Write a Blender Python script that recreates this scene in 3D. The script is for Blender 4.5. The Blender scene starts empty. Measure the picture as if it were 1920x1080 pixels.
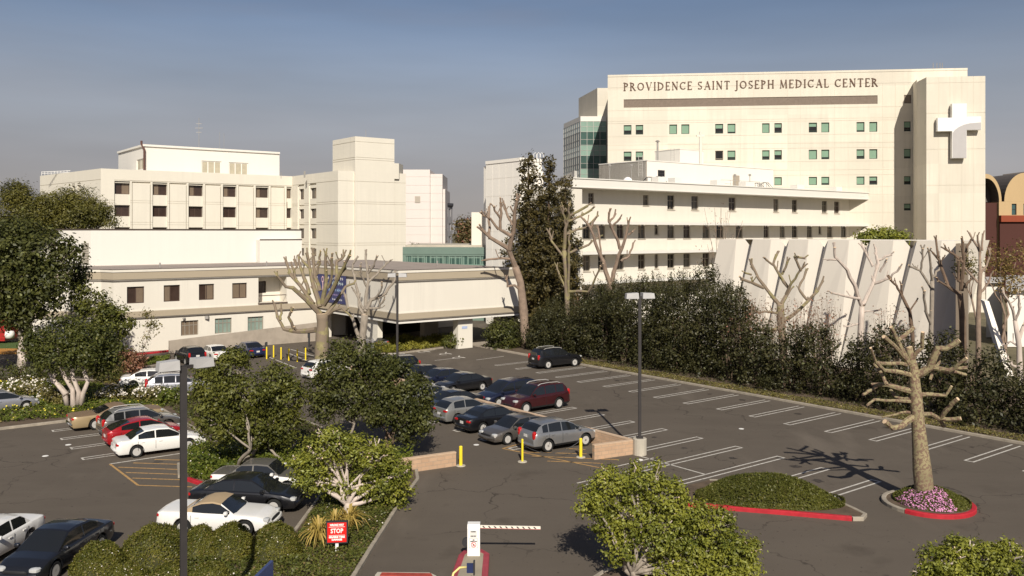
import bpy, bmesh, math, random
import numpy as np
from mathutils import Vector, Matrix
random.seed(7); RNG = np.random.default_rng(7)
SC = bpy.context.scene; COL = SC.collection
F, H, CX, HY = 1640.0, 11.5, 960.0, 436.0
TH = math.radians(37.5); ca, sa = math.cos(TH), math.sin(TH)
SUN_AZ = (0.103, -0.995); SUN_EL = math.radians(36.2)

def XY(px, Y): return Vector(((px-CX)/F*Y, Y))
def G(px, py, z=0.0):
    Y = F*(H-z)/(py-HY); return Vector(((px-CX)/F*Y, Y, z))
def ZP(py, Y): return H-(py-HY)/F*Y
def PT(px, py, Y): return Vector(((px-CX)/F*Y, Y, ZP(py, Y)))
def ST(s, t): return Vector((s*ca+t*sa, s*sa-t*ca))
def toST(p): return (p[0]*ca+p[1]*sa, p[0]*sa-p[1]*ca)
def Sx(px, t):
    k = (px-CX)/F; return -t*(sa+k*ca)/(ca-k*sa)
def Tx(px, s):
    k = (px-CX)/F; return s*(k*sa-ca)/(sa+k*ca)
def V3(p, z): return Vector((p[0], p[1], z))

# ---------------------------------------------------------------- materials
MATS = {}
def srgb(r, g, b):
    f = lambda c: (c/255/12.92) if c/255 <= .04045 else ((c/255+.055)/1.055)**2.4
    return (f(r), f(g), f(b))
def new_mat(name):
    m = bpy.data.materials.new(name); m.use_nodes = True
    nt = m.node_tree; return m, nt, nt.nodes['Principled BSDF']
def N(nt, t, **kw):
    n = nt.nodes.new(t)
    for k, v in kw.items():
        if k in n.inputs: n.inputs[k].default_value = v
        else: setattr(n, k, v)
    return n
def mix_col(nt, fac, a, b, blend='MIX'):
    m = nt.nodes.new('ShaderNodeMix'); m.data_type = 'RGBA'; m.blend_type = blend
    for sock, v in ((m.inputs[0], fac), (m.inputs[6], a), (m.inputs[7], b)):
        if hasattr(v, 'is_output'): nt.links.new(v, sock)
        elif isinstance(v, (int, float)): sock.default_value = v
        else: sock.default_value = (*v, 1)
    return m.outputs[2]
def mat(name, col, rough=.8, metal=0., spec=.4, var=.12, scale=1.5, stretch=(1, 1, 1), bump=0., bscale=30., coat=0., spots=None):
    if name in MATS: return MATS[name]
    m, nt, p = new_mat(name)
    p.inputs['Roughness'].default_value = rough; p.inputs['Metallic'].default_value = metal
    p.inputs['Specular IOR Level'].default_value = spec
    p.inputs['Coat Weight'].default_value = coat; p.inputs['Coat Roughness'].default_value = .06
    p.inputs['Base Color'].default_value = (*col, 1)
    if var > 0 or bump > 0:
        tc = N(nt, 'ShaderNodeTexCoord'); mp = N(nt, 'ShaderNodeMapping'); mp.inputs['Scale'].default_value = stretch
        nt.links.new(tc.outputs['Object'], mp.inputs[0])
    if var > 0:
        n1 = N(nt, 'ShaderNodeTexNoise', Scale=scale, Detail=6., Roughness=.6)
        nt.links.new(mp.outputs[0], n1.inputs['Vector'])
        r = N(nt, 'ShaderNodeMapRange'); r.inputs[1].default_value = .3; r.inputs[2].default_value = .7
        nt.links.new(n1.outputs[0], r.inputs[0])
        lo = tuple(max(0, c*(1-var)) for c in col); hi = tuple(min(1, c*(1+var*.7)) for c in col)
        c = mix_col(nt, r.outputs[0], lo, hi)
        if spots:
            n2 = N(nt, 'ShaderNodeTexNoise', Scale=spots[1], Detail=2.); nt.links.new(mp.outputs[0], n2.inputs['Vector'])
            r2 = N(nt, 'ShaderNodeMapRange'); r2.inputs[1].default_value = spots[2]; r2.inputs[2].default_value = spots[2]+.06
            nt.links.new(n2.outputs[0], r2.inputs[0])
            c = mix_col(nt, r2.outputs[0], c, spots[0])
        nt.links.new(c, p.inputs['Base Color'])
    if bump > 0:
        n3 = N(nt, 'ShaderNodeTexNoise', Scale=bscale, Detail=4.); nt.links.new(mp.outputs[0], n3.inputs['Vector'])
        b = N(nt, 'ShaderNodeBump', Strength=bump, Distance=.02); nt.links.new(n3.outputs[0], b.inputs['Height'])
        nt.links.new(b.outputs[0], p.inputs['Normal'])
    MATS[name] = m; return m

def wall_mat(name, col, streak=.10, panel=None):
    """painted stucco / concrete: vertical rain streaks and broad blotches"""
    if name in MATS: return MATS[name]
    m, nt, p = new_mat(name); p.inputs['Roughness'].default_value = .85; p.inputs['Specular IOR Level'].default_value = .2
    tc = N(nt, 'ShaderNodeTexCoord')
    mp = N(nt, 'ShaderNodeMapping'); mp.inputs['Scale'].default_value = (1.2, 1.2, .06); nt.links.new(tc.outputs['Object'], mp.inputs[0])
    n1 = N(nt, 'ShaderNodeTexNoise', Scale=1.3, Detail=7., Roughness=.65); nt.links.new(mp.outputs[0], n1.inputs['Vector'])
    r = N(nt, 'ShaderNodeMapRange'); r.inputs[1].default_value = .42; r.inputs[2].default_value = .75; nt.links.new(n1.outputs[0], r.inputs[0])
    n2 = N(nt, 'ShaderNodeTexNoise', Scale=.22, Detail=5., Roughness=.6); nt.links.new(tc.outputs['Object'], n2.inputs['Vector'])
    c1 = mix_col(nt, r.outputs[0], col, tuple(c*(1-streak*1.3) for c in col))
    r2 = N(nt, 'ShaderNodeMapRange'); r2.inputs[1].default_value = .35; r2.inputs[2].default_value = .7; nt.links.new(n2.outputs[0], r2.inputs[0])
    c2 = mix_col(nt, r2.outputs[0], tuple(c*(1-streak*.7) for c in col), c1)
    # rain streaks that start below ledges: narrow, dark, patchy
    mp2 = N(nt, 'ShaderNodeMapping'); mp2.inputs['Scale'].default_value = (5., 5., .12); nt.links.new(tc.outputs['Object'], mp2.inputs[0])
    n5 = N(nt, 'ShaderNodeTexNoise', Scale=1., Detail=4.); nt.links.new(mp2.outputs[0], n5.inputs['Vector']); r5 = N(nt, 'ShaderNodeMapRange'); r5.inputs[1].default_value = .60; r5.inputs[2].default_value = .78; nt.links.new(n5.outputs[0], r5.inputs[0])
    m5 = N(nt, 'ShaderNodeMath', operation='MULTIPLY'); nt.links.new(r5.outputs[0], m5.inputs[0]); nt.links.new(r2.outputs[0], m5.inputs[1]); c2 = mix_col(nt, m5.outputs[0], c2, tuple(c*(1-streak*1.6) for c in col))
    if panel:
        sn = N(nt, 'ShaderNodeVectorMath', operation='SNAP'); nt.links.new(tc.outputs['Object'], sn.inputs[0]); sn.inputs[1].default_value = panel
        wn = N(nt, 'ShaderNodeTexWhiteNoise'); nt.links.new(sn.outputs[0], wn.inputs[0]); r6 = N(nt, 'ShaderNodeMapRange'); r6.inputs[3].default_value = .93; r6.inputs[4].default_value = 1.03; nt.links.new(wn.outputs[0], r6.inputs[0])
        sc_ = N(nt, 'ShaderNodeVectorMath', operation='SCALE'); nt.links.new(c2, sc_.inputs[0]); nt.links.new(r6.outputs[0], sc_.inputs['Scale']); c2 = sc_.outputs[0]
    nt.links.new(c2, p.inputs['Base Color'])
    n3 = N(nt, 'ShaderNodeTexNoise', Scale=9., Detail=4.); nt.links.new(tc.outputs['Object'], n3.inputs['Vector'])
    b = N(nt, 'ShaderNodeBump', Strength=.12, Distance=.03); nt.links.new(n3.outputs[0], b.inputs['Height']); nt.links.new(b.outputs[0], p.inputs['Normal'])
    MATS[name] = m; return m

def asphalt_mat():
    m, nt, p = new_mat('asphalt'); p.inputs['Roughness'].default_value = .9; p.inputs['Specular IOR Level'].default_value = .25
    tc = N(nt, 'ShaderNodeTexCoord')
    def nz(scale, det=5., st=None, ang=0):
        n = N(nt, 'ShaderNodeTexNoise', Scale=scale, Detail=det, Roughness=.6)
        mp = N(nt, 'ShaderNodeMapping'); mp.inputs['Scale'].default_value = st or (1, 1, 1); mp.inputs['Rotation'].default_value = (0, 0, ang)
        nt.links.new(tc.outputs['Object'], mp.inputs[0]); nt.links.new(mp.outputs[0], n.inputs['Vector']); return n.outputs[0]
    def rng(s, a, b):
        r = N(nt, 'ShaderNodeMapRange'); r.inputs[1].default_value = a; r.inputs[2].default_value = b; nt.links.new(s, r.inputs[0]); return r.outputs[0]
    base = mix_col(nt, rng(nz(.09, 4.), .35, .65), (.086, .070, .055), (.112, .092, .073))
    c = mix_col(nt, rng(nz(.5, 6., (.25, 1, 1), TH+1.57), .45, .8), base, (.122, .101, .080))
    c = mix_col(nt, rng(nz(.35, 3.), .60, .72), c, (.066, .053, .041))
    c = mix_col(nt, rng(nz(22., 2.), .3, .75), c, (.098, .081, .063), 'MIX')
    c = mix_col(nt, rng(nz(4.5, 2.), .68, .73), c, (.052, .042, .034))
    vo = N(nt, 'ShaderNodeTexVoronoi'); vo.feature = 'DISTANCE_TO_EDGE'; vo.inputs['Scale'].default_value = .16
    wv = N(nt, 'ShaderNodeTexNoise', Scale=.8, Detail=4.); nt.links.new(tc.outputs['Object'], wv.inputs['Vector']); wm = N(nt, 'ShaderNodeVectorMath', operation='MULTIPLY_ADD'); nt.links.new(wv.outputs[1], wm.inputs[0]); wm.inputs[1].default_value = (2.2, 2.2, 0); nt.links.new(tc.outputs['Object'], wm.inputs[2]); nt.links.new(wm.outputs[0], vo.inputs['Vector'])
    ck = N(nt, 'ShaderNodeMapRange'); ck.inputs[1].default_value = .002; ck.inputs[2].default_value = .007; ck.inputs[3].default_value = .75; ck.inputs[4].default_value = 0.; nt.links.new(vo.outputs[0], ck.inputs[0])
    cm = N(nt, 'ShaderNodeMath', operation='MULTIPLY'); nt.links.new(ck.outputs[0], cm.inputs[0]); nt.links.new(rng(nz(.12, 2.), .45, .6), cm.inputs[1]); c = mix_col(nt, cm.outputs[0], c, (.035, .028, .022))
    c = mix_col(nt, rng(nz(.17, 5., (1, .3, 1), 1.1), .56, .66), c, (.128, .106, .084))
    nt.links.new(c, p.inputs['Base Color'])
    b = N(nt, 'ShaderNodeBump', Strength=.25, Distance=.02); nt.links.new(nz(60., 3.), b.inputs['Height']); nt.links.new(b.outputs[0], p.inputs['Normal'])
    MATS['asphalt'] = m; return m

def leaf_mat(name, dark, light, third=None, tscale=.9, trans=.25):
    if name in MATS: return MATS[name]
    dark, light = ((c[0]*1.14, c[1]*.95, c[2]*.9) for c in (dark, light))
    m, nt, p = new_mat(name); p.inputs['Roughness'].default_value = .5; p.inputs['Specular IOR Level'].default_value = .3
    geo = N(nt, 'ShaderNodeNewGeometry'); tc = N(nt, 'ShaderNodeTexCoord')
    n1 = N(nt, 'ShaderNodeTexNoise', Scale=tscale, Detail=3.); nt.links.new(tc.outputs['Object'], n1.inputs['Vector'])
    r = N(nt, 'ShaderNodeMapRange'); r.inputs[1].default_value = .35; r.inputs[2].default_value = .68; nt.links.new(n1.outputs[0], r.inputs[0])
    ad = N(nt, 'ShaderNodeMath', operation='MULTIPLY_ADD'); ad.inputs[1].default_value = .55
    nt.links.new(geo.outputs['Random Per Island'], ad.inputs[0])
    ml = N(nt, 'ShaderNodeMath', operation='MULTIPLY'); ml.inputs[1].default_value = .5; nt.links.new(r.outputs[0], ml.inputs[0]); nt.links.new(ml.outputs[0], ad.inputs[2])
    c = mix_col(nt, ad.outputs[0], dark, light)
    if third:
        g = N(nt, 'ShaderNodeMath', operation='GREATER_THAN'); g.inputs[1].default_value = 1-third[1]
        nt.links.new(geo.outputs['Random Per Island'], g.inputs[0]); c = mix_col(nt, g.outputs[0], c, third[0])
    nt.links.new(c, p.inputs['Base Color'])
    if trans > 0:
        t = N(nt, 'ShaderNodeBsdfTranslucent'); nt.links.new(c, t.inputs[0])
        ms = N(nt, 'ShaderNodeMixShader'); ms.inputs[0].default_value = trans
        nt.links.new(p.outputs[0], ms.inputs[1]); nt.links.new(t.outputs[0], ms.inputs[2])
        nt.links.new(ms.outputs[0], nt.nodes['Material Output'].inputs[0])
    MATS[name] = m; return m

def block_mat(name, c1, c2, cm, bw, bh):
    m, nt, p = new_mat(name); p.inputs['Roughness'].default_value = .9
    uv = N(nt, 'ShaderNodeUVMap'); br = N(nt, 'ShaderNodeTexBrick', Scale=1.)
    br.inputs['Color1'].default_value = (*c1, 1); br.inputs['Color2'].default_value = (*c2, 1); br.inputs['Mortar'].default_value = (*cm, 1)
    br.inputs['Mortar Size'].default_value = .012; br.inputs['Brick Width'].default_value = bw; br.inputs['Row Height'].default_value = bh
    nt.links.new(uv.outputs[0], br.inputs['Vector'])
    tc = N(nt, 'ShaderNodeTexCoord'); n = N(nt, 'ShaderNodeTexNoise', Scale=3., Detail=5.); nt.links.new(tc.outputs['Object'], n.inputs['Vector'])
    r = N(nt, 'ShaderNodeMapRange'); r.inputs[3].default_value = .78; r.inputs[4].default_value = 1.1; nt.links.new(n.outputs[0], r.inputs[0])
    mu = N(nt, 'ShaderNodeVectorMath', operation='SCALE'); nt.links.new(br.outputs[0], mu.inputs[0]); nt.links.new(r.outputs[0], mu.inputs['Scale'])
    nt.links.new(mu.outputs[0], p.inputs['Base Color'])
    b = N(nt, 'ShaderNodeBump', Strength=.5, Distance=.01); nt.links.new(br.outputs['Fac'], b.inputs['Height']); b.invert = True; nt.links.new(b.outputs[0], p.inputs['Normal'])
    MATS[name] = m; return m

# ---------------------------------------------------------------- objects
ORG = {}
def tag(o, label=None, cat=None, group=None, kind=None):
    if label: o['label'] = label
    if cat: o['category'] = cat
    if group: o['group'] = group
    if kind: o['kind'] = kind
    return o
def empty(name, loc, label, cat, group=None, rz=0.):
    o = bpy.data.objects.new(name, None); COL.objects.link(o); o.location = loc; o.rotation_euler = (0, 0, rz)
    o.empty_display_size = .3; ORG[o.name] = Vector(loc); return tag(o, label, cat, group)
class MB:
    def __init__(s): s.v = []; s.f = []; s.m = []; s.uv = {}
    def add(s, vs, fs, mi=0):
        b = len(s.v); s.v += [tuple(v) for v in vs]
        for f in fs: s.f.append(tuple(b+i for i in f)); s.m.append(mi)
    def quad(s, a, b, c, d, mi=0): s.add([a, b, c, d], [(0, 1, 2, 3)], mi)
    def prism(s, fp, z0, z1, mi=0, top=None):
        n = len(fp); z1s = z1 if isinstance(z1, (list, tuple)) else [z1]*n
        s.add([V3(p, z0) for p in fp]+[V3(p, z) for p, z in zip(fp, z1s)],
              [(i, (i+1) % n, n+(i+1) % n, n+i) for i in range(n)]+[tuple(range(n))[::-1]], mi)
        s.add([V3(p, z) for p, z in zip(fp, z1s)], [tuple(range(n))], mi if top is None else top)
    def box(s, c, size, rz=0., mi=0, M=None):
        c = Vector(c); R = Matrix.Rotation(rz, 3, 'Z') if M is None else M; x, y, z = (q/2 for q in size)
        vs = [c+R@Vector((i*x, j*y, k*z)) for k in (-1, 1) for j in (-1, 1) for i in (-1, 1)]
        s.add(vs, [(0, 2, 3, 1), (4, 5, 7, 6), (0, 1, 5, 4), (2, 6, 7, 3), (0, 4, 6, 2), (1, 3, 7, 5)], mi)
    def tube(s, pts, rad, n=8, mi=0, cap=None, cap0=None):
        pts = [Vector(p) for p in pts]
        if not isinstance(rad, (list, tuple)): rad = [rad]*len(pts)
        b = len(s.v); u = None
        for i, p in enumerate(pts):
            d = (pts[min(i+1, len(pts)-1)]-pts[max(i-1, 0)])
            if d.length < 1e-9: d = Vector((0, 0, 1))
            d.normalize()
            if u is None: u = d.orthogonal().normalized()
            u = (u-d*u.dot(d)); u = u.normalized() if u.length > 1e-6 else d.orthogonal().normalized()
            w = d.cross(u)
            for k in range(n):
                a = 2*math.pi*k/n; s.v.append(tuple(p+(u*math.cos(a)+w*math.sin(a))*rad[i]))
        for i in range(len(pts)-1):
            for k in range(n):
                a = b+i*n+k; c = b+i*n+(k+1) % n; s.f.append((a, c, c+n, a+n)); s.m.append(mi)
        e = b+(len(pts)-1)*n
        s.f.append(tuple(range(e, e+n))); s.m.append(mi if cap is None else cap)
        s.f.append(tuple(range(b, b+n))[::-1]); s.m.append(mi if cap0 is None else cap0)
    def lathe(s, c, prof, n=16, mi=0, axis='Z'):
        b = len(s.v); c = Vector(c)
        for r, z in prof:
            for k in range(n):
                a = 2*math.pi*k/n
                q = Vector((r*math.cos(a), r*math.sin(a), z)) if axis == 'Z' else Vector((r*math.cos(a), z, r*math.sin(a)))
                s.v.append(tuple(c+q))
        for i in range(len(prof)-1):
            for k in range(n):
                a = b+i*n+k; d = b+i*n+(k+1) % n; s.f.append((a, d, d+n, a+n)); s.m.append(mi)
        for i in (0, len(prof)-1):
            if prof[i][0] > 1e-4: s.f.append(tuple(range(b+i*n, b+i*n+n))); s.m.append(mi)
    def mesh(s, name, mats, org=None, smooth=False, uvf=None, recalc=False):
        me = bpy.data.meshes.new(name)
        vs = s.v if org is None else [(v[0]-org[0], v[1]-org[1], v[2]-org[2]) for v in s.v]
        me.from_pydata(vs, [], s.f)
        for m in mats: me.materials.append(m)
        if len(mats) > 1: me.polygons.foreach_set('material_index', s.m)
        if uvf:
            uv = me.uv_layers.new(name='UVMap')
            for lp in me.loops: uv.data[lp.index].uv = uvf(s.v[lp.vertex_index])
        if recalc:
            bm = bmesh.new(); bm.from_mesh(me); bmesh.ops.recalc_face_normals(bm, faces=bm.faces); bm.to_mesh(me); bm.free()
        if smooth: me.polygons.foreach_set('use_smooth', [True]*len(me.polygons))
        me.update(); return me
    def build(s, name, mats, parent=None, label=None, **kw):
        if not isinstance(mats, (list, tuple)): mats = [mats]
        org = None; root = parent
        if parent is not None:
            while root.parent is not None: root = root.parent
            org = ORG.get(root.name, Vector((0, 0, 0)))
        else:
            a = np.array(s.v); org = Vector((float(a[:, 0].mean()), float(a[:, 1].mean()), float(a[:, 2].min())))
        me = s.mesh(name, mats, org, **kw)
        o = bpy.data.objects.new(name, me); COL.objects.link(o)
        if parent is not None: o.parent = parent
        else: o.location = org; ORG[o.name] = org
        if label: o['label'] = label
        return o

def obj_np(name, verts, nper, mats, parent=None, midx=None, kindtag=None):
    """many small polygons, nper verts each"""
    nv = len(verts); nf = nv//nper
    if parent is not None:
        root = parent
        while root.parent is not None: root = root.parent
        org = np.array(ORG.get(root.name, (0, 0, 0)))
    else: org = np.array([verts[:, 0].mean(), verts[:, 1].mean(), verts[:, 2].min()])
    me = bpy.data.meshes.new(name); me.vertices.add(nv); me.vertices.foreach_set('co', (verts-org).astype(np.float32).ravel())
    me.loops.add(nv); me.loops.foreach_set('vertex_index', np.arange(nv, dtype=np.int32))
    me.polygons.add(nf); me.polygons.foreach_set('loop_start', np.arange(0, nv, nper, dtype=np.int32)); me.polygons.foreach_set('loop_total', np.full(nf, nper, dtype=np.int32))
    for m in (mats if isinstance(mats, (list, tuple)) else [mats]): me.materials.append(m)
    if midx is not None: me.polygons.foreach_set('material_index', midx.astype(np.int32))
    me.update(calc_edges=True)
    o = bpy.data.objects.new(name, me); COL.objects.link(o)
    if parent is not None: o.parent = parent
    else: o.location = org; ORG[o.name] = Vector(org)
    return o

# ---------------------------------------------------------------- facade height field
class Fac:
    def __init__(s, P0, P1, z0, z1):
        s.P0 = Vector(P0[:2]); s.P1 = Vector(P1[:2]); s.L = (s.P1-s.P0).length; s.d = (s.P1-s.P0)/s.L
        n = Vector((s.d.y, -s.d.x)); s.n = n if n.dot(-s.P0) > 0 else -n
        s.z0, s.z1 = z0, z1; s.r = []
    def x(s, px):
        k = (px-CX)/F; return -(s.P0.x-k*s.P0.y)/(s.d.x-k*s.d.y)
    def Y(s, px): return s.P0.y+s.d.y*s.x(px)
    def z(s, px, py): return ZP(py, s.Y(px))
    def p(s, x, z, dep=0.): q = s.P0+s.d*x-s.n*dep; return Vector((q.x, q.y, z))
    def rec(s, x0, x1, z0, z1, dep, mi=0): s.r.append((max(0, min(x0, x1)), min(s.L, max(x0, x1)), max(s.z0, min(z0, z1)), min(s.z1, max(z0, z1)), dep, mi))
    def groove(s, z, w=.08, dep=.06, mi=0, x0=0, x1=None): s.rec(x0, s.L if x1 is None else x1, z-w/2, z+w/2, dep, mi)
    def vgroove(s, x, w=.08, dep=.06, z0=None, z1=None): s.rec(x-w/2, x+w/2, s.z0 if z0 is None else z0, s.z1 if z1 is None else z1, dep)
    def emit(s, mb):
        q = lambda v: round(v, 4)
        xs = sorted({0., q(s.L)} | {q(a) for r in s.r for a in r[:2]}); zs = sorted({q(s.z0), q(s.z1)} | {q(a) for r in s.r for a in r[2:4]})
        D = [[0.]*(len(zs)-1) for _ in range(len(xs)-1)]; Mx = [[0]*(len(zs)-1) for _ in range(len(xs)-1)]
        for (x0, x1, z0, z1, d, mi) in s.r:
            for i in range(len(xs)-1):
                if xs[i] >= q(x0)-1e-6 and xs[i+1] <= q(x1)+1e-6:
                    for j in range(len(zs)-1):
                        if zs[j] >= q(z0)-1e-6 and zs[j+1] <= q(z1)+1e-6: D[i][j] = d; Mx[i][j] = mi
        nx, nz = len(xs)-1, len(zs)-1
        for i in range(nx):
            for j in range(nz):
                d = D[i][j]; mb.quad(s.p(xs[i], zs[j], d), s.p(xs[i+1], zs[j], d), s.p(xs[i+1], zs[j+1], d), s.p(xs[i], zs[j+1], d), Mx[i][j])
        for i in range(nx+1):
            for j in range(nz):
                a = D[i-1][j] if i > 0 else 0.; b = D[i][j] if i < nx else 0.
                if abs(a-b) > 1e-5: mb.quad(s.p(xs[i], zs[j], a), s.p(xs[i], zs[j], b), s.p(xs[i], zs[j+1], b), s.p(xs[i], zs[j+1], a), 0)
        for i in range(nx):
            for j in range(nz+1):
                a = D[i][j-1] if j > 0 else 0.; b = D[i][j] if j < nz else 0.
                if abs(a-b) > 1e-5: mb.quad(s.p(xs[i], zs[j], a), s.p(xs[i+1], zs[j], a), s.p(xs[i+1], zs[j], b), s.p(xs[i], zs[j], b), 0)

def fbox(mb, fc, x0, x1, z0, z1, d0, d1, mi=0):
    """box on a facade from depth d0 (outer) to d1 (inner)"""
    vs = [fc.p(x, z, d) for d in (d0, d1) for (x, z) in ((x0, z0), (x1, z0), (x1, z1), (x0, z1))]
    mb.add(vs, [(0, 1, 2, 3), (7, 6, 5, 4), (0, 4, 5, 1), (1, 5, 6, 2), (2, 6, 7, 3), (3, 7, 4, 0)], mi)
def window(parent, fc, x0, x1, z0, z1, dep, fm, pm, fw=.06, mull=(), trans=(), blind=None, bm=None, half=None, name='window', sill=None):
    """a window in a recess of depth dep: frame mesh > pane (+ blind)"""
    x0, x1 = min(x0, x1), max(x0, x1); z0, z1 = min(z0, z1), max(z0, z1); e = .003
    fo = dep-.06; f = MB()
    fbox(f, fc, x0+e, x1-e, z0+e, z0+fw, fo, dep-e); fbox(f, fc, x0+e, x1-e, z1-fw, z1-e, fo, dep-e)
    fbox(f, fc, x0+e, x0+fw, z0+fw, z1-fw, fo, dep-e); fbox(f, fc, x1-fw, x1-e, z0+fw, z1-fw, fo, dep-e)
    for u in mull: xm = x0+(x1-x0)*u; fbox(f, fc, xm-fw/2, xm+fw/2, z0+fw, z1-fw, fo+.004, dep-e)
    for u in trans: zm = z0+(z1-z0)*u; fbox(f, fc, x0+fw, x1-fw, zm-fw/2, zm+fw/2, fo+.007, dep-e)
    o = f.build(name, fm, parent)
    g = MB(); dd = dep-.02; g.quad(fc.p(x0+fw, z0+fw, dd), fc.p(x1-fw, z0+fw, dd), fc.p(x1-fw, z1-fw, dd), fc.p(x0+fw, z1-fw, dd)); g.build('pane', pm, o)
    if blind:
        bx0, bx1, bz0, bz1 = blind; b = MB(); dd = dep-.035
        xa = x0+fw+(x1-x0-2*fw)*bx0; xb = x0+fw+(x1-x0-2*fw)*bx1; za = z0+fw+(z1-z0-2*fw)*bz0; zb = z0+fw+(z1-z0-2*fw)*bz1
        b.quad(fc.p(xa, za, dd), fc.p(xb, za, dd), fc.p(xb, zb, dd), fc.p(xa, zb, dd)); b.build('blind', bm, o)
    if sill:
        b = MB(); fbox(b, fc, x0-.08, x1+.08, z0-.10, z0-.003, -.08, -.003); b.build('sill', sill, o)
    return o
def strip(mb, pts, z0, z1, out, mi=0, closed=False):
    """a band that follows a polyline of 2D points, standing out by `out` towards the camera side"""
    n = len(pts); nr = []
    for i in range(n-1):
        d = (pts[i+1]-pts[i]).normalized(); nn = Vector((d.y, -d.x)); mid = (pts[i]+pts[i+1])/2
        nr.append(nn if nn.dot(-mid) > 0 else -nn)
    off = []
    for i in range(n):
        if i == 0: m = nr[0]
        elif i == n-1: m = nr[-1]
        else: m = nr[i-1]+nr[i]; m = m/max(.3, m.dot(nr[i]))
        off.append(pts[i]+m*out)
    for i in range(n-1):
        a, b, c, d = pts[i], pts[i+1], off[i+1], off[i]; mb.prism([a, b, c, d], z0, z1, mi)

def text_mesh(txt, size, mate, M, parent=None, name='lettering', extrude=.01, spacing=1., offset=0., align='CENTER', width=None):
    cu = bpy.data.curves.new('txt', 'FONT'); cu.body = txt; cu.size = size; cu.extrude = extrude; cu.space_character = spacing
    cu.offset = offset; cu.align_x = align; cu.align_y = 'CENTER'; cu.resolution_u = 2
    t = bpy.data.objects.new('txt', cu); COL.objects.link(t); bpy.context.view_layer.update()
    me = bpy.data.meshes.new_from_object(t.evaluated_get(bpy.context.evaluated_depsgraph_get())); bpy.data.objects.remove(t); bpy.data.curves.remove(cu)
    co = np.zeros(len(me.vertices)*3); me.vertices.foreach_get('co', co); co = co.reshape(-1, 3)
    if width: k = width/(co[:, 0].max()-co[:, 0].min()); me.transform(Matrix.Diagonal((k, 1, 1, 1)))
    me.transform(M)
    root = parent
    if parent is not None:
        while root.parent is not None: root = root.parent
        me.transform(Matrix.Translation(-ORG[root.name]))
    me.name = name; me.materials.clear(); me.materials.append(mate)
    o = bpy.data.objects.new(name, me); COL.objects.link(o)
    if parent is not None: o.parent = parent
    return o
def face_matrix(p, xdir, up=Vector((0, 0, 1))):
    x = Vector((xdir[0], xdir[1], 0)).normalized(); n = x.cross(up)
    M = Matrix((x, up, n)).transposed().to_4x4(); M.translation = p; return M
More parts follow.
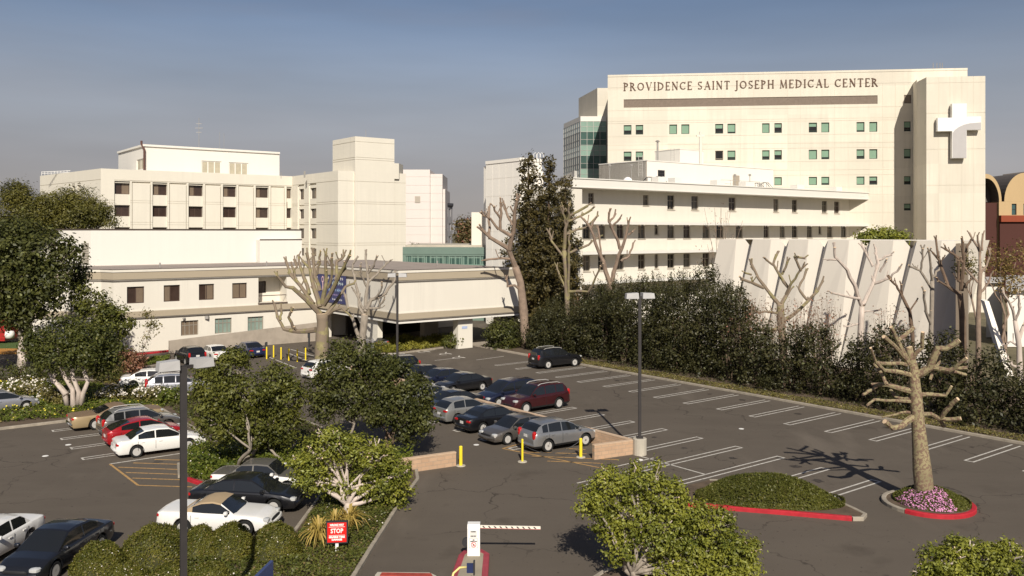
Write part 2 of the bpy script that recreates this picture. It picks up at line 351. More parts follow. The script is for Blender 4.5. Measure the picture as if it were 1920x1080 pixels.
# ================================================================ world, sun, camera
def setup_world():
    w = bpy.data.worlds.new("World"); SC.world = w; w.use_nodes = True; nt = w.node_tree
    bg = nt.nodes['Background']; sky = N(nt, 'ShaderNodeTexSky'); sky.sky_type = 'NISHITA'; sky.sun_disc = False
    sky.sun_elevation = SUN_EL; sky.sun_rotation = math.radians(180-6); sky.altitude = 100; sky.air_density = 1.0; sky.dust_density = 1.0; sky.ozone_density = 1.5
    tc = N(nt, 'ShaderNodeTexCoord')
    mp = N(nt, 'ShaderNodeMapping'); mp.inputs['Scale'].default_value = (1.3, 1.3, 9.); mp.inputs['Rotation'].default_value = (.05, .03, .4)
    nt.links.new(tc.outputs['Generated'], mp.inputs[0])
    n1 = N(nt, 'ShaderNodeTexNoise', Scale=1.9, Detail=5., Roughness=.55); nt.links.new(mp.outputs[0], n1.inputs['Vector'])
    r = N(nt, 'ShaderNodeMapRange'); r.inputs[1].default_value = .50; r.inputs[2].default_value = .85; r.inputs[4].default_value = .30; nt.links.new(n1.outputs[0], r.inputs[0])
    c = mix_col(nt, r.outputs[0], sky.outputs[0], (3.6, 3.5, 3.7))
    c = mix_col(nt, 1., c, SKYTINT, 'MULTIPLY')
    sx = N(nt, 'ShaderNodeSeparateXYZ'); nt.links.new(tc.outputs['Generated'], sx.inputs[0])
    def mr(a, b, lo, hi):   # smog: the clear sky gives way to a grey band low over the horizon
        q = N(nt, 'ShaderNodeMapRange'); q.interpolation_type = 'SMOOTHSTEP'; q.inputs[1].default_value = a; q.inputs[2].default_value = b; q.inputs[3].default_value = lo; q.inputs[4].default_value = hi; nt.links.new(sx.outputs[2], q.inputs[0]); return q.outputs[0]
    smog = mix_col(nt, mr(.0, .13, 0, 1), (4.7, 4.3, 4.1), (5.0, 5.05, 5.5)); tint = mix_col(nt, mr(.06, .27, .93, 0.), c, smog)
    n4 = N(nt, 'ShaderNodeTexNoise', Scale=1.1, Detail=4., Roughness=.5); nt.links.new(mp.outputs[0], n4.inputs['Vector'])
    r4 = N(nt, 'ShaderNodeMapRange'); r4.inputs[1].default_value = .35; r4.inputs[2].default_value = .72; r4.inputs[3].default_value = .87; r4.inputs[4].default_value = 1.14; nt.links.new(n4.outputs[0], r4.inputs[0])
    vm = N(nt, 'ShaderNodeVectorMath', operation='SCALE'); nt.links.new(tint, vm.inputs[0]); nt.links.new(r4.outputs[0], vm.inputs['Scale']); tint = vm.outputs[0]
    nt.links.new(tint, bg.inputs[0]); bg.inputs[1].default_value = SKYSTR
    L = bpy.data.lights.new('sun', 'SUN'); L.energy = 5.; L.angle = math.radians(.5); L.color = (1., .935, .825)
    o = bpy.data.objects.new('sun', L); COL.objects.link(o)
    d = Vector((SUN_AZ[0]*math.cos(SUN_EL), SUN_AZ[1]*math.cos(SUN_EL), math.sin(SUN_EL)))
    o.rotation_euler = d.to_track_quat('Z', 'Y').to_euler(); o.location = (0, 0, 60)
    cam = bpy.data.cameras.new('camera'); c = bpy.data.objects.new('camera', cam); COL.objects.link(c)
    c.location = (0, 0, H); c.rotation_euler = (math.pi/2, 0, 0); cam.sensor_width = 36; cam.lens = 36*F/1920; cam.shift_y = -(540-HY)/1920
    cam.clip_end = 6000; SC.camera = c
    SC.view_settings.view_transform = 'Standard'; SC.view_settings.look = 'None'; SC.view_settings.exposure = EXPO
    SC.cycles.use_denoising = True; SC.cycles.max_bounces = 6; SC.cycles.transparent_max_bounces = 4
SKYTINT = (.97, .89, .91); SKYSTR = .064; EXPO = .18
setup_world()

# ================================================================ materials
cream = wall_mat('cream_stucco', (.69, .645, .55), .09); cream2 = wall_mat('pale_stucco', (.69, .645, .56), .09); cream3 = wall_mat('hospital_concrete', (.665, .612, .51), .15, (6.2, 50., 4.3))
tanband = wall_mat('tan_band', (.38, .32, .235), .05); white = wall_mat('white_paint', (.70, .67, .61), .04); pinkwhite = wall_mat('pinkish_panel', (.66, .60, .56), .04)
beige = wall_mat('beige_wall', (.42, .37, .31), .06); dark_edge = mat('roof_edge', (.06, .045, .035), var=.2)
roofm = mat('gravel_roof', (.30, .25, .215), rough=.95, var=.15, scale=.6, bump=.3, bscale=8)
brown_frame = mat('brown_frame', (.06, .035, .025), var=0); glass_b = mat('brown_glass', (.045, .028, .022), rough=.06, spec=.6, var=.3, scale=.8)
blind_b = mat('drawn_curtain', (.17, .125, .085), rough=.5, var=.15, scale=3, stretch=(8, 8, 1), coat=.5)
glass_d = mat('dark_glass', (.018, .016, .016), rough=.06, spec=.5, var=.3, scale=.8); green_blind = mat('green_shade', (.18, .29, .20), rough=.35, var=.08, scale=.4, coat=.6)
frame_g = mat('grey_frame', (.24, .21, .17), var=0); frame_l = mat('light_frame', (.42, .40, .35), var=0); green_frame = mat('dark_green_frame', (.03, .05, .04), var=0)
teal = mat('teal_panel', (.15, .21, .175), rough=.25, var=.08, scale=.3, coat=.6); glass_t = mat('teal_glass', (.05, .095, .08), rough=.06, spec=.6, var=.4, scale=.35)
glass_side = mat('bluish_teal_glass', (.05, .10, .10), rough=.08, spec=.6, var=.25, scale=.4); glass_c = mat('ground_floor_glass', (.22, .28, .24), rough=.1, spec=.6, var=.2, scale=1)  # glass_side is a bluer teal, used in the arched building
metal_g = mat('galvanised_metal', (.40, .38, .35), rough=.5, metal=.5, var=.1); steel_d = mat('dark_steel', (.03, .03, .032), rough=.5, var=.1)
white_m = mat('white_enamel', (.78, .76, .72), rough=.35, var=.04); grey_m = mat('grey_swoosh', (.42, .40, .39), rough=.5, var=.03)
letter = mat('bronze_letters', (.10, .055, .035), rough=.5, metal=.3, var=.1); stripe_m = mat('ribbed_stone', (.185, .145, .115), rough=.9, var=.12, scale=3, bump=.4, bscale=12)
conc = mat('concrete', (.34, .29, .235), rough=.9, var=.16, scale=1.2, bump=.2, bscale=20); conc_l = mat('light_concrete', (.42, .38, .31), rough=.9, var=.12, scale=1.5)
kerbm = mat('kerb_concrete', (.30, .26, .205), rough=.9, var=.25, scale=2.5); redm = mat('red_kerb_paint', (.40, .018, .028), rough=.6, var=.22, scale=3); orangem = mat('orange_kerb_paint', (.42, .20, .04), rough=.7, var=.2)
soil = mat('planting_soil', (.10, .07, .045), rough=1, var=.35, scale=2, bump=.6, bscale=6); grassm = mat('dry_ground', (.13, .11, .06), rough=1, var=.3, scale=.4, bump=.4, bscale=5)
paint_w = mat('white_marking', (.50, .47, .42), rough=.8, var=.28, scale=5, spots=((.16, .14, .12), 9., .62)); paint_o = mat('orange_marking', (.42, .25, .09), rough=.8, var=.3, scale=5, spots=((.15, .12, .09), 8., .60))
asph = asphalt_mat(); yellowm = mat('yellow_paint', (.80, .60, .03), rough=.45, var=.06, scale=3); road2 = mat('old_road', (.12, .105, .095), rough=.95, var=.15, scale=.7, bump=.2)
brickm = block_mat('slump_block', (.50, .33, .21), (.44, .285, .18), (.36, .27, .19), .42, .19)

# ================================================================ setting
def structure(o): o['kind'] = 'structure'; return o
mb = MB(); mb.quad((-1500, -200, -.06), (1500, -200, -.06), (1500, 3500, -.06), (-1500, 3500, -.06)); structure(mb.build('ground', grassm))
mb = MB(); pts = [ST(-70, 60), ST(52, 60), ST(50.8, -20), ST(50.9, -75), ST(74, -75), ST(74, -100), ST(-70, -100)]
mb.add([V3(p, 0) for p in pts], [tuple(range(len(pts)))])
lot = structure(mb.build('parking_lot', asph))
ORG[lot.name] = lot.location.copy()

def bed(name, pts, h=.13, m=soil, kerb=.15, km=None, kname='kerb', closed=True, kh=.15):
    """planting bed with a kerb round it; each kerb is a structure of its own"""
    mb = MB(); mb.prism([Vector(p[:2]) for p in pts], -.02, h); structure(mb.build(name, m))
def kerb(pts, w=.16, h=.15, m=None, name='kerb', closed=False, mi=None):
    pts = [Vector(p[:2]) for p in pts]; n = len(pts); 
    if closed: pts = pts+[pts[0]]
    L = []; R = []
    for i, p in enumerate(pts):
        a = pts[i-1] if i > 0 else (pts[-2] if closed else p); b = pts[i+1] if i < len(pts)-1 else (pts[1] if closed else p)
        d = (b-a).normalized(); nn = Vector((-d.y, d.x)); L.append(p+nn*w/2); R.append(p-nn*w/2)
    k = len(pts)
    mb = MB(); vs = [V3(p, 0) for p in L]+[V3(p, h-.02) for p in L]+[V3((p+(q-p)*.12), h) for p, q in zip(L, R)]+[V3((q+(p-q)*.12), h) for p, q in zip(L, R)]+[V3(p, h-.02) for p in R]+[V3(p, 0) for p in R]
    fs = []
    for i in range(k-1):
        for r in range(5): fs.append((r*k+i, r*k+i+1, (r+1)*k+i+1, (r+1)*k+i))
    mb.add(vs, fs); mb.add([vs[r*k] for r in range(6)], [(0, 1, 2, 3, 4, 5)]); mb.add([vs[r*k+k-1] for r in range(6)], [(0, 1, 2, 3, 4, 5)])
    return structure(mb.build(name, m or kerbm))
def ST3(s, t): return ST(s, t)
# far planting strip behind the last row of stalls
bed('planting_bed', [ST(50.9, 30), ST(50.9, -72), ST(67, -72), ST(67, 30)])
kerb([ST(50.9, 30), ST(50.85, -20), ST(50.95, -40), ST(50.9, -58.5)]); kerb([ST(50.9, -58.6), ST(50.9, -61.5)], m=orangem, name='orange_kerb'); kerb([ST(50.9, -61.6), ST(50.9, -76.5)])
# centre bed between the two lots
cb = [G(660, 1090), G(700, 1024), G(745, 953), G(783, 902), ST(22.3, -36.8), ST(22.3, -64), ST(16.6, -64), ST(16.2, -45), ST(13.2, -44.2), ST(12.6, -42), G(372, 903), Vector((-8.3, 39.5)), Vector((-8.3, 32)), Vector((-10, 31.3)), Vector((-14.2, 30.6)), Vector((-14.4, 20)), Vector((-5, 20))]
bed('planting_bed', cb)
kerb([G(650, 1108), G(660, 1090), G(700, 1024), G(745, 953), G(783, 902), ST(22.3, -36.8)]); kerb([ST(22.3, -37), ST(22.3, -64), ST(16.6, -64), ST(16.2, -45.1)])
kerb([ST(16.1, -44.9), ST(13.2, -44.2), ST(12.6, -42)]); kerb([G(352, 901), G(376, 909)], m=redm, name='red_kerb', w=.2)
kerb([G(384, 911), Vector((-8.3, 39.5)), Vector((-8.3, 32)), Vector((-10, 31.3)), Vector((-14.2, 30.6)), Vector((-14.4, 20))])
# left bed with the pale trees
lb = [G(-160, 822), G(0, 806), G(60, 799), G(120, 792), ST(16.2, -56.5), ST(16.6, -64), G(245, 735), G(200, 716), G(60, 708), G(-160, 712)]
bed('planting_bed', lb); kerb([G(-160, 822), G(0, 806), G(60, 799), G(122, 791.5), ST(16.2, -58.5)]); kerb([ST(16.6, -64.2), G(245, 737), G(200, 717), G(60, 709), G(-160, 713)])
# strip at the foot of the left building, driveway kerb and road
bed('planting_bed', [G(262, 676), G(320, 668), G(318, 676), G(300, 684), G(262, 692), G(240, 690)]); kerb([G(262, 693), G(300, 685), G(322, 676)])
kerb([G(238, 668), G(300, 661), G(318, 659)], m=redm, name='red_kerb', w=.4)
mb = MB(); mb.prism([G(-300, 664)[:2], G(70, 664)[:2], G(96, 652)[:2], G(-300, 648)[:2]][::-1] and [Vector(G(x, y)[:2]) for x, y in ((-300, 664), (60, 664), (100, 658), (60, 656), (-300, 656))], -.01, .14); structure(mb.build('orange_kerb', orangem))
mb = MB(); mb.prism([Vector(G(x, y)[:2]) for x, y in ((-300, 655.5), (60, 655.5), (120, 650), (120, 642), (-300, 640))], -.01, .12); structure(mb.build('lawn', mat('lawn_green', (.06, .10, .02), rough=1, var=.3, scale=2, bump=.5)))
# strip in front of the entrance building
bed('planting_bed', [Vector(G(x, y)[:2]) for x, y in ((700, 664), (740, 664), (862, 648), (856, 640), (760, 640), (700, 650))]); kerb([G(700, 665), G(740, 665), G(862, 649)])
mb = MB(); mb.prism([Vector(p[:2]) for p in (G(862, 647), G(866, 645), G(1000, 670), ST(51.2, -62), ST(67, -62), ST(67, -76), ST(51, -76))], -.01, .10); structure(mb.build('pavement', conc))
# islands on the right
isl = [Vector(G(x, y)[:2]) for x, y in ((1290, 948), (1365, 955), (1450, 962), (1530, 969), (1600, 975), (1618, 975), (1622, 969), (1600, 958), (1560, 940), (1480, 915), (1400, 905), (1330, 905), (1290, 915))]
bed('planting_bed', isl); kerb([G(1290, 949), G(1365, 956), G(1450, 963), G(1530, 970), G(1597, 976)], m=redm, name='red_kerb', w=.2, h=.17)
kerb([G(1598, 976), G(1616, 976), G(1622, 969), G(1600, 958), G(1560, 940), G(1480, 915), G(1400, 905), G(1330, 905)], w=.16)
def ellipse(cx, cy, rx, ry, a0, a1, n): return [G(cx+rx*math.cos(a), cy+ry*math.sin(a)) for a in [a0+(a1-a0)*i/n for i in range(n+1)]]
P = math.pi
def ring(a0, a1, n, r=1., c=(17.55, 36.9)): return [Vector((c[0]+1.72*r*math.cos(a), c[1]+1.75*r*math.sin(a))) for a in [a0+(a1-a0)*i/n for i in range(n+1)]]
bed('planting_bed', ring(0, 2*P, 30)[:-1]); kerb(ring(-P*.80, P*.12, 22), m=redm, name='red_kerb', w=.2, h=.17); kerb(ring(P*.125, P*1.195, 20), w=.2)
# ------------- painted markings
def mark_line(a, b, w=.1, m=paint_w, name='stall_line', z=.004):
    a = Vector(a[:2]); b = Vector(b[:2]); d = (b-a).normalized(); n = Vector((-d.y, d.x))*w/2
    mb = MB(); mb.quad(V3(a-n, z), V3(b-n, z), V3(b+n, z), V3(a+n, z)); return mb.build(name, m, lot)
def stall(s0, s1, t, open0=False, open1=False, gap=.21, w=.1, m=paint_w):
    mb = MB(); z = .004
    def q(sa_, sb, ta, tb): mb.add([V3(ST(x, y), z) for x, y in ((sa_, ta), (sb, ta), (sb, tb), (sa_, tb))], [(0, 1, 2, 3)])
    q(s0, s1, t-gap-w/2, t-gap+w/2); q(s0, s1, t+gap-w/2, t+gap+w/2)
    if not open0: q(s0, s0+w, t-gap+w/2, t+gap-w/2)
    if not open1: q(s1-w, s1, t-gap+w/2, t+gap-w/2)
    mb.build('stall_line', m, lot)
for k in range(-12, 9): stall(45.1+.15*math.sin(k*1.7), 50.4, -28.9+2.665*k, open1=True)
for k in range(-11, 1): stall(32.8, 38.25, -32.5+2.64*k, open0=True)
for k in (1, 2): stall(26.8, 38.25, -32.45+2.64*k, open0=True)
for k in (3, 4): stall(33.2, 38.1, -32.45+2.64*k, open0=True)
mark_line(ST(32.6, -31.9), ST(32.6, -27.4)); mark_line(ST(29.6, -31.0), ST(32.9, -31.0)); 
for t in (-55.4, -52.75, -50.1, -47.5, -44.9, -42.2, -39.5, -36.9): stall(28.2, 32.3, t, open1=True)
for t in (-56.4, -53.9, -51.25, -48.55): stall(9.7, 15.8, t, open1=True)
mark_line(G(206, 870), G(360, 847), .12); 
for a, b in (((206, 870), (259, 910)), ((259, 910), (360, 913)), ((222, 876), (352, 881)), ((236, 886), (352, 890)), ((248, 896.5), (352, 900)), ((250, 868), (345, 871)), ((290, 861.5), (345, 863))): mark_line(G(*a), G(*b), .11, paint_o, 'hatch_line')
for a, b in (((942, 841), (1145, 881)), ((942, 841), (988, 829)), ((975, 847.5), (1100, 851)), ((997, 855), (1160, 862)), ((1026, 864.5), (1130, 869)), ((1062, 841), (1098, 843))): mark_line(G(*a), G(*b), .11, paint_o, 'hatch_line')
for x, y in ((765, 657), (835, 664), (860, 671), (795, 660)):
    c = G(x, y); mb = MB()
    for i in range(14):
        a = i*2*P/14*.8; b = (i+1)*2*P/14*.8
        mb.quad(*[Vector((c.x+r*math.cos(q), c.y+r*math.sin(q), .004)) for r, q in ((.45, a), (.6, a), (.6, b), (.45, b))])
    mb.quad(*[Vector((c.x+dx, c.y+dy, .005)) for dx, dy in ((-.1, .3), (.05, .3), (.05, 1.4), (-.1, 1.4))]); mb.quad(*[Vector((c.x+dx, c.y+dy, .005)) for dx, dy in ((.05, .3), (.6, -.1), (.65, .05), (.05, .5))])
    mb.build('wheelchair_symbol', paint_w, lot)
for a, b in (((545, 655), (590, 668)), ((500, 668), (556, 690)), ((540, 662), (575, 676)), ((780, 660), (815, 656)), ((893, 675), (945, 668)), ((815, 676), (850, 672))): mark_line(G(*a), G(*b), .12)
for x, y in ((128, 834), (85, 855), (893, 834), (1390, 804), (1200, 862), (640, 1055), (275, 998)):
    c = G(x, y); mb = MB(); mb.lathe((c.x, c.y, .004), [(.16, 0), (.13, .012), (.0001, .014)], 9); tag(mb.build('paper_scrap', white_m), 'white scrap of litter lying on the asphalt', 'litter', 'scraps of litter on the asphalt')

rs = random.Random(31)
oil = mat('oil_stain', (.045, .036, .028), rough=.6, var=.35, scale=4)
for (s_c, t_c) in [(36.5, -31.2+2.64*k) for k in (0, 1, 2, 3, -1)]+[(48.6, -27.5+2.665*k) for k in range(-12, 8) if k % 2 == 0 or k % 5 == 0]+[(30.0, -29.5), (12.5, -45.6)]:
    q = ST(s_c+rs.uniform(-.8, .8), t_c+rs.uniform(-.3, .3)); mb = MB(); n = 11; rr_ = rs.uniform(.10, .30)
    mb.add([(q.x+math.cos(2*P*i/n)*rr_*rs.uniform(.6, 1.2), q.y+math.sin(2*P*i/n)*rr_*rs.uniform(.6, 1.2), .0035) for i in range(n)], [tuple(range(n))]); mb.build('oil_stain', oil, lot)
# ================================================================ buildings
# ---- main tower of the medical centre
Y0, Y1 = 141., 135.
zt = ZP(142, Y0)
R = empty('hospital_tower', V3(XY(1400, 139), 0), 'tall cream hospital block with bronze lettering, small paired windows and a white cross', 'hospital')
fm = Fac(XY(1139.5, Y0), XY(1714, Y0+(Y1-Y0)*(1714-1140)/(1814-1140)), 0, zt)
side0 = XY(1139.5, Y0); back0 = XY(1139.5, Y0)+Vector((-.1, 1))*30
wt = [fm.z(1177, 234.5), fm.z(1177, 284.2), fm.z(1459, 332)]; wb = [fm.z(1177, 252.5), fm.z(1177, 301.8), fm.z(1459, 347.3)]
cols = [(1169.5, 1184), (1192, 1206), (1255, 1269.5), (1277.5, 1292.5), (1341, 1356), (1364, 1379), (1429, 1443), (1452, 1466), (1516.5, 1532), (1540, 1555), (1606, 1621), (1630, 1645), (1695, 1708)]
fill = [[.55, .5, 1, 1, .45, .85, 1, .42, .38, 1, .85, 1, .6], [.5, .6, 1, 1, 0, .7, .65, .5, 1, .8, .7, 1, .8], [0, 0, 0, 0, 0, 0, 0, 1, 1, .8, .95, .5, .6], [0]*7+[.6, .8, .5, .9, .6, .7]]
wt.append(wt[2]-(wt[1]-wt[2])); wb.append(wb[2]-(wb[1]-wb[2]))
wins = []
for j in range(4):
    for i, (a, b) in enumerate(cols):
        if (j == 2 and i < 7) or (j == 3 and i < 12): continue
        xa, xb = fm.x(a), fm.x(b); fm.rec(xa, xb, wb[j], wt[j], .28); wins.append((xa, xb, wb[j], wt[j], fill[j][i]))
xs_, xe_ = fm.x(1169.5), fm.x(1645.5)
zs1, zs0 = fm.z(1169.5, 186.5), fm.z(1169.5, 202)
fm.rec(xs_, xe_, zs0, zs1, .12, 1); fm.rec(fm.x(1695), fm.x(1709), zs0, zs1, .12, 1)
hz = sorted(set([q+.25 for q in wt]+[q-.35 for q in wb]+[wb[0]-1.7, wb[1]-1.7, zs0-.5, zs0-2.2, zt-2.0, wb[2]-1.6]+[wb[3]-4.2*i for i in range(1, 4)]))
for z in hz: fm.groove(z, .06, .035)
for i in range(0, 13, 2): fm.vgroove(fm.x(cols[i][0])-1.3, .05, .03, z1=zt-2); fm.vgroove(fm.x(cols[i][0])+ (3.9 if i < 12 else 0), .05, .03, z1=zt-2)
for w_ in wins: fm.rec(*w_[:4], .28)
fm.rec(xs_, xe_, zs0, zs1, .12, 1)
mb = MB(); fm.emit(mb)
bk = Vector((.128, .992))*38; A0 = fm.P0; A1 = fm.P1
endp = XY(1814, Y1); mb.prism([A0, A0+bk, endp+bk, endp+Vector((0, .95)), A1-fm.n*.6, A0-fm.n*.6+fm.d*.01], 0, zt-.003, 0)
endp = endp
mb.prism([fm.P1, endp, endp+Vector((0, .9)), fm.P1+Vector((0, .9))], 0, zt-.004)
strip(mb, [A0, fm.P1, endp], zt-.2, zt+.12, .06)
mb.build('wall', [cream3, stripe_m], R)
for (xa, xb, za, zb, f) in wins:
    bl = (0, 1, 1-f, 1) if f > 0 else None
    window(R, fm, xa, xb, za, zb, .28, green_frame if f > .1 else frame_g, glass_d, fw=.09, trans=(.16,) if f < .95 else (), blind=bl, bm=green_blind)
# corner tower with the cross
tf = Fac(XY(1737, 127.5), XY(1847.5, 126.5), 0, ZP(143.5, 127)); zc = tf.z1
for z in [zc-5.3-5.25*i for i in range(7)]: tf.groove(z, .07, .04)
tf.groove(zc-.9, .05, .03)
for u in (.2, .4, .6, .8): tf.vgroove(tf.L*u, .04, .02)
mb = MB(); tf.emit(mb); p0, p1 = tf.P0, tf.P1; pb = XY(1719.5, 131.5); pc = XY(1717.5, 137.2)
mb.prism([p0, p0-tf.n*.05, p1-tf.n*.05+Vector((0, 0)), XY(1847.5, 140), pc, pb], 0, zc-.004)
mb.prism([XY(1710.5, 136.4), XY(1719, 132.2), XY(1719.2, 134), XY(1716, 138)], 0, ZP(153, 134))
mb.build('corner_tower', cream3, R)
# cross
def fpt(px, py, dep): return tf.p(tf.x(px), tf.z(1793, py), dep)
cr = [(1780.5, 196), (1807.5, 196), (1807.5, 220.5), (1834.5, 220.5), (1834.5, 245.5), (1807.5, 245.5), (1807.5, 297.5), (1780.5, 297.5), (1780.5, 247), (1753.5, 247), (1753.5, 222), (1780.5, 222)]
def extr(pts, d0, d1, mi=0):
    mb = MB(); n = len(pts); mb.add([fpt(x, y, d0) for x, y in pts]+[fpt(x, y, d1) for x, y in pts], [tuple(range(n)), tuple(range(n, 2*n))[::-1]]+[(i, (i+1) % n, n+(i+1) % n, n+i) for i in range(n)]); return mb
crs = extr(cr, -1.0, -.25).build('cross', white_m, R, label='large white cross')
sw = [(1781.5, 250), (1786, 244.5), (1793, 239.5), (1802, 235.5), (1813, 233), (1834, 231.5), (1834, 245), (1807, 245), (1807, 297), (1781.5, 297)]
extr(sw, -1.03, -1.003).build('swoosh', grey_m, crs)
mb = MB()
for x, y in ((1785, 205), (1800, 205), (1785, 288), (1800, 288), (1760, 234), (1828, 234)): mb.box(fpt(x, y, -.12), (.12, .26, .12))
mb.build('bracket', steel_d, crs)
# lettering: serif capitals drawn as strokes (thick / thin) with slab serifs
TK, TN = .17, .075
def stroke_letter(ch):
    S = []; W = .72
    def ln(x0, y0, x1, y1, w=TK): S.append(('l', x0, y0, x1, y1, w))
    def ar(cx, cy, rx, ry, a0, a1, w=TK): S.append(('a', cx, cy, rx, ry, a0, a1, w))
    def sf(x, y, l=.26): S.append(('l', x-l/2, y, x+l/2, y, .07))
    if ch == 'P': ln(.12, 0, .12, 1); ar(.16, .72, .34, .24, -90, 90); sf(.12, .035, .3); sf(.06, .965, .2); W = .62
    if ch == 'R': ln(.12, 0, .12, 1); ar(.16, .73, .32, .23, -90, 90); ln(.3, .5, .66, .03, .15); sf(.12, .035, .28); sf(.06, .965, .2); sf(.68, .035, .16); W = .76
    if ch == 'O': ar(.43, .5, .36, .45, 0, 360); W = .88
    if ch == 'V': ln(.12, .97, .42, .04); ln(.72, .97, .42, .04, TN); sf(.12, .965); sf(.72, .965, .2); W = .84
    if ch == 'I': ln(.14, 0, .14, 1); sf(.14, .035); sf(.14, .965); W = .30
    if ch == 'D': ln(.12, 0, .12, 1); ar(.2, .5, .5, .45, -90, 90); sf(.08, .035, .2); sf(.08, .965, .2); W = .82
    if ch == 'E': ln(.12, 0, .12, 1); ln(.1, .96, .54, .96, TN); ln(.12, .52, .46, .52, TN); ln(.1, .04, .56, .04, TN); ln(.54, .97, .54, .84, .06); ln(.56, .03, .56, .18, .06); sf(.1, .035, .2); W = .62
    if ch == 'N': ln(.12, 0, .12, 1, TN); ln(.1, .97, .68, .05); ln(.68, 0, .68, 1, TN); sf(.12, .035, .22); sf(.68, .965, .22); sf(.08, .965, .14); W = .82
    if ch == 'C': ar(.43, .5, .36, .45, 42, 318); ln(.7, .97, .7, .78, .06); W = .78
    if ch == 'S': ar(.29, .73, .2, .23, 30, 270, .14); ar(.29, .27, .22, .23, -150, 90, .14); ln(.5, .97, .5, .8, .06); ln(.07, .04, .07, .2, .06); W = .60
    if ch == 'A': ln(.14, .04, .43, .98, TN); ln(.43, .98, .74, .04); ln(.24, .34, .62, .34, TN); sf(.13, .035, .22); sf(.74, .035, .24); W = .86
    if ch == 'T': ln(.36, 0, .36, 1); ln(.04, .95, .68, .95, TN); ln(.05, .97, .05, .82, .06); ln(.67, .97, .67, .82, .06); sf(.36, .035); W = .72
    if ch == 'J': ln(.2, -.12, .2, 1); ar(.08, -.1, .13, .14, 200, 360, .1); sf(.2, .965); W = .36
    if ch == 'H': ln(.12, 0, .12, 1); ln(.66, 0, .66, 1); ln(.12, .52, .66, .52, TN); [sf(x, y, .24) for x in (.12, .66) for y in (.035, .965)]; W = .80
    if ch == 'M': ln(.14, 0, .18, 1, TN); ln(.18, .97, .48, .06, .15); ln(.48, .06, .8, .97, TN); ln(.8, 1, .84, 0); sf(.13, .035, .2); sf(.84, .035, .22); W = .98
    if ch == 'L': ln(.12, 0, .12, 1); ln(.1, .04, .54, .04, TN); ln(.55, .03, .55, .2, .06); sf(.12, .965); W = .62
    return S, W
txt = 'PROVIDENCE SAINT JOSEPH MEDICAL CENTER'; adv = []; x = 0
for ch in txt:
    if ch == ' ': x += .50; continue
    S, W = stroke_letter(ch); adv.append((ch, x, S)); x += W+.20
tot = x-.2; xl, xr = fm.x(1169.5), fm.x(1646); sc = (xr-xl)/tot; hh = 1.33; zb = fm.z(1169.5, 170.5)
names_root = R
for ch, x0, S in adv:
    mb = MB(); li = 0
    for st in S:
        li += 1; e = -.10-.002*li
        def P3(u, v, d): return fm.p(xl+(x0+u)*sc, zb+v*hh, d)
        if st[0] == 'l':
            _, xa, ya, xb, yb, w = st; d = Vector(((xb-xa)*sc, (yb-ya)*hh)); Ln = d.length; nx, ny = -d.y/Ln, d.x/Ln
            k = w/2*1.1; q = [(xa+nx*k/sc*1.0, ya+ny*k/hh), (xb+nx*k/sc, yb+ny*k/hh), (xb-nx*k/sc, yb-ny*k/hh), (xa-nx*k/sc, ya-ny*k/hh)]
            mb.add([P3(u, v, e) for u, v in q]+[P3(u, v, -.004) for u, v in q], [(0, 1, 2, 3), (0, 1, 5, 4), (1, 2, 6, 5), (2, 3, 7, 6), (3, 0, 4, 7)])
        else:
            _, cx, cy, rx, ry, a0, a1, w = st; n = max(6, int(abs(a1-a0)/24))
            for i in range(n):
                A_, B_ = (math.radians(a0+(a1-a0)*j/n) for j in (i, i+1)); q = []
                for a, sg in ((A_, 1), (B_, 1), (B_, -1), (A_, -1)):
                    ww = (TN+(w-TN)*abs(math.cos(a)))/2*1.1; q.append((cx+(rx+sg*ww/sc)*math.cos(a), cy+(ry-.04+sg*ww/hh)*math.sin(a)))
                mb.add([P3(u, v, e) for u, v in q]+[P3(u, v, -.004) for u, v in q], [(0, 1, 2, 3), (0, 1, 5, 4), (2, 3, 7, 6)])
    mb.build('letter', letter, R)
# rooftop aerials
mb = MB()
for dx in (-.9, .1, .9, 1.5): mb.tube([V3(XY(1756, 137.5), zt)+Vector((dx*.6, 0, 0)), V3(XY(1756, 137.5), zt+1.4)+Vector((dx*.6, 0, 0))], .06, 5)
mb.box(V3(XY(1756, 137.5), zt+.3), (1.4, .15, .12)); mb.build('aerial_rack', metal_g, R)
# wing with the glass corner
gf = Fac(XY(1088.5, 158), XY(1137, 158), 0, ZP(218, 158)); gs = Fac(XY(1057, 169), XY(1088.5, 158), 0, ZP(218, 158))
mb = MB(); mb.prism([XY(1088.5, 158)+Vector((.02, .5)), XY(1145, 158)+Vector((0, .5)), XY(1145, 172), XY(1057, 172)+Vector((.6, 0)), XY(1057, 169)+Vector((.4, .3))], 0, gf.z1-.02)
ub = [XY(1120, 158.4), XY(1145, 158.4), XY(1145, 175), XY(1085, 170.5)]
mb.prism(ub, gf.z1-.02, [ZP(165, 158.4)]*4)
mb.build('wing_wall', cream3, R)
zg0 = gf.z1-.9; fl = 4.3; mb = MB(); mg = MB(); k = 0
fbox(mb, gf, 0, gf.L, zg0, gf.z1, 0, .5); fbox(mb, gs, 0, gs.L, zg0, gs.z1, 0, .5); mb.build('glass_wing_parapet', white, R)
zz = zg0; pa = MB(); pg = MB()
while zz > 2:
    for fc in (gf, gs):
        m1 = pa
        pa.quad(fc.p(0, zz-1.9), fc.p(fc.L, zz-1.9), fc.p(fc.L, zz), fc.p(0, zz)); pg.quad(fc.p(0, zz-fl), fc.p(fc.L, zz-fl), fc.p(fc.L, zz-1.9), fc.p(0, zz-1.9))
    zz -= fl
pa.build('spandrel_glass', mat('green_spandrel', (.22, .32, .26), rough=.2, var=.08, scale=.3, coat=.8), R); pg.build('curtain_wall_glass', glass_t, R)
mu = MB()
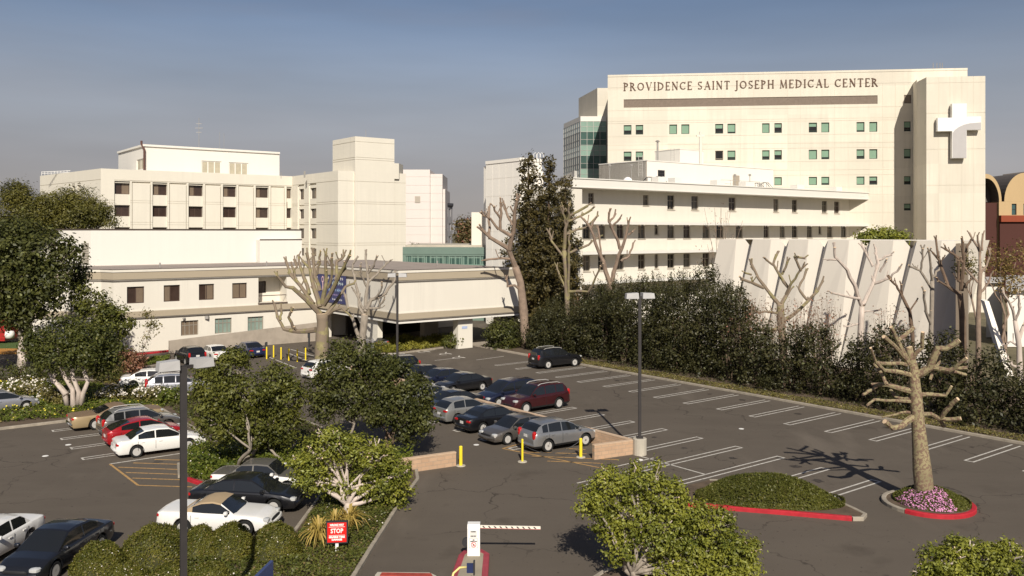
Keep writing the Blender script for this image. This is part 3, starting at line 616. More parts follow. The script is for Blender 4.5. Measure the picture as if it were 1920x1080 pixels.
for fc, n in ((gf, 4), (gs, 9)):
    for i in range(n+1):
        xx = fc.L*i/n; fbox(mu, fc, max(0, xx-.035), min(fc.L, xx+.035), 1, zg0, -.07, -.002)
    zz = zg0
    while zz > 2:
        for dz in (0, .95, 1.9, 3.3): fbox(mu, fc, 0, fc.L, zz-dz-.035, zz-dz+.02, -.05, -.003)
        zz -= fl
mu.build('mullions', metal_g, R)

# ---- old ward building
T0 = -74.5; R = empty('ward_building', V3(ST(Sx(1300, T0), T0), 0), 'long low cream ward building with slatted sunshades, left of the tall block', 'hospital')
s0, s1 = Sx(1072.5, T0), Sx(1641, T0); tw = T0-2.0
fe = Fac(ST(s0, T0), ST(s1, T0), 0, 20); zr1, zr0 = fe.z(1090, 335), fe.z(1090, 352)
# wall plane
fw_ = Fac(ST(s0+.0, tw), ST(s1-.7, tw), 0, zr0+.2)
zw = lambda py: fw_.z(1258, py)
r1 = (zw(366), zw(393)); r2 = (zw(419), zw(447)); r3 = (zw(476), zw(503)); r4 = (r3[0]-(r2[0]-r3[0]), r3[1]-(r2[1]-r3[1]))
wl = []
for px in (1108.5, 1211): wl.append((px, 5.2, r1[0]-.1, r1[0]-1.4))
for px in (1258, 1303, 1373, 1455, 1490, 1546, 1569, 1614): wl.append((px, 6.6 if px < 1400 else 4.8, r1[0], r1[1]))
for px in (1100, 1128, 1163, 1203, 1231, 1258, 1288, 1324, 1350, 1386, 1437, 1467, 1490, 1518, 1537.5, 1556, 1582, 1600, 1616):
    hw = 6.5 if px < 1400 else 4.9
    if px in (1231, 1537.5, 1600): hw *= .55
    wl.append((px, hw, r2[0], r2[1] if hw > 4 else r2[1]+.5))
for px in (1100, 1128, 1163, 1203, 1231, 1258, 1288, 1324, 1350):
    hw = 6.5 if px != 1231 else 3.5; wl.append((px, hw, r3[0], r3[1]))
for px in (1100, 1163, 1203, 1258, 1288): wl.append((px, 6.5, r4[0], r4[1]))
for px, hw, za, zb_ in wl: fw_.rec(fw_.x(px-hw), fw_.x(px+hw), zb_, za, .22)
mb = MB(); fw_.emit(mb)
mb.prism([ST(s0, tw-.3), ST(s1-.7, tw-.3), ST(s1-.7, tw-14), ST(s0, tw-14)], 0, zr0+.19)
mb.build('wall', cream2, R)
ward_glass = mat('pale_ward_glass', (.11, .10, .085), rough=.12, spec=.6, var=.3, scale=.7)
for i, (px, hw, za, zb_) in enumerate(wl): window(R, fw_, fw_.x(px-hw), fw_.x(px+hw), zb_, za, .22, frame_g, [glass_b, ward_glass, glass_d, ward_glass][i % 4], fw=.10, mull=(.5,), trans=(.62,), sill=conc_l, blind=((0, .48, .35, 1) if i % 4 == 1 else None), bm=blind_b)
mb = MB(); mb.prism([ST(s0, T0), ST(s1, T0), ST(s1, tw-16), ST(Sx(1052, T0-14), T0-14), ST(Sx(1060, T0-9), T0-9)], zr0, zr1-.02)
strip(mb, [ST(s0, T0), ST(s1, T0)], zr1-.02, zr1+.10, .1); strip(mb, [ST(s0, T0), ST(s1, T0)], zr0+.02, zr0+.14, .05)
mb.prism([ST(Sx(1050, T0-12), T0-12), ST(Sx(1079, T0), T0-.2), ST(Sx(1079, T0)+.8, T0-.6), ST(Sx(1056, T0-13), T0-13)], zr1-.02, zr1+.9)
mb.build('roof_slab', white, R)
xf0, xf1 = Sx(1072.5, T0-.1), Sx(1092, T0-.1)
mb = MB(); mb.prism([ST(xf0, T0-.15), ST(xf1, T0-.15), ST(xf1, tw), ST(xf0-.0, tw)], 0, zr0-.003); mb.build('end_fin', cream2, R); mb = MB(); mb.prism([ST(s1-.8, T0-.15), ST(s1-.5, T0-.15), ST(s1-.5, tw), ST(s1-.8, tw)], 0, zr0-.003); mb.build('end_fin', cream2, R); mb = MB()
mb.prism([ST(xf0, tw-.01), ST(xf0, tw-14), ST(xf0-.5, tw-14), ST(xf0-.2, tw-.01)], 0, zr0-.004)
mb.build('end_fin', cream2, R)
for zz in (fe.z(1092, 415), fe.z(1092, 472.5), fe.z(1092, 529)):
    mb = MB(); a, b = xf1, s1-.8
    mb.prism([ST(a, T0), ST(b, T0), ST(b, T0-.14), ST(a, T0-.14)], zz-.32, zz)
    for k in range(4): mb.prism([ST(a, T0-.36-k*.38), ST(b, T0-.36-k*.38), ST(b, T0-.56-k*.38), ST(a, T0-.56-k*.38)], zz-.20, zz-.05)
    n = 26
    for k in range(n+1):
        x = a+(b-a)*k/n; x = min(x, b-.1); mb.prism([ST(x, T0-.14), ST(x+.1, T0-.14), ST(x+.1, tw+.002), ST(x, tw+.002)], zz-.30, zz-.003)
    mb.build('sunshade', white, R)
# rooftop blocks
f1 = Fac(ST(Sx(1213, -84), -84), ST(Sx(1450, -84), -84), zr1-.1, ZP(301, ST(Sx(1213, -84), -84).y)); c1 = f1.P0
f1.rec(f1.x(1233.5), f1.x(1247), f1.z(1240, 331), f1.z(1240, 319), .15)
left1 = ST(Sx(1213, -84), Tx(1123, Sx(1213, -84)))
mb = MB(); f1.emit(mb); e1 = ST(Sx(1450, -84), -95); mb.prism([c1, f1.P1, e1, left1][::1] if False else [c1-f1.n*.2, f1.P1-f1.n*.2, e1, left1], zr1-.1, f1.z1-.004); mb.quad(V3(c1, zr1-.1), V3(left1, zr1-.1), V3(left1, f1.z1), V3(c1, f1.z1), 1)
strip(mb, [left1, c1, f1.P1], f1.z1-.02, f1.z1+.1, .08); mb.build('rooftop_block', [white, beige], R)
window(R, f1, f1.x(1233.5), f1.x(1247), f1.z(1240, 331), f1.z(1240, 319), .15, steel_d, glass_d, fw=.05, mull=(.33, .66), trans=(.5,))
f2 = Fac(ST(Sx(1275, -92), -92), ST(Sx(1345, -92), -92), f1.z1-.2, ZP(279.5, ST(Sx(1275, -92), -92).y)); left2 = ST(Sx(1275, -92), Tx(1221, Sx(1275, -92)))
mb = MB(); mb.prism([f2.P0, f2.P1, ST(Sx(1345, -92), -99), left2], f2.z0, f2.z1); strip(mb, [left2, f2.P0, f2.P1], f2.z1-.02, f2.z1+.08, .06); mb.build('rooftop_block', white, R)
mb = MB(); fbox(mb, f1, f1.x(1374), f1.x(1386), zr1+.05, f1.z(1380, 329), -.06, -.003); mb.build('rooftop_door', mat('tan_door', (.33, .28, .22), var=.08), R)
def ladder(px, Y, py0, py1, name='ladder', w=.5, par=None, mt=None):
    a = PT(px, py0, Y); b = PT(px, py1, Y); mb = MB()
    for dx in (-w/2, w/2): mb.tube([a+Vector((dx, 0, 0)), b+Vector((dx, 0, 0))], .035, 5)
    n = int((a.z-b.z)/.35)
    for i in range(n): z = b.z+.2+i*.35; mb.tube([Vector((a.x-w/2, a.y, z)), Vector((a.x+w/2, a.y, z))], .02, 4)
    mb.build(name, mt or metal_g, par)
YT = lambda px, t: ST(Sx(px, t), t).y
ladder(1201, YT(1201, -82.5), 291, 331, par=R, w=.55); ladder(1261, YT(1261, -91), 278, 302, par=R)
for px, Y, py in ((1223, YT(1223, -79), 322), (1424, YT(1424, -79), 336)):
    mb = MB(); c = PT(px, py+12, Y); c.z = zr1; s_ = 1.25
    for dy in (0, .9):
        mb.tube([c+Vector((-1.3*s_, dy, 0)), c+Vector((-.5*s_, dy, 1.05)), c+Vector((0, dy, 1.05)), c+Vector((.9*s_, dy, 0))], .035, 5)
        mb.tube([c+Vector((-.3*s_, dy, 0)), c+Vector((.5*s_, dy, 1.15)), c+Vector((1.0*s_, dy, 1.1)), c+Vector((1.8*s_, dy, 0))], .035, 5)
        for q in (-.5, 0, .5, 1.): mb.tube([c+Vector((q*s_, dy, 0)), c+Vector((q*s_, dy, 1.05))], .03, 5)
    mb.build('roof_stair_rail', steel_d, R)
mb = MB(); a = PT(1313, 291, 127); b = PT(1313.5, 247, 127)
mb.tube([Vector((b.x, b.y, f1.z1)), Vector((b.x, b.y, b.z))], .22, 8); mb.box(b+Vector((0, 0, -.6)), (1.15, .3, .3)); mb.build('rooftop_cross', cream2, R)
mb = MB(); a = PT(1233, 266, YT(1233, -88)); mb.tube([Vector((a.x, a.y, f1.z1-.1)), a], .14, 8); mb.lathe(a, [(.3, 0), (.34, .12), (.1, .25)], 8); mb.build('vent_pipe', metal_g, R)
mb = MB(); a = PT(1177, 333, YT(1177, -78)); mb.lathe((a.x, a.y, zr1), [(.62, 0), (.62, .25), (.5, .55), (.25, .75), (.001, .8)], 14); mb.build('roof_vent_dome', white_m, R, smooth=True)
mb = MB()
for px in (1143, 1184, 1378, 1406): 
    a = PT(px, 312 if px < 1200 else 330, YT(px, -79)); mb.tube([Vector((a.x, a.y, zr1)), a], .05, 5); mb.lathe(a, [(.18, 0), (.22, .2), (.05, .3)], 7)
mb.build('roof_vents', metal_g, R)
mb = MB(); pr = [V3(ST(Sx(px, -78), -78), zr1+1.1) for px in (1352, 1370, 1390, 1410, 1425)]
mb.tube(pr, .03, 4); mb.tube([q-Vector((0, 0, .5)) for q in pr], .03, 4); [mb.tube([q, q-Vector((0, 0, 1.1))], .03, 4) for q in pr]; mb.build('roof_railing', metal_g, R)
for px, w in ((1235, 1.4), (1265, 1.2), (1345, 1.6), (1495, 1.8), (1567, 1.5), (1595, 1.5), (1400, 2)): mb = MB(); mb.box(V3(ST(Sx(px, -77), -77), zr1+.45), (w, 1.2, .9), rz=TH); mb.build('roof_unit', white, R)

# ---- plain stair tower left of the conifer
stair_m = wall_mat('stair_tower_paint', (.80, .755, .68), .05)
R = empty('stair_tower', V3(XY(960, 105), 0), 'plain cream windowless stair tower behind the dark conifer', 'building')
Yc = 105.; c = XY(975, Yc); sC, tC = toST(c); zt2 = ZP(297, Yc); l = ST(sC, Tx(911, sC)); r = ST(Sx(1016, tC), tC)
ff = Fac(l, c, 0, zt2); ff2 = Fac(c, r, 0, zt2)
for k in range(1, 9): ff.groove(zt2-2.2*k, .04, .025); ff2.groove(zt2-2.2*k, .04, .025)
for u in (.2, .4, .6, .8): ff.vgroove(ff.L*u, .04, .025)
mb = MB(); ff.emit(mb); ff2.emit(mb); mb.prism([l-ff.n*.05, c+Vector((0, .06)), r-ff2.n*.05, r-Vector((ff2.n.x, ff2.n.y))*9+Vector((-2, 4)), l+Vector((2, 9))], 0, zt2-.01); strip(mb, [l, c, r], zt2-.3, zt2+.1, .08)
mb.prism([ST(sC+1, tC-.5), ST(s0+3, tC-.5), ST(s0+3, tC-6), ST(sC+1, tC-6)], 0, ZP(322, 108)); mb.build('wall', stair_m, R)
mb = MB(); q = V3(XY(1009, 106), zt2)
for dx in (-.35, .05, .45): mb.tube([q+Vector((dx-.18, 0, 0)), q+Vector((dx-.18, 0, .6)), q+Vector((dx, 0, .8)), q+Vector((dx+.18, 0, .6)), q+Vector((dx+.18, 0, 0))], .035, 5)
mb.build('ladder_hoop', white_m, R)
mb = MB(); mb.prism([XY(884, 118), XY(912, 118), XY(912, 126), XY(884, 126)], 0, ZP(398, 118)); tag(mb.build('annexe_block', cream2), 'low cream block tucked behind the stair tower beside the green tree', 'building')

# ---- four storey wing on the left
TW = -150.6; Yw = ST(Sx(220, TW), TW).y; ztw = ZP(317, Yw)
R = empty('four_storey_wing', V3(ST(Sx(380, TW), TW), 0), 'four storey cream hospital wing with brown windows and a blank end tower', 'hospital')
sL, sR = Sx(189, TW), Sx(547.5, TW); fW = Fac(ST(sL, TW), ST(sR, TW), 0, ztw)
Z = lambda py: fW.z(229, py)
bays = [(214.5, 244), (286, 314), (353.5, 381), (418, 443.5), (479.5, 504), (537.3, 547)]
rows = [(Z(343), Z(364)), (Z(385), Z(405.5)), (Z(427), Z(447))]
for z in [Z(376), Z(380), Z(417), Z(421.5), Z(459), Z(463)]: fW.groove(z, .09, .05)
gz = Z(338)
fW.rec(fW.x(214.5), fW.L, gz-.04, gz+.04, .08)
wl = []
for i, (a, b) in enumerate(bays):
    xa, xb = fW.x(a), min(fW.L, fW.x(b)); fW.rec(xa, xb, 2, gz-.15, .22)
    if i < 5: fW.rec(fW.x(b+4), fW.x(bays[i+1][0]-4.2), Z(343), gz-.15, .25); fW.vgroove(fW.x(b+4), .10, .2, 2, gz-.15); fW.vgroove(fW.x(bays[i+1][0]-4.2), .10, .2, 2, gz-.15)
    fW.rec(xa, xb, Z(341), gz-.15, .7)
    fW.rec(xa, xb, Z(342.6), Z(341), .22)
    for (za, zb_) in rows:
        fW.rec(xa, xb, zb_, za, .7); fW.rec(xa, xb, zb_-2.0, zb_-1.75, .35)
        wl.append((xa, xb, zb_, za, i))
mb = MB(); fW.emit(mb); mb.prism([fW.P0-fW.n*.8, fW.P1-fW.n*.8+fW.d*6, ST(sR+6, TW-15), ST(sL-2, TW-15)], 0, ztw-.01)
# left return
pl = XY(75, 158); fl_ = Fac(pl, fW.P0, 0, ztw); fl_.groove(gz, .10, .06)
for z in [Z(376), Z(380), Z(417)]: fl_.groove(z, .09, .05)
lw = [(134, 140), (144.5, 151.5)]
for a, b in lw: fl_.rec(fl_.x(a), fl_.x(b), Z(365), Z(344), .5); fl_.rec(fl_.x(a), fl_.x(b), Z(342), gz-.2, .5)
fl_.emit(mb); mb.prism([pl-fl_.n*.6, fW.P0-fl_.n*.6, ST(sL+3, TW-18), XY(75, 185)], 0, ztw-.012)
# right-hand return and end block
tE = Tx(633.8, sR); fR = Fac(ST(sR, TW), ST(sR, tE), 0, ztw); fE = Fac(ST(sR, tE), ST(Sx(761, tE), tE), 0, ztw)
for fc in (fR, fE):
    fc.groove(fE.z(690, 341), .10, .06)
    for py in (379, 382.7, 417, 421, 456, 460): fc.groove(fE.z(690, py), .09, .05)
rw = [(352, 372), (391, 409), (428, 447), (466, 480.5)]
for a, b in ((561, 570), (582, 593)):
    fR.rec(fR.x(a-3), fR.x(b), 2, fE.z(690, 343), .2)
    for za, zb_ in rw: fR.rec(fR.x(a-2), fR.x(b), fR.z(588, zb_), fR.z(588, za), .6); fR.rec(fR.x(a-2), fR.x(b), fR.z(588, za)+.5, fR.z(588, za)+.75, .35)
fR.emit(mb); fE.emit(mb); mb.prism([ST(sR+.7, TW-3), ST(sR+.7, tE-.2), ST(Sx(761, tE), tE-.2), ST(Sx(761, tE), tE-16), ST(sR+.7, tE-16)], 0, ztw-.014)
mb.build('wall', cream, R)
pat = [(.5, 1), (0, .45), (0, .42), (0, .42), (0, .4), (.1, 1)]
for n, (xa, xb, za, zb_, i) in enumerate(wl):
    row = n % 3
    window(R, fW, xa, xb, za, zb_, .7, brown_frame, glass_b, fw=.10, mull=(.5,) if i < 5 else (), blind=((pat[i][0], pat[i][1], 0, 1) if row == 0 else ((0, .4, 0, 1) if i == 4 and row == 1 else None)), bm=blind_b)
    if row == 0 and 0 < i < 5: pass
for a, b in ((561, 570), (582, 593)):
    for k, (za, zb_) in enumerate(rw): window(R, fR, fR.x(a-2), fR.x(b), fR.z(588, zb_), fR.z(588, za), .6, brown_frame, glass_b, fw=.12, blind=(.35, 1, 0, 1) if k == 0 or a > 580 else None, bm=blind_b)
for a, b in lw: window(R, fl_, fl_.x(a), fl_.x(b), Z(365), Z(344), .5, brown_frame, glass_b, fw=.1)
# tall end tower
zT = ZP(255.5, ST(Sx(666, tE+.35), tE+.35).y); sT = Sx(666, tE+.35); tl = ST(sT, Tx(623.7, sT)); tr = ST(Sx(739.5, tE+.35), tE+.35)
fa = Fac(tl, ST(sT, tE+.35), 0, zT); fb = Fac(ST(sT, tE+.35), tr, 0, zT)
for fc in (fa, fb):
    for py in (265.5, 295, 299, 341, 379, 382.7, 417, 421, 456, 460): fc.groove(fb.z(690 if py > 300 else 670, py), .10, .06)
mb = MB(); fa.emit(mb); fb.emit(mb); mb.prism([tl-fa.n*.1, fa.P1-fa.n*.1-fb.n*.1, tr-fb.n*.1, tr+Vector((-4, 8)), tl+Vector((3, 6))], 0, zT-.01)
mb.prism([tr, tr+(tr-fb.P0).normalized()*.9, tr+Vector((1, 4)), tr+Vector((0, 4))], ztw-1, ZP(306, tr.y)); mb.build('end_tower', cream, R)
# penthouse
tP = -158.; sP = Sx(270, tP); fP = Fac(ST(sP, tP), ST(Sx(524, tP), tP), ztw-.2, ZP(274, ST(sP, tP).y)); pL = ST(sP, Tx(222, sP)); fQ = Fac(pL, ST(sP, tP), ztw-.2, fP.z1)
PW = [(378, 415, 301, 325), (429.5, 465.5, 304, 328)]
for a, b, c_, d in PW: fP.rec(fP.x(a), fP.x(b), fP.z(a, d), fP.z(a, c_), .2)
fQ.rec(fQ.x(256), fQ.x(269.3), fQ.z(263, 319), fQ.z(263, 298), .2)
mb = MB(); fP.emit(mb); fQ.emit(mb); mb.prism([fP.P0-fP.n*.3+Vector((.1, .1)), fP.P1-fP.n*.3, ST(Sx(524, tP), tP-12), pL+Vector((1, 1))], ztw-.2, fP.z1-.01)
mb.build('penthouse', white, R); mb = MB(); strip(mb, [pL, fP.P0, fP.P1], fP.z1-.03, fP.z1+.32, .25); mb.build('penthouse_coping', white, R)
lou = mat('yellowed_louvre', (.40, .36, .27), var=.12, scale=2)
for a, b, c_, d in PW: window(R, fP, fP.x(a), fP.x(b), fP.z(a, d), fP.z(a, c_), .2, white, lou, fw=.18, mull=(.33, .66))
window(R, fQ, fQ.x(256), fQ.x(269.3), fQ.z(263, 319), fQ.z(263, 298), .2, white, lou, fw=.18, mull=(.5,))
mb = MB(); q = ST(sP, tP+.25); mb.tube([V3(q, ztw), V3(q, ztw+4), V3(q+Vector((-.5, 0)), ztw+5), V3(q+Vector((-.5, 0)), fP.z1+.9)], .2, 6); mb.build('flue_pipe', mat('rust_flue', (.10, .05, .04)), R)
mb = MB()
for px, Y, py0, py1, r_ in ((373, 160, 290, 221, .05), (571, 152, 330, 321, .18), (527, 152, 332, 323, .06), (412, 162, 290, 247, .03), (420, 162, 290, 250, .03), (686, 150, 262, 243, .04)): mb.tube([PT(px, py0+3, Y), PT(px, py1, Y)], r_, 6)
for py, w in ((232, 1.0), (240, 1.4), (248, 1.0)): mb.box(PT(373, py, 160), (w, .1, .08))
mb.build('aerials', metal_g, R)
mb = MB()
for px in range(78, 132, 6): mb.tube([PT(px, 329-(px-78)*.1, 152), PT(px, 322-(px-78)*.05, 152)], .04, 4)
mb.tube([PT(78, 322.5, 152), PT(132, 320, 152)], .05, 4); mb.tube([PT(78, 325.5, 152), PT(132, 323, 152)], .04, 4); mb.build('roof_railing', white_m, R)

# ---- stepped block right of the wing
R = empty('stepped_block', V3(XY(790, 175), 0), 'pale pinkish stepped block with fine horizontal grooves, right of the blank cream tower', 'building')
Ys = 176.; mb = MB()
for a, b, py, dy in ((755, 806, 318, 0), (806, 829.5, 325.5, 1.2), (829.5, 834.5, 353.5, 2.6)):
    fc = Fac(XY(a, Ys+dy), XY(b, Ys+dy), 0, ZP(py, Ys))
    for k, yy in enumerate(list(range(332, 480, 31))+list(range(348, 480, 31))):
        if yy > py+3: fc.groove(ZP(yy, Ys), .12, .05)
    fc.emit(mb); mb.prism([fc.P0+Vector((0, .2)), fc.P1+Vector((0, .2)), fc.P1+Vector((0, 14)), fc.P0+Vector((-3, 14))], 0, fc.z1-.01)
mb.prism([XY(742, 180), XY(755.5, 176.5), XY(755.5, 190), XY(742, 190)], 0, ZP(320, 176)); mb.build('wall', pinkwhite, R)
fc = Fac(XY(755, Ys), XY(806, Ys), 0, 24); mb = MB(); fbox(mb, fc, fc.x(778), fc.x(788), fc.z(780, 380), fc.z(780, 368), -.1, -.01); mb.build('vent_louvre', beige, R)
R = empty('grey_block', V3(XY(842, 186), 0), 'distant grey building with white windows and a dark eave, beyond the pinkish block', 'building')
greyw = wall_mat('grey_render', (.30, .29, .30)); mb = MB(); fc = Fac(XY(833, 184), XY(848, 188), 0, ZP(385, 185))
ws = [(px0, px1, y0, y1) for (px0, px1) in ((835, 840), (841.5, 845.5)) for (y0, y1) in ((391, 406), (419, 433), (443, 458))]
for a, b, y0, y1 in ws: fc.rec(fc.x(a), fc.x(b), fc.z(a, y1), fc.z(a, y0), .3)
fc.emit(mb); mb.prism([fc.P0+Vector((0, .5)), fc.P1+Vector((0, .5)), fc.P1+Vector((-1, 15)), fc.P0+Vector((-1, 15))], 0, fc.z1-.01); mb.build('wall', greyw, R)
for a, b, y0, y1 in ws: window(R, fc, fc.x(a), fc.x(b), fc.z(a, y1), fc.z(a, y0), .3, frame_l, white_m, fw=.1, mull=(.5,))
mb = MB(); mb.prism([fc.P0+Vector((-.2, -.6)), fc.P1+Vector((.3, -.6)), fc.P1+Vector((-1, 15)), fc.P0+Vector((-1, 15))], fc.z1, fc.z1+.5); mb.build('eave', mat('slate_eave', (.06, .06, .07)), R)
strip_ = None

# ---- teal glass link
R = empty('glass_link', V3(XY(840, 116), 0), 'low teal panelled link building with a band of windows behind the entrance roof', 'building')
fc = Fac(XY(755, 116), XY(914, 114), 0, ZP(463.5, 115)); ps = [760+i*11.7 for i in range(14)]; zb_, za = fc.z(830, 496.5), fc.z(830, 480)
for a in ps[:-1]: fc.rec(fc.x(a+.6), fc.x(a+11.1), zb_, za, .15)
fc.groove(fc.z(830, 477.5), .1, .06)
mb = MB(); fc.emit(mb); mb.build('teal_wall', teal, R)
for i, a in enumerate(ps[:-1]): window(R, fc, fc.x(a+.6), fc.x(a+11.1), zb_, za, .15, mat('pale_teal_frame', (.22, .33, .27), var=0), glass_t, fw=.05, mull=(.35,) if i % 2 else (.7,), blind=(0, 1, .78, 1) if i % 3 else (.1, .4, 0, 1), bm=teal)
mb = MB(); mb.prism([fc.P0-fc.n*.3, fc.P1-fc.n*.3, fc.P1+Vector((0, 18)), fc.P0+Vector((0, 18))], 0, fc.z1); mb.prism([fc.P0+Vector((0, 3)), fc.P1+Vector((0, 3)), fc.P1+Vector((0, 20)), fc.P0+Vector((0, 20))], fc.z1, ZP(459, 120)); mb.build('roof', conc_l, R)

# ---- low two storey building with the entrance canopy
TL, TC = -88.6, -71.2; ZR = 7.90
R = empty('clinic_building', V3(ST(30, -88), 0), 'low two storey cream building with tan bands and a deep entrance canopy', 'building')
sA = Sx(213, TL); sB = 41.3; sE = Sx(972, TC)
pA = ST(sA, TL); pB = ST(sB, TL); pC = ST(sB, TC); pD = ST(sE, TC); pZ = XY(190, pA.y+.9); pY = XY(60, pA.y+1.8)
fL = Fac(pA, pB, 0, ZR); up = [(238, 270.5, 538, 569.5), (307, 337.5, 535, 566), (373, 401.5, 533, 563), (435.5, 463, 531, 560)]; lo = [(339.5, 372, 602, 630), (403, 434.5, 597.5, 626), (464.5, 494, 594.5, 624)]
for a, b, c_, d in up+lo: fL.rec(fL.x(a), fL.x(b), fL.z(a, d), fL.z(a, c_), .22)
lg = (fL.x(484.5), fL.x(537.5), fL.z(511, 567), fL.z(511, 519.5)); fL.rec(*lg, 1.9); lw2 = (fL.x(488), fL.x(512), lg[2]+.9, lg[3]-.5); fL.rec(*lw2, 2.1)
mb = MB(); fL.emit(mb)
mb.quad(V3(pZ, 0), V3(pA, 0), V3(pA, ZR), V3(pZ, ZR)); mb.quad(V3(pY, 0), V3(pZ, 0), V3(pZ, ZR), V3(pY, ZR))
sF = sB+1.1
mb.prism([pB, ST(sB+1.6, TL), ST(sB+1.6, TL-1), ST(sB, TL-1)], 0, 3.1)
bk1 = [ST(sB+1.6, TL-1), ST(sE+6, TL-1), ST(sE+6, TL-1.4), ST(sB+1.6, TL-1.4)]; mb.prism(bk1, 0, 3.1)
mb.build('wall', cream2, R)
for i, (a, b, c_, d) in enumerate(up): window(R, fL, fL.x(a), fL.x(b), fL.z(a, d), fL.z(a, c_), .22, brown_frame, glass_b, fw=.09, mull=(.52 if i != 1 else .42,), blind=[(.5, 1, 0, 1), (0, .42, 0, 1), (.45, 1, 0, 1), (0, 1, 0, 1)][i], bm=blind_b)
for i, (a, b, c_, d) in enumerate(lo): window(R, fL, fL.x(a), fL.x(b), fL.z(a, d), fL.z(a, c_), .22, frame_g, [blind_b, glass_c, glass_c][i], fw=.07, mull=(.25, .5, .75), trans=(.68,))
window(R, fL, *lw2, 2.1, brown_frame, glass_b, fw=.1, mull=(.5,))
mb = MB(); fbox(mb, fL, lg[0]-.05, lg[1]+.05, lg[2]-.12, lg[2]-.003, -.15, 0-.003); fbox(mb, fL, lg[0]+.02, lg[1]-.02, lg[2]+.7, lg[2]+.78, .05, .12); mb.build('balcony_edge', mat('brown_rail', (.09, .06, .045)), R)
# roof and canopy mass
zc0 = 3.05
inn = lambda p, k: p
mb = MB(); body = [pC, pD, ST(sE, -100), ST(sB, -100)]
mb.prism(body, zc0, ZR-.02, 0); mb.build('canopy', cream2, R)
ft = [pY, pZ, pA, pB, pC, pD]
mb = MB(); rf = [pY+Vector((0, .1)), pZ+Vector((0, .1)), pA-fL.n*.15, pB-fL.n*.15+Vector((.1, .1)), ST(sB+.1, TC-.1), ST(sE, TC-.1), ST(sE, -104), Vector((pY.x, 100))]
mb.add([V3(p, ZR-.01) for p in rf], [tuple(range(len(rf)))]); mb.build('flat_roof', roofm, R)
for z0, z1, o_, m_, nm in ((7.72, ZR+.06, .14, cream2, 'coping'), (7.02, 7.72, .08, tanband, 'fascia_band'), (3.34, 3.92, .08, tanband, 'fascia_band'), (3.92, 4.02, .05, cream2, 'trim')):
    mb = MB(); strip(mb, ft, z0, z1, o_); mb.build(nm, m_, R)
for z in (6.93, 6.84, 3.26, 3.18): mb = MB(); strip(mb, ft, z-.03, z, .06); mb.build('dark_trim', dark_edge, R)  # thin dark strips along the lines below the tan bands
mb = MB(); strip(mb, [pB, pC, pD], 2.98, 3.14, .10); mb.build('soffit_edge', white, R)
mb = MB(); strip(mb, ft, ZR+.06, ZR+.10, .16); mb.build('roof_edge', dark_edge, R)
# columns
def colm(px0, px1, t, m_, d=.9, top=zc0+.01, flare=0):
    mb = MB(); a, b = Sx(px0, t), Sx(px1, t)
    if flare: mb.prism([ST(a, t), ST(b, t), ST(b, t-d), ST(a, t-d)], 0, .02); mb.add([V3(ST(a+flare, t), 0), V3(ST(b, t), 0), V3(ST(b, t), top), V3(ST(a, t), top), V3(ST(a+flare, t-d), 0), V3(ST(b, t-d), 0), V3(ST(b, t-d), top), V3(ST(a, t-d), top)], [(0, 1, 2, 3), (7, 6, 5, 4), (0, 4, 5, 1), (1, 5, 6, 2), (3, 2, 6, 7), (0, 3, 7, 4)])
    else: mb.prism([ST(a, t), ST(b, t), ST(b, t-d), ST(a, t-d)], 0, top)
    mb.build('column', m_, R)
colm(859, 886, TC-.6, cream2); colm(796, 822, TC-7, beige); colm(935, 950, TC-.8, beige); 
mb = MB(); q0 = ST(sB+.3, TC-6.4); q1 = ST(sB+.3, TC-3.2)
mb.add([V3(ST(sB+.25, TC-9), zc0), V3(ST(sB+.25, TC-4.5), zc0), V3(ST(sB+.25, TC-4.5), 0), V3(ST(sB+.25, TC-5.2), 0), V3(ST(sB+.8, TC-9), zc0), V3(ST(sB+.8, TC-4.5), zc0), V3(ST(sB+.8, TC-4.5), 0), V3(ST(sB+.8, TC-5.2), 0)], [(0, 1, 2, 3), (7, 6, 5, 4), (0, 4, 5, 1), (1, 5, 6, 2), (2, 6, 7, 3), (3, 7, 4, 0)]); mb.build('tapered_pier', cream2, R)
mb = MB(); mb.prism([ST(sB+3, TL+1), ST(sE, TL+1), ST(sE, TL+.6), ST(sB+3, TL+.6)], 0, zc0); mb.build('dark_back_wall', mat('back_wall_shade', (.03, .025, .022), rough=.3, var=.2), R)  # near-black back wall: shade under the canopy put into its colour
# upper block
tU = -102.7; sU = Sx(170, tU); uC = ST(sU, tU); uR = ST(Sx(565, tU), tU); zU = ZP(431.3, uC.y); uL = XY(105, uC.y+3.0)
fU = Fac(uC, uR, ZR-.05, zU); fU2 = Fac(uL, uC, ZR-.05, zU)
xl_ = (fU2.x(153), fU2.x(166.5), fU2.z(160, 497), fU2.z(160, 456)); fU2.rec(*xl_, .15)
mb = MB(); fU.emit(mb); fU2.emit(mb); mb.prism([fU.P0-fU.n*.2+Vector((.2, .1)), fU.P1-fU.n*.2, ST(Sx(565, tU), tU-14), Vector((uL.x+1, uL.y+10)), uL+Vector((.1, .3))], ZR-.05, zU-.01)
sq = Fac(ST(Sx(487, tU+1.2), tU+1.2), ST(Sx(566, tU+1.2), tU+1.2), ZR-.05, ZP(450, ST(Sx(487, tU+1.2), tU+1.2).y)); mb.prism([sq.P0, sq.P1, sq.P1-sq.n*1.19, sq.P0-sq.n*1.19], ZR-.05, sq.z1)
mb.build('upper_block', white, R)
mb = MB(); strip(mb, [uL, uC, uR], zU, zU+.14, .06); strip(mb, [sq.P0, sq.P1], sq.z1, sq.z1+.10, .08); mb.build('roof_edge', dark_edge, R)
mb = MB()
for k in range(13):
    z = xl_[2]+(xl_[3]-xl_[2])*(k+.5)/13; fbox(mb, fU2, xl_[0]+.01, xl_[1]-.01, z-.07, z+.05, .0, .13)
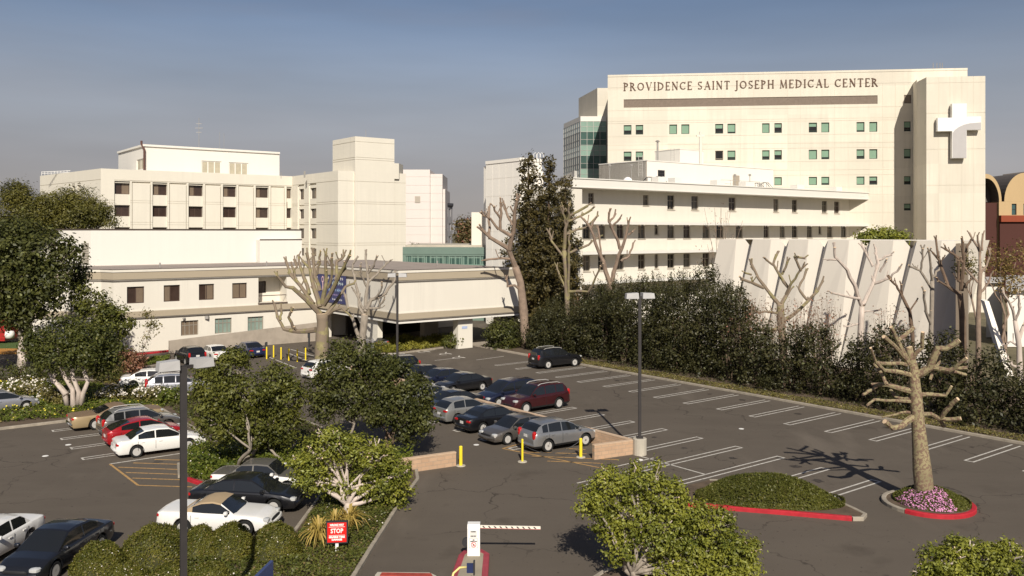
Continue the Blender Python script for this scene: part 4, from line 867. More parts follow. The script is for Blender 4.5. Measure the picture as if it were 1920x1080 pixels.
mb.build('louvre', conc_l, R)
mb = MB(); [mb.tube([V3(p, ZR), V3(p, ZR+.5)], .08, 6) for p in (XY(650, 96), XY(720, 95), XY(820, 96), XY(500, 94), XY(300, 90))]; mb.build('roof_vents', metal_g, R)
mb = MB(); q = PT(388, 595, fL.Y(388)-.15); mb.box(q, (.35, .3, .3)); mb.build('wall_lamp', metal_g, R); mb = MB(); mb.box(PT(345, 597, fL.Y(345)-.15), (.2, .3, .15)); mb.build('wall_lamp', metal_g, R)
# small column sign plate
fcS = Fac(ST(Sx(859, TC-.6), TC-.6), ST(Sx(886, TC-.6), TC-.6), 0, 3); mb = MB(); fbox(mb, fcS, fcS.x(866), fcS.x(876), 1.95, 2.2, -.03, -.003); mb.build('sign_plate', mat('blue_white_plate', (.35, .42, .60)), R)
# ramp wall
mb = MB(); t_ = TL+2.4; a = Sx(317.5, t_); b = Sx(596, t_)
mb.prism([ST(a, t_), ST(b, t_), ST(b, t_-.25), ST(a, t_-.25)], 0, [1.15, 1.95, 1.95, 1.15]); tag(mb.build('ramp_wall', conc), 'grey concrete ramp wall in front of the low cream building', 'wall')
R2 = empty('blue_banner', V3(ST(sB-.15, -80), 3.9), 'dark blue banner with a pink and white ribbon loop hanging over the entrance', 'banner')
fB = Fac(ST(sB, TL), ST(sB, TC), 0, ZR); bx0, bx1 = fB.x(590), fB.x(651); bz0, bz1 = 4.1, 7.0
bx0 = max(bx0, .2)
mb = MB(); fbox(mb, fB, bx0, bx1, bz0, bz1, -.16, -.13); mb.build('cloth', mat('navy_banner', (.035, .04, .13), rough=.6, var=.1), R2)
bx = lambda u: bx0+(bx1-bx0)*u; bz = lambda v: bz0+(bz1-bz0)*v
mb = MB(); pk = MB()
for i in range(18):
    a, b = 2*P*i/18, 2*P*(i+1)/18; pk.quad(*[fB.p(bx(.2)+r_*.75*math.cos(q), bz(.82)+r_*math.sin(q), -.175) for r_, q in ((.22, a), (.36, a), (.36, b), (.22, b))])
pk.quad(fB.p(bx(.19), bz(.25), -.172), fB.p(bx(.215), bz(.25), -.172), fB.p(bx(.215), bz(.70), -.172), fB.p(bx(.19), bz(.70), -.172)); pk.build('ribbon_loop', mat('pink_print', (.75, .50, .52), var=0), R2)
rr = random.Random(3)
for v, h_, u0, u1, cc in ((.84, .13, .36, .9, (.7, .68, .68)), (.66, .15, .36, .95, (.62, .72, .70)), (.42, .15, .42, .92, (.35, .52, .75)), (.27, .08, .38, .95, (.42, .30, .52)), (.1, .09, .55, .88, (.75, .75, .75))):
    mb = MB(); u = u0
    while u < u1:
        w = rr.uniform(.02, .045); hh2 = h_*rr.uniform(.55, 1); mb.quad(fB.p(bx(u), bz(v), -.175), fB.p(bx(u+w*.45), bz(v), -.175), fB.p(bx(u+w*.45), bz(v+hh2), -.175), fB.p(bx(u), bz(v+hh2), -.175))
        mb.quad(fB.p(bx(u), bz(v+hh2*.4), -.176), fB.p(bx(u+w), bz(v+hh2*.4), -.176), fB.p(bx(u+w), bz(v+hh2*.6), -.176), fB.p(bx(u), bz(v+hh2*.6), -.176)); u += w*1.5+(.03 if rr.random() < .2 else 0)
    mb.build('print_line', mat('print_%d' % int(v*100), cc, var=0), R2)

# ---- chapel with folded walls
R = empty('folded_chapel', V3(ST(68, -30), 0), 'chapel with leaning folded white wall panels behind the dark shrubs', 'chapel')
chm = wall_mat('chapel_render', (.78, .715, .62), .04); SH = .27; zch = 10.85
ps_ = [ST(68, Tx(1349, 68)+.0)]
g_, b_, s_ = Vector((1.0, -1.16)), Vector((.95, -.50)), Vector((-.04, -.82)); f_ = 1.26
facets = []
cur = ps_[0]; lean = -Vector((.609, -.793))*SH; bl = ps_[0]+lean*zch
for k in range(6):
    for kind, d, d2 in (('g', g_, Vector((.98, -1.30))), ('b', b_, Vector((.94, -1.0))), ('s', s_, Vector((-.01, -.18)))):
        nx = cur+d*f_; bn = bl+d2*f_; facets.append((cur, nx, kind, bl, bn)); cur = nx; bl = bn
facets.pop(); mb = MB()
def low(p): return p+lean*zch
def topz(p): return zch
for a, b, kd, la, lb2 in facets:
    ta, tb = a, b
    za = zb2 = zch
    if kd == 's': za = zch-.65
    if kd == 'b': m_ = a.lerp(b, .62); mb.add([V3(la, 0), V3(lb2, 0), V3(tb+lean*.06, zch-.65), V3(m_, zch), V3(ta, zch)], [(0, 1, 2, 3, 4)])
    else: mb.quad(V3(la, 0), V3(lb2, 0), V3(tb, zb2), V3(ta+(lean*.06 if kd == 's' else Vector((0, 0))), za))
    # chamfered notch at every fold: a small triangular return
back = [facets[-1][1]+Vector((6, 7)), ps_[0]+Vector((6, 7))]
tp = [f[0] for f in facets]+[facets[-1][1]]+back; mb.add([V3(p, zch) for p in tp], [tuple(range(len(tp)))])
e = facets[-1][1]; low2 = facets[-1][4]; mb.add([V3(low2, 0), V3(e, 0), V3(e, zch)], [(0, 1, 2)]); mb.quad(V3(low(ps_[0]), 0), V3(ps_[0], zch), V3(back[1], zch), V3(low(back[1]), 0))
mb.quad(V3(low2, 0), V3(e, zch), V3(back[0], zch), V3(low(back[0]), 0)); mb.build('folded_wall', chm, R)
cap = MB(); cap.prism([XY(1792, 65.9), XY(1813, 65.3), XY(1816, 67.5), XY(1797, 68.5)], 0, ZP(457, 65.5)); cap.build('end_pier', wall_mat('shadow_pier', (.30, .24, .18)), R)  # pier's shaded side: the shadow is put into its brown colour
cap = MB(); cap.prism([XY(1690, 74.5), XY(1792, 70.5), XY(1793, 72), XY(1691, 76)], 0, ZP(462, 70)); cap.build('plain_wall', chm, R)
mb = MB(); a = PT(1846, 565, 58); b = PT(1888, 705, 55)
for o_ in (0,): mb.add([a, a+Vector((.30, 0, 0)), b+Vector((.42, 0, 0)), b, a+Vector((0, .5, .1)), a+Vector((.3, .5, .1)), b+Vector((.4, .5, 0)), b+Vector((0, .5, 0))], [(0, 1, 2, 3), (0, 4, 5, 1), (1, 5, 6, 2), (3, 2, 6, 7), (0, 3, 7, 4)])
mb.build('raking_buttress', chm, R)

# ---- arched building far right
R = empty('arched_building', V3(XY(1890, 165), 0), 'orange and brick red building with barrel vaulted gables at the right edge', 'building')
yel = wall_mat('ochre_render', (.46, .33, .18), .06); brk = wall_mat('brick_red', (.25, .06, .03), .1); dk = wall_mat('deep_maroon', (.075, .030, .024), .1); Ya = 165.
va = mat('grey_vault', (.10, .085, .075), rough=.7, var=.1)
def vault(cx, rx, ztop_py, depth, ring_w, y0, m1, m2):
    cz = ZP(378, Ya); rz = ZP(ztop_py, Ya)-cz; rX = rx*Ya/F; c = XY(cx, Ya+y0); n = 20; mo = MB(); mi_ = MB()
    P_ = lambda a, k, dy: Vector((c.x+math.cos(a)*rX*k, c.y+dy, cz+math.sin(a)*rz*k))
    for i in range(n):
        a, b = P*i/n, P*(i+1)/n; mo.quad(P_(a, 1, 0), P_(b, 1, 0), P_(b, 1, depth), P_(a, 1, depth))
        if ring_w < 1: mi_.quad(P_(a, 1, -.01), P_(b, 1, -.01), P_(b, 1-ring_w, -.01), P_(a, 1-ring_w, -.01)); mo.quad(P_(a, 1-ring_w, 0), P_(b, 1-ring_w, 0), P_(b, 1-ring_w, 3), P_(a, 1-ring_w, 3))
    if ring_w >= 1: mi_.add([P_(P*i/n, 1, -.01) for i in range(n+1)], [tuple(range(n+1))])
    else: mo.add([P_(P*i/n, 1-ring_w, 2.9) for i in range(n+1)], [tuple(range(n+1))])
    mo.build('vault_roof', m2, R, smooth=False); mi_.build('gable', m1, R)
vault(1849, 29, 326, 22, .16, 0, yel, va); vault(1921, 38, 324, 22, 1., 0, yel, va); vault(1998, 38, 324, 22, 1., 0, yel, va)
fc = Fac(XY(1873, Ya), XY(2045, Ya), 0, ZP(378, Ya))
ws = [(px0, px0+9, 382, 403) for px0 in (1897, 1919, 1941)]
for a, b, y0, y1 in ws: fc.rec(fc.x(a), fc.x(b), fc.z(a, y1), fc.z(a, y0), .3)
mb = MB(); fc.emit(mb); mb.prism([fc.P0+Vector((0, .5)), fc.P1+Vector((0, .5)), fc.P1+Vector((0, 22)), fc.P0+Vector((0, 22))], 0, fc.z1-.01); mb.build('wall', yel, R)
for a, b, y0, y1 in ws: window(R, fc, fc.x(a), fc.x(b), fc.z(a, y1), fc.z(a, y0), .3, steel_d, glass_side, fw=.1, trans=(.5,))
mb = MB(); fbox(mb, fc, 0, fc.L, fc.z(1900, 416), fc.z(1900, 404), -.8, -.01); mb.build('brick_band', brk, R)
mb = MB(); fbox(mb, fc, 0, fc.L, 0, fc.z(1900, 416), -.3, -.02); mb.prism([XY(1840, Ya+.6), XY(1873, Ya+.6), XY(1873, Ya+20), XY(1840, Ya+20)], 0, ZP(380, Ya)); mb.build('lower_wall', dk, R)
mb = MB(); mb.prism([XY(1880, 195), XY(2000, 190), XY(2000, 210), XY(1880, 210)], ZP(335, 195), [ZP(327, 195), ZP(312, 190), ZP(312, 190), ZP(327, 195)]); mb.prism([XY(1880, 195.5), XY(2000, 190.5), XY(2000, 209), XY(1880, 209)], 0, ZP(335, 195)); mb.build('rear_roof', va, R)
# low white roofs in front of it
for i, (a, b, y0, y1, Y, lb_) in enumerate(((1846, 1882, 519, 530, 96, 'left one of two low white sheds near the right edge'), (1886, 1960, 516, 545, 88, 'right hand low white shed with a wide pitched roof at the right edge'))):
    mb = MB(); mb.prism([XY(a+3, Y), XY(b-2, Y), XY(b-2, Y+8), XY(a+3, Y+8)], 0, ZP(y1, Y)); R3 = empty('white_shed', V3(XY((a+b)/2, Y), 0), lb_, 'shed'); mb.build('wall', white, R3)
    mb = MB(); mb.prism([XY(a, Y-.6), XY(b, Y-.6), XY(b, Y+9), XY(a, Y+9)], ZP(y1, Y)+.002, [ZP(y1, Y)+.15, ZP(y1, Y)+.15, ZP(y0, Y+9), ZP(y0, Y+9)]); mb.build('roof', mat('white_sheet_roof', (.40, .38, .36)), R3)
# dark awning and white kiosk wall between canopy and trunk
mb = MB(); a = XY(918, 95); b = XY(968, 93); mb.prism([a, b, b+Vector((1, 3)), a+Vector((1, 3))], ZP(593, 94), [ZP(590, 94), ZP(590, 94), ZP(580, 94), ZP(582, 94)]); mb.prism([XY(961, 94), XY(978, 94), XY(980, 97), XY(963, 97)], 0, ZP(597, 94)); 
R3 = empty('side_porch', V3(XY(945, 95), 0), 'small porch with a black awning and white end wall beside the canopy', 'porch')
mb = MB(); mb.prism([a, b, b+Vector((1, 3)), a+Vector((1, 3))], ZP(593, 94), [ZP(590, 94), ZP(590, 94), ZP(580, 94), ZP(582, 94)]); mb.build('awning', steel_d, R3)
mb = MB(); mb.prism([XY(961, 94.4), XY(978, 94.4), XY(980, 97), XY(963, 97)], 0, ZP(593.5, 94)); mb.build('wall', cream2, R3)
mb = MB(); q = XY(966, 93.4); mb.prism([q, q+Vector((.45, 0)), q+Vector((.45, .3)), q+Vector((0, .3))], 0, ZP(617, 93)); tag(mb.build('blue_sign_post', mat('navy_post', (.02, .035, .12))), 'slim dark blue sign post by the pale trunk near the canopy', 'sign')
# red van at the left edge
R3 = empty('red_truck', G(2, 646), 'red truck with dark windows half hidden by the trees at the left edge', 'truck'); o = G(2, 646)
red = mat('truck_red', (.35, .02, .02), rough=.3, coat=.6, var=.05)
mb = MB(); mb.box(o+Vector((-2.5, 1, 1.7)), (6, 2.4, 2.2)); mb.box(o+Vector((-2.5, 1, .55)), (5.9, 2.3, .35)); mb.build('body', red, R3); mb = MB(); mb.box(o+Vector((-1.2, -.21, 2.1)), (2.6, .04, .8)); mb.build('side_window', glass_d, R3)
mb = MB(); mb.lathe(o+Vector((.75, .2, 1.0)), [(.01, -.42), (.4, -.35), (.5, 0), (.4, .35), (.01, .42)], 12); mb.build('tank', white_m, R3, smooth=True)
for dx in (-4.2, -.6):
    mb = MB(); mb.lathe(o+Vector((dx, -.25, .45)), [(.2, -.12), (.45, -.12), (.45, .12), (.2, .12)], 14, axis='Y'); mb.build('wheel', steel_d, R3)
# ================================================================ cars
def paint(name, col, metal=.35, rough=.32): return mat('paint_'+name, col, rough=rough, metal=metal, var=.03, scale=2, coat=.7, spec=.5)
tyre_m = mat('tyre_rubber', (.012, .012, .012), rough=.85, var=.1); rim_m = mat('alloy_rim', (.55, .53, .50), rough=.35, metal=.25, var=.05, coat=.4); hub_dark = mat('dark_wheel_back', (.01, .01, .01), rough=.9, var=0)
car_glass = mat('car_glass', (.012, .013, .014), rough=.05, spec=.6, var=0, coat=.3); lamp_m = mat('headlamp_glass', (.62, .62, .60), rough=.12, metal=.3, var=0, coat=1); red_l = mat('tail_lamp_red', (.42, .01, .01), rough=.15, var=.1, coat=1)
plate_m = mat('number_plate', (.60, .58, .55), rough=.5, var=.1, scale=20); trim_d = mat('black_trim', (.015, .015, .016), rough=.6, var=.1); chrome = mat('chrome_trim', (.6, .58, .55), rough=.15, metal=1, var=0)
amber = mat('amber_lamp', (.65, .22, .02), rough=.2, var=0, coat=1)
def lerp_tab(tab, x):
    if x <= tab[0][0]: return tab[0][1]
    for (a, b), (c, d) in zip(tab, tab[1:]):
        if x <= c: return b+(d-b)*(x-a)/(c-a)
    return tab[-1][1]
TYPES = {
 'sedan': dict(L=4.75, W=1.80, wb=2.75, ro=1.02, R=.325, belt=[(0, .66), (.04, .88), (.25, .97), (.9, .99), (2.0, .95), (3.35, .91), (4.1, .82), (4.55, .68), (4.75, .5)], top=[(.70, 0), (1.05, 1.22), (1.5, 1.40), (2.2, 1.45), (2.75, 1.41), (3.05, 1.24), (3.60, 0)], gl=(.72, 1.45, 2.80, 3.58), sw=[(1.12, 1.98), (2.04, 3.34)]),
 'boxy_sedan': dict(L=4.65, W=1.74, wb=2.72, ro=1.05, R=.315, belt=[(0, .62), (.03, .90), (.2, .94), (1.0, .95), (3.3, .90), (4.3, .82), (4.55, .76), (4.65, .5)], top=[(.95, 0), (1.20, 1.16), (1.48, 1.37), (2.2, 1.41), (2.75, 1.37), (3.0, 1.18), (3.35, 0)], gl=(.97, 1.45, 2.78, 3.33), sw=[(1.25, 2.02), (2.09, 3.12)]),
 'fastback': dict(L=4.45, W=1.73, wb=2.70, ro=.90, R=.315, belt=[(0, .62), (.03, .95), (.2, 1.02), (1.0, .98), (3.2, .93), (3.9, .82), (4.3, .66), (4.45, .48)], top=[(.18, 0), (.5, 1.17), (1.1, 1.36), (1.9, 1.47), (2.4, 1.45), (2.8, 1.28), (3.50, 0)], gl=(.2, 1.25, 2.5, 3.48), sw=[(.75, 1.72), (1.78, 3.25)]),
 'hatch': dict(L=4.35, W=1.77, wb=2.60, ro=.88, R=.32, belt=[(0, .60), (.04, .98), (.15, 1.04), (1.0, 1.02), (3.1, .95), (3.8, .84), (4.2, .66), (4.35, .48)], top=[(.06, 0), (.42, 1.32), (.8, 1.50), (1.6, 1.55), (2.2, 1.50), (2.55, 1.33), (3.25, 0)], gl=(.1, .6, 2.28, 3.22), sw=[(.68, 1.50), (1.57, 3.0)]),
 'crossover': dict(L=4.55, W=1.82, wb=2.64, ro=.96, R=.36, belt=[(0, .70), (.05, 1.05), (.2, 1.13), (1.0, 1.12), (3.3, 1.04), (4.0, .95), (4.4, .75), (4.55, .52)], top=[(.10, 0), (.42, 1.44), (.8, 1.62), (1.7, 1.68), (2.4, 1.62), (2.8, 1.43), (3.42, 0)], gl=(.14, .62, 2.48, 3.40), sw=[(.62, 1.0), (1.06, 1.92), (1.98, 3.18)], clad=1, tall=1),
 'suv': dict(L=4.95, W=1.92, wb=2.95, ro=1.05, R=.39, belt=[(0, .72), (.04, 1.12), (.15, 1.18), (3.6, 1.12), (4.5, 1.05), (4.85, .85), (4.95, .55)], top=[(.08, 0), (.30, 1.52), (.55, 1.76), (1.7, 1.82), (2.7, 1.77), (3.0, 1.62), (3.62, 0)], gl=(.12, .48, 2.78, 3.60), sw=[(.55, 1.25), (1.32, 2.2), (2.27, 3.40)], clad=1, tall=1, rails=1),
 'minivan': dict(L=4.95, W=1.95, wb=3.0, ro=.98, R=.34, belt=[(0, .62), (.04, 1.02), (.15, 1.10), (3.5, 1.02), (4.2, .90), (4.75, .70), (4.95, .5)], top=[(.08, 0), (.35, 1.45), (.7, 1.68), (1.8, 1.75), (2.8, 1.68), (3.15, 1.50), (4.0, 0)], gl=(.12, .5, 2.9, 3.98), sw=[(.6, 1.35), (1.42, 2.45), (2.52, 3.72)], tall=1),
 'wagon': dict(L=4.8, W=1.83, wb=2.75, ro=1.05, R=.34, belt=[(0, .64), (.04, .98), (.15, 1.05), (3.4, .98), (4.2, .86), (4.65, .68), (4.8, .5)], top=[(.10, 0), (.45, 1.38), (.8, 1.56), (1.8, 1.60), (2.6, 1.55), (2.95, 1.36), (3.65, 0)], gl=(.14, .62, 2.68, 3.62), sw=[(.68, 1.25), (1.32, 2.12), (2.18, 3.42)], tall=1, rails=1),
 'convertible': dict(L=4.70, W=1.86, wb=2.58, ro=1.12, R=.33, belt=[(0, .66), (.03, .92), (.2, .98), (1.2, .97), (2.0, .92), (3.2, .88), (4.1, .82), (4.55, .68), (4.70, .5)], top=[(1.05, 0), (1.45, 1.18), (1.85, 1.33), (2.3, 1.37), (2.65, 1.30), (2.85, 1.16), (3.25, 0)], gl=(1.25, 1.6, 2.66, 3.23), sw=[(1.50, 3.05)], soft=1),
 'old_coupe': dict(L=5.55, W=1.98, wb=3.0, ro=1.35, R=.345, belt=[(0, .62), (.02, .88), (.1, .93), (1.3, .95), (2.2, .93), (4.9, .88), (5.45, .84), (5.55, .55)], top=[(1.45, 0), (2.0, 1.18), (2.35, 1.32), (2.8, 1.36), (3.2, 1.31), (3.4, 1.20), (3.75, 0)], gl=(1.47, 2.2, 3.22, 3.73), sw=[(2.25, 3.52)], chrome=1),
}
def car_type(key):
    s = TYPES[key]; L, W, R = s['L'], s['W'], s['R']; xr = s['ro']; xf = xr+s['wb']; zb0 = .24 if not s.get('clad') else .30
    tops = s['top']; pts = [(x, (z if z else lerp_tab(s['belt'], x))) for x, z in tops]
    def topz(x):
        b = lerp_tab(s['belt'], x)
        if x <= pts[0][0] or x >= pts[-1][0]: return b
        for i in range(len(pts)-1):
            if x <= pts[i+1][0]:
                (x0, z0), (x1, z1) = pts[i], pts[i+1]; return max(b, z0+(z1-z0)*(x-x0)/(x1-x0))
    st = {0., .04, .12, .25, L-.25, L-.12, L-.04, L}
    st |= {x for x, _ in s['belt']} | {x for x, _ in tops} | {q for w in s['sw'] for q in w} | {s['gl'][1], s['gl'][2]}
    for xw in (xr, xf):
        for k in range(-6, 7): st.add(xw+(R+.07)*math.sin(k*math.pi/12))
        st.add(xw-R-.09); st.add(xw+R+.09)
    for k in range(1, 16): st.add(L*k/16)
    xs = sorted(st); ys = [xs[0]]
    keep = {q for w in s['sw'] for q in w} | {s['gl'][1], s['gl'][2]} | {x for x, _ in tops}
    for x in xs[1:]:
        if x-ys[-1] < .022 and x not in keep and x != L: continue
        ys.append(x)
    xs = ys
    def plan(x):
        e = 0
        if x < .55: e = .13*((.55-x)/.55)**2.4
        if x > L-.75: e = .20*((x-L+.75)/.75)**2.2
        return W/2*(1-e)
    V = []; rows = 11
    for x in xs:
        w = plan(x); zs = lerp_tab(s['belt'], x); zt = topz(x); gh = zt-zs; zb = zb0+(.08 if x < .06 or x > L-.06 else 0)
        for xw in (xr, xf):
            d = abs(x-xw)
            if d < R+.07: zb = max(zb, R+math.sqrt((R+.07)**2-d*d)*.98)
        za = min(zs-.12, max(zb+.02, zb0+.12)); zm = min(zs-.09, max(za+.02, .5*(zb0+zs)+.06))
        ring = [(0, zb), (w-.07, zb), (w-.015, max(zb+.005, za)), (w, zm), (w-.012, max(zm+.01, zs-.09)), (w-.045, zs-.02)]
        if gh > .02:
            t = .30; ring += [(w-.085, zs+.005), (w-.085-t*.84*gh, zs+gh*.84), (w-.12-t*gh, zs+gh*.955), ((w-.12-t*gh)*.62, zt-.002), (0, zt+.018*min(1, gh*2))]
        else: ring += [(w-.10, zs), (w*.80, zs+.012), (w*.62, zs+.02), (w*.35, zs+.03), (0, zs+.035)]
        V.append(ring)
    parts = {}
    def face(part, vs): parts.setdefault(part, []).append(vs)
    def cls(x0, x1, r, gh0, gh1):
        m = (x0+x1)/2
        if r == 6 and (gh0 > .05 or gh1 > .05):
            for i, (a, b) in enumerate(s['sw']):
                if a-1e-6 <= x0 and x1 <= b+1e-6: return 'side_window%d' % i
        if r in (8, 9):
            if s['gl'][0]-.03 <= x0 and x1 <= s['gl'][1]+1e-6: return 'rear_window'
            if s['gl'][2]-1e-6 <= x0 and x1 <= s['gl'][3]+.03: return 'windshield'
        if s.get('soft') and r >= 6 and (gh0 > .02 or gh1 > .02) and m < s['gl'][2]+.02: return 'soft_top'
        if r >= 6 and (gh0 > .02 or gh1 > .02): return 'roof_shell'
        if r >= 5 and x0 >= s['gl'][3]-.05: return 'bonnet'
        if r >= 5 and x1 <= s['gl'][0]+.05 and not s.get('tall'): return 'boot_lid'
        if s.get('clad') and r <= 1: return 'cladding'
        return 'body'
    for i in range(len(xs)-1):
        g0 = topz(xs[i])-lerp_tab(s['belt'], xs[i]); g1 = topz(xs[i+1])-lerp_tab(s['belt'], xs[i+1])
        for r in range(rows-1):
            p = cls(xs[i], xs[i+1], r, g0, g1)
            for sg in (1, -1):
                q = [(xs[i]-L/2, sg*V[i][r][0], V[i][r][1]), (xs[i+1]-L/2, sg*V[i+1][r][0], V[i+1][r][1]), (xs[i+1]-L/2, sg*V[i+1][r+1][0], V[i+1][r+1][1]), (xs[i]-L/2, sg*V[i][r+1][0], V[i][r+1][1])]
                if sg < 0: q = q[::-1]
                face(p if not p.startswith('side') else p+('l' if sg > 0 else 'r'), q)
    for i, sg in ((0, 1), (len(xs)-1, -1)):
        rg = V[i]; x = xs[i]-L/2; poly = [(x, y, z) for y, z in rg]+[(x, -y, z) for y, z in rg[::-1] if y > 0]; face('body', poly if sg < 0 else poly[::-1])
    out = []
    def mk(nm, faces, mk_, merge=True, parent=None, mats=None, ang=35):
        vs = []; idx = {}; fs = []
        for f in faces:
            r = []
            for v in f:
                k = (round(v[0], 4), round(v[1], 4), round(v[2], 4))
                if k not in idx: idx[k] = len(vs); vs.append(k)
                if not r or r[-1] != idx[k]: r.append(idx[k])
            if len(r) > 2 and r[0] == r[-1]: r = r[:-1]
            if len(set(r)) > 2 and len(set(r)) == len(r): fs.append(r)
        me = bpy.data.meshes.new(nm); me.from_pydata(vs, [], fs); me.materials.append(mats); me.polygons.foreach_set('use_smooth', [True]*len(me.polygons))
        me.update(); me.set_sharp_from_angle(angle=math.radians(ang)); out.append((nm, me, parent, mk_)); return len(out)-1
    shell = ['body', 'roof_shell', 'bonnet', 'boot_lid']
    bi = mk('body', sum((parts.get(k, []) for k in ('body',)+((() if s.get('split') else ()))), []), 'paint')
    for k in ('roof_shell', 'bonnet', 'boot_lid'):
        if k in parts: mk({'roof_shell': 'roof', 'bonnet': 'bonnet', 'boot_lid': 'boot_lid'}[k], parts[k], 'top')
    if 'cladding' in parts: mk('lower_cladding', parts['cladding'], 'trim', mats=trim_d)
    if 'soft_top' in parts: mk('soft_top', parts['soft_top'], 'soft')
    for k in sorted(parts):
        if k.startswith('side_window'): mk('side_window', parts[k], 'glass', mats=car_glass)
    mk('windshield', parts['windshield'], 'glass', mats=car_glass); mk('rear_window', parts['rear_window'], 'glass', mats=car_glass)
    def addmb(nm, mb, m, key, parent=None, smooth=True):
        me = mb.mesh(nm, [m], None, smooth=smooth); 
        if smooth: me.set_sharp_from_angle(angle=math.radians(40))
        out.append((nm, me, parent, key)); return len(out)-1
    def blob(c, r, n=10):
        mb = MB(); k = 5; vs = []
        for i in range(k+1):
            a = -math.pi/2+math.pi*i/k
            for j in range(n): b = 2*math.pi*j/n; f = lambda v: math.copysign(abs(v)**.6, v); vs.append((c[0]+r[0]*f(math.cos(a))*f(math.cos(b)), c[1]+r[1]*f(math.cos(a))*f(math.sin(b)), c[2]+r[2]*f(math.sin(a))))
        mb.add(vs, [(i*n+j, i*n+(j+1) % n, (i+1)*n+(j+1) % n, (i+1)*n+j) for i in range(k) for j in range(n)]); return mb
    hz = lerp_tab(s['belt'], L-.35)-.10; tz = (lerp_tab(s['belt'], .1)-.13)
    for sg in (1, -1):
        yy = plan(L-.25)-.20
        addmb('headlight', blob((L/2-.24, sg*yy, hz), (.20, .19, .085)), lamp_m, 'lamp')
        if s.get('tall'): addmb('taillight', blob((-L/2+.10, sg*(plan(.1)-.10), tz+.06), (.115, .10, .24)), red_l, 'tail')
        else: addmb('taillight', blob((-L/2+.12, sg*(plan(.1)-.20), tz), (.14, .21, .085)), red_l, 'tail')
        xm = s['gl'][3]-L/2-.28; mb = blob((xm, sg*(W/2+.07), lerp_tab(s['belt'], s['gl'][3])+.10), (.08, .11, .075)); mb.box((xm, sg*(W/2-.02), lerp_tab(s['belt'], s['gl'][3])+.06), (.08, .12, .04)); addmb('wing_mirror', mb, None, 'paint')
    pz = .55 if not s.get('tall') else .80
    mb = MB(); mb.box((-L/2-.012, 0, pz+.12), (.02, .32, .16)); addmb('number_plate', mb, plate_m, 'plate', smooth=False)
    mb = MB(); mb.box((L/2+.008, 0, .42), (.02, .32, .14)); addmb('number_plate', mb, plate_m, 'plate', smooth=False)
    mb = blob((L/2-.01, 0, .58), (.045, W*.27, .07)); addmb('grille', mb, trim_d, 'trim')
    for sgx, nm in ((-1, 'rear_bumper'), (1, 'front_bumper')):
        mb = MB(); n = 10; pr = []
        for k in range(n+1):
            y = -1+2*k/n; pr.append(Vector((sgx*(L/2-.10*abs(y)**3+.02), y*(W/2-.13), .46)))
        mb.tube(pr, .085, 8); addmb(nm, mb, None if not (s.get('chrome')) else chrome, 'paint' if not s.get('chrome') else 'chrome')
    for (xw) in (xr, xf):
        for sg in (1, -1):
            cx, cy = xw-L/2, sg*(W/2-.125); mb = MB(); prof = [(R*.62, -.09), (R*.72, -.105), (R*.93, -.105), (R, -.07), (R, .07), (R*.93, .105), (R*.72, .105), (R*.62, .09)]
            mb.lathe((cx, cy, R), prof, 22, axis='Y'); mb.f = mb.f[:-2]; mb.m = mb.m[:-2]; w = addmb('wheel', mb, tyre_m, 'tyre')
            mb = MB(); yo = cy+sg*.075; mb.lathe((cx, yo-sg*.05, R), [(.001, 0), (R*.66, 0)], 16, axis='Y'); addmb('dark_back_disc', mb, hub_dark, 'hub', w, False)  # near-black disc behind the spokes puts the dark gaps into colour
            mb = MB(); mb.lathe((cx, yo, R), [(R*.56, -.02), (R*.68, -.02), (R*.68, .02), (R*.56, .02)], 20, axis='Y'); mb.lathe((cx, yo, R), [(.001, -.02), (R*.17, -.02), (R*.17, .02), (.001, .02)], 10, axis='Y')
            for k in range(5 if key != 'suv' else 6):
                a = 2*math.pi*k/(5 if key != 'suv' else 6)+.3; mid = Vector((cx+math.cos(a)*R*.38, yo, R+math.sin(a)*R*.38)); mb.box(mid, (R*.50, .03, R*.17), M=Matrix.Rotation(-a, 3, 'Y'))
            addmb('rim', mb, rim_m, 'rim', w, False)
    for sg in (1, -1):
        for (a, b) in s['sw'][:]:
            x = a+.22; mb = MB(); mb.box((x-L/2, sg*(W/2+.005), lerp_tab(s['belt'], x)-.16), (.17, .035, .035)); addmb('door_handle', mb, None, 'paint', smooth=False)
            if (a, b) == s['sw'][0] and len(s['sw']) > 2: continue
            mb = MB(); mb.box((a-L/2-.03, sg*(W/2-.001), .5*(zb0+lerp_tab(s['belt'], a))+.03), (.014, .012, lerp_tab(s['belt'], a)-zb0-.25)); addmb('door_seam', mb, trim_d, 'trim', smooth=False)
    if s.get('rails'):
        for sg in (1, -1):
            mb = MB(); y = sg*(W/2-.34); zz = [(x, lerp_tab(pts, x)+.0) for x in (.75, 1.0, 1.8, 2.5, 2.75)]
            mb.tube([Vector((x-L/2, y, z+(.06 if 0 < i < 4 else -.01))) for i, (x, z) in enumerate(zz)], .022, 6); addmb('roof_rail', mb, rim_m, 'rail')
    if s.get('soft') or key == 'sedan': pass
    return out
CACHE = {}
def car(key, centre, ang, pm, label, group=None, name='parked_car', top=None, soft=None, rim=None, cat='car', scale=1.):
    scale *= CS
    if key not in CACHE: CACHE[key] = car_type(key)
    e = empty(name, (centre[0], centre[1], .004), label, cat, group, ang); e.scale = (scale,)*3
    obs = []
    for nm, me, par, k in CACHE[key]:
        o = bpy.data.objects.new(nm, me); COL.objects.link(o); o.parent = e if par is None else obs[par]; obs.append(o)
        m = {'paint': pm, 'top': top or pm, 'soft': soft or pm}.get(k)
        if k == 'rim' and rim: m = rim
        if m is not None:
            if len(me.materials) == 0: me.materials.append(m)
            o.material_slots[0].link = 'OBJECT'; o.material_slots[0].material = m
    return e
CS = .93
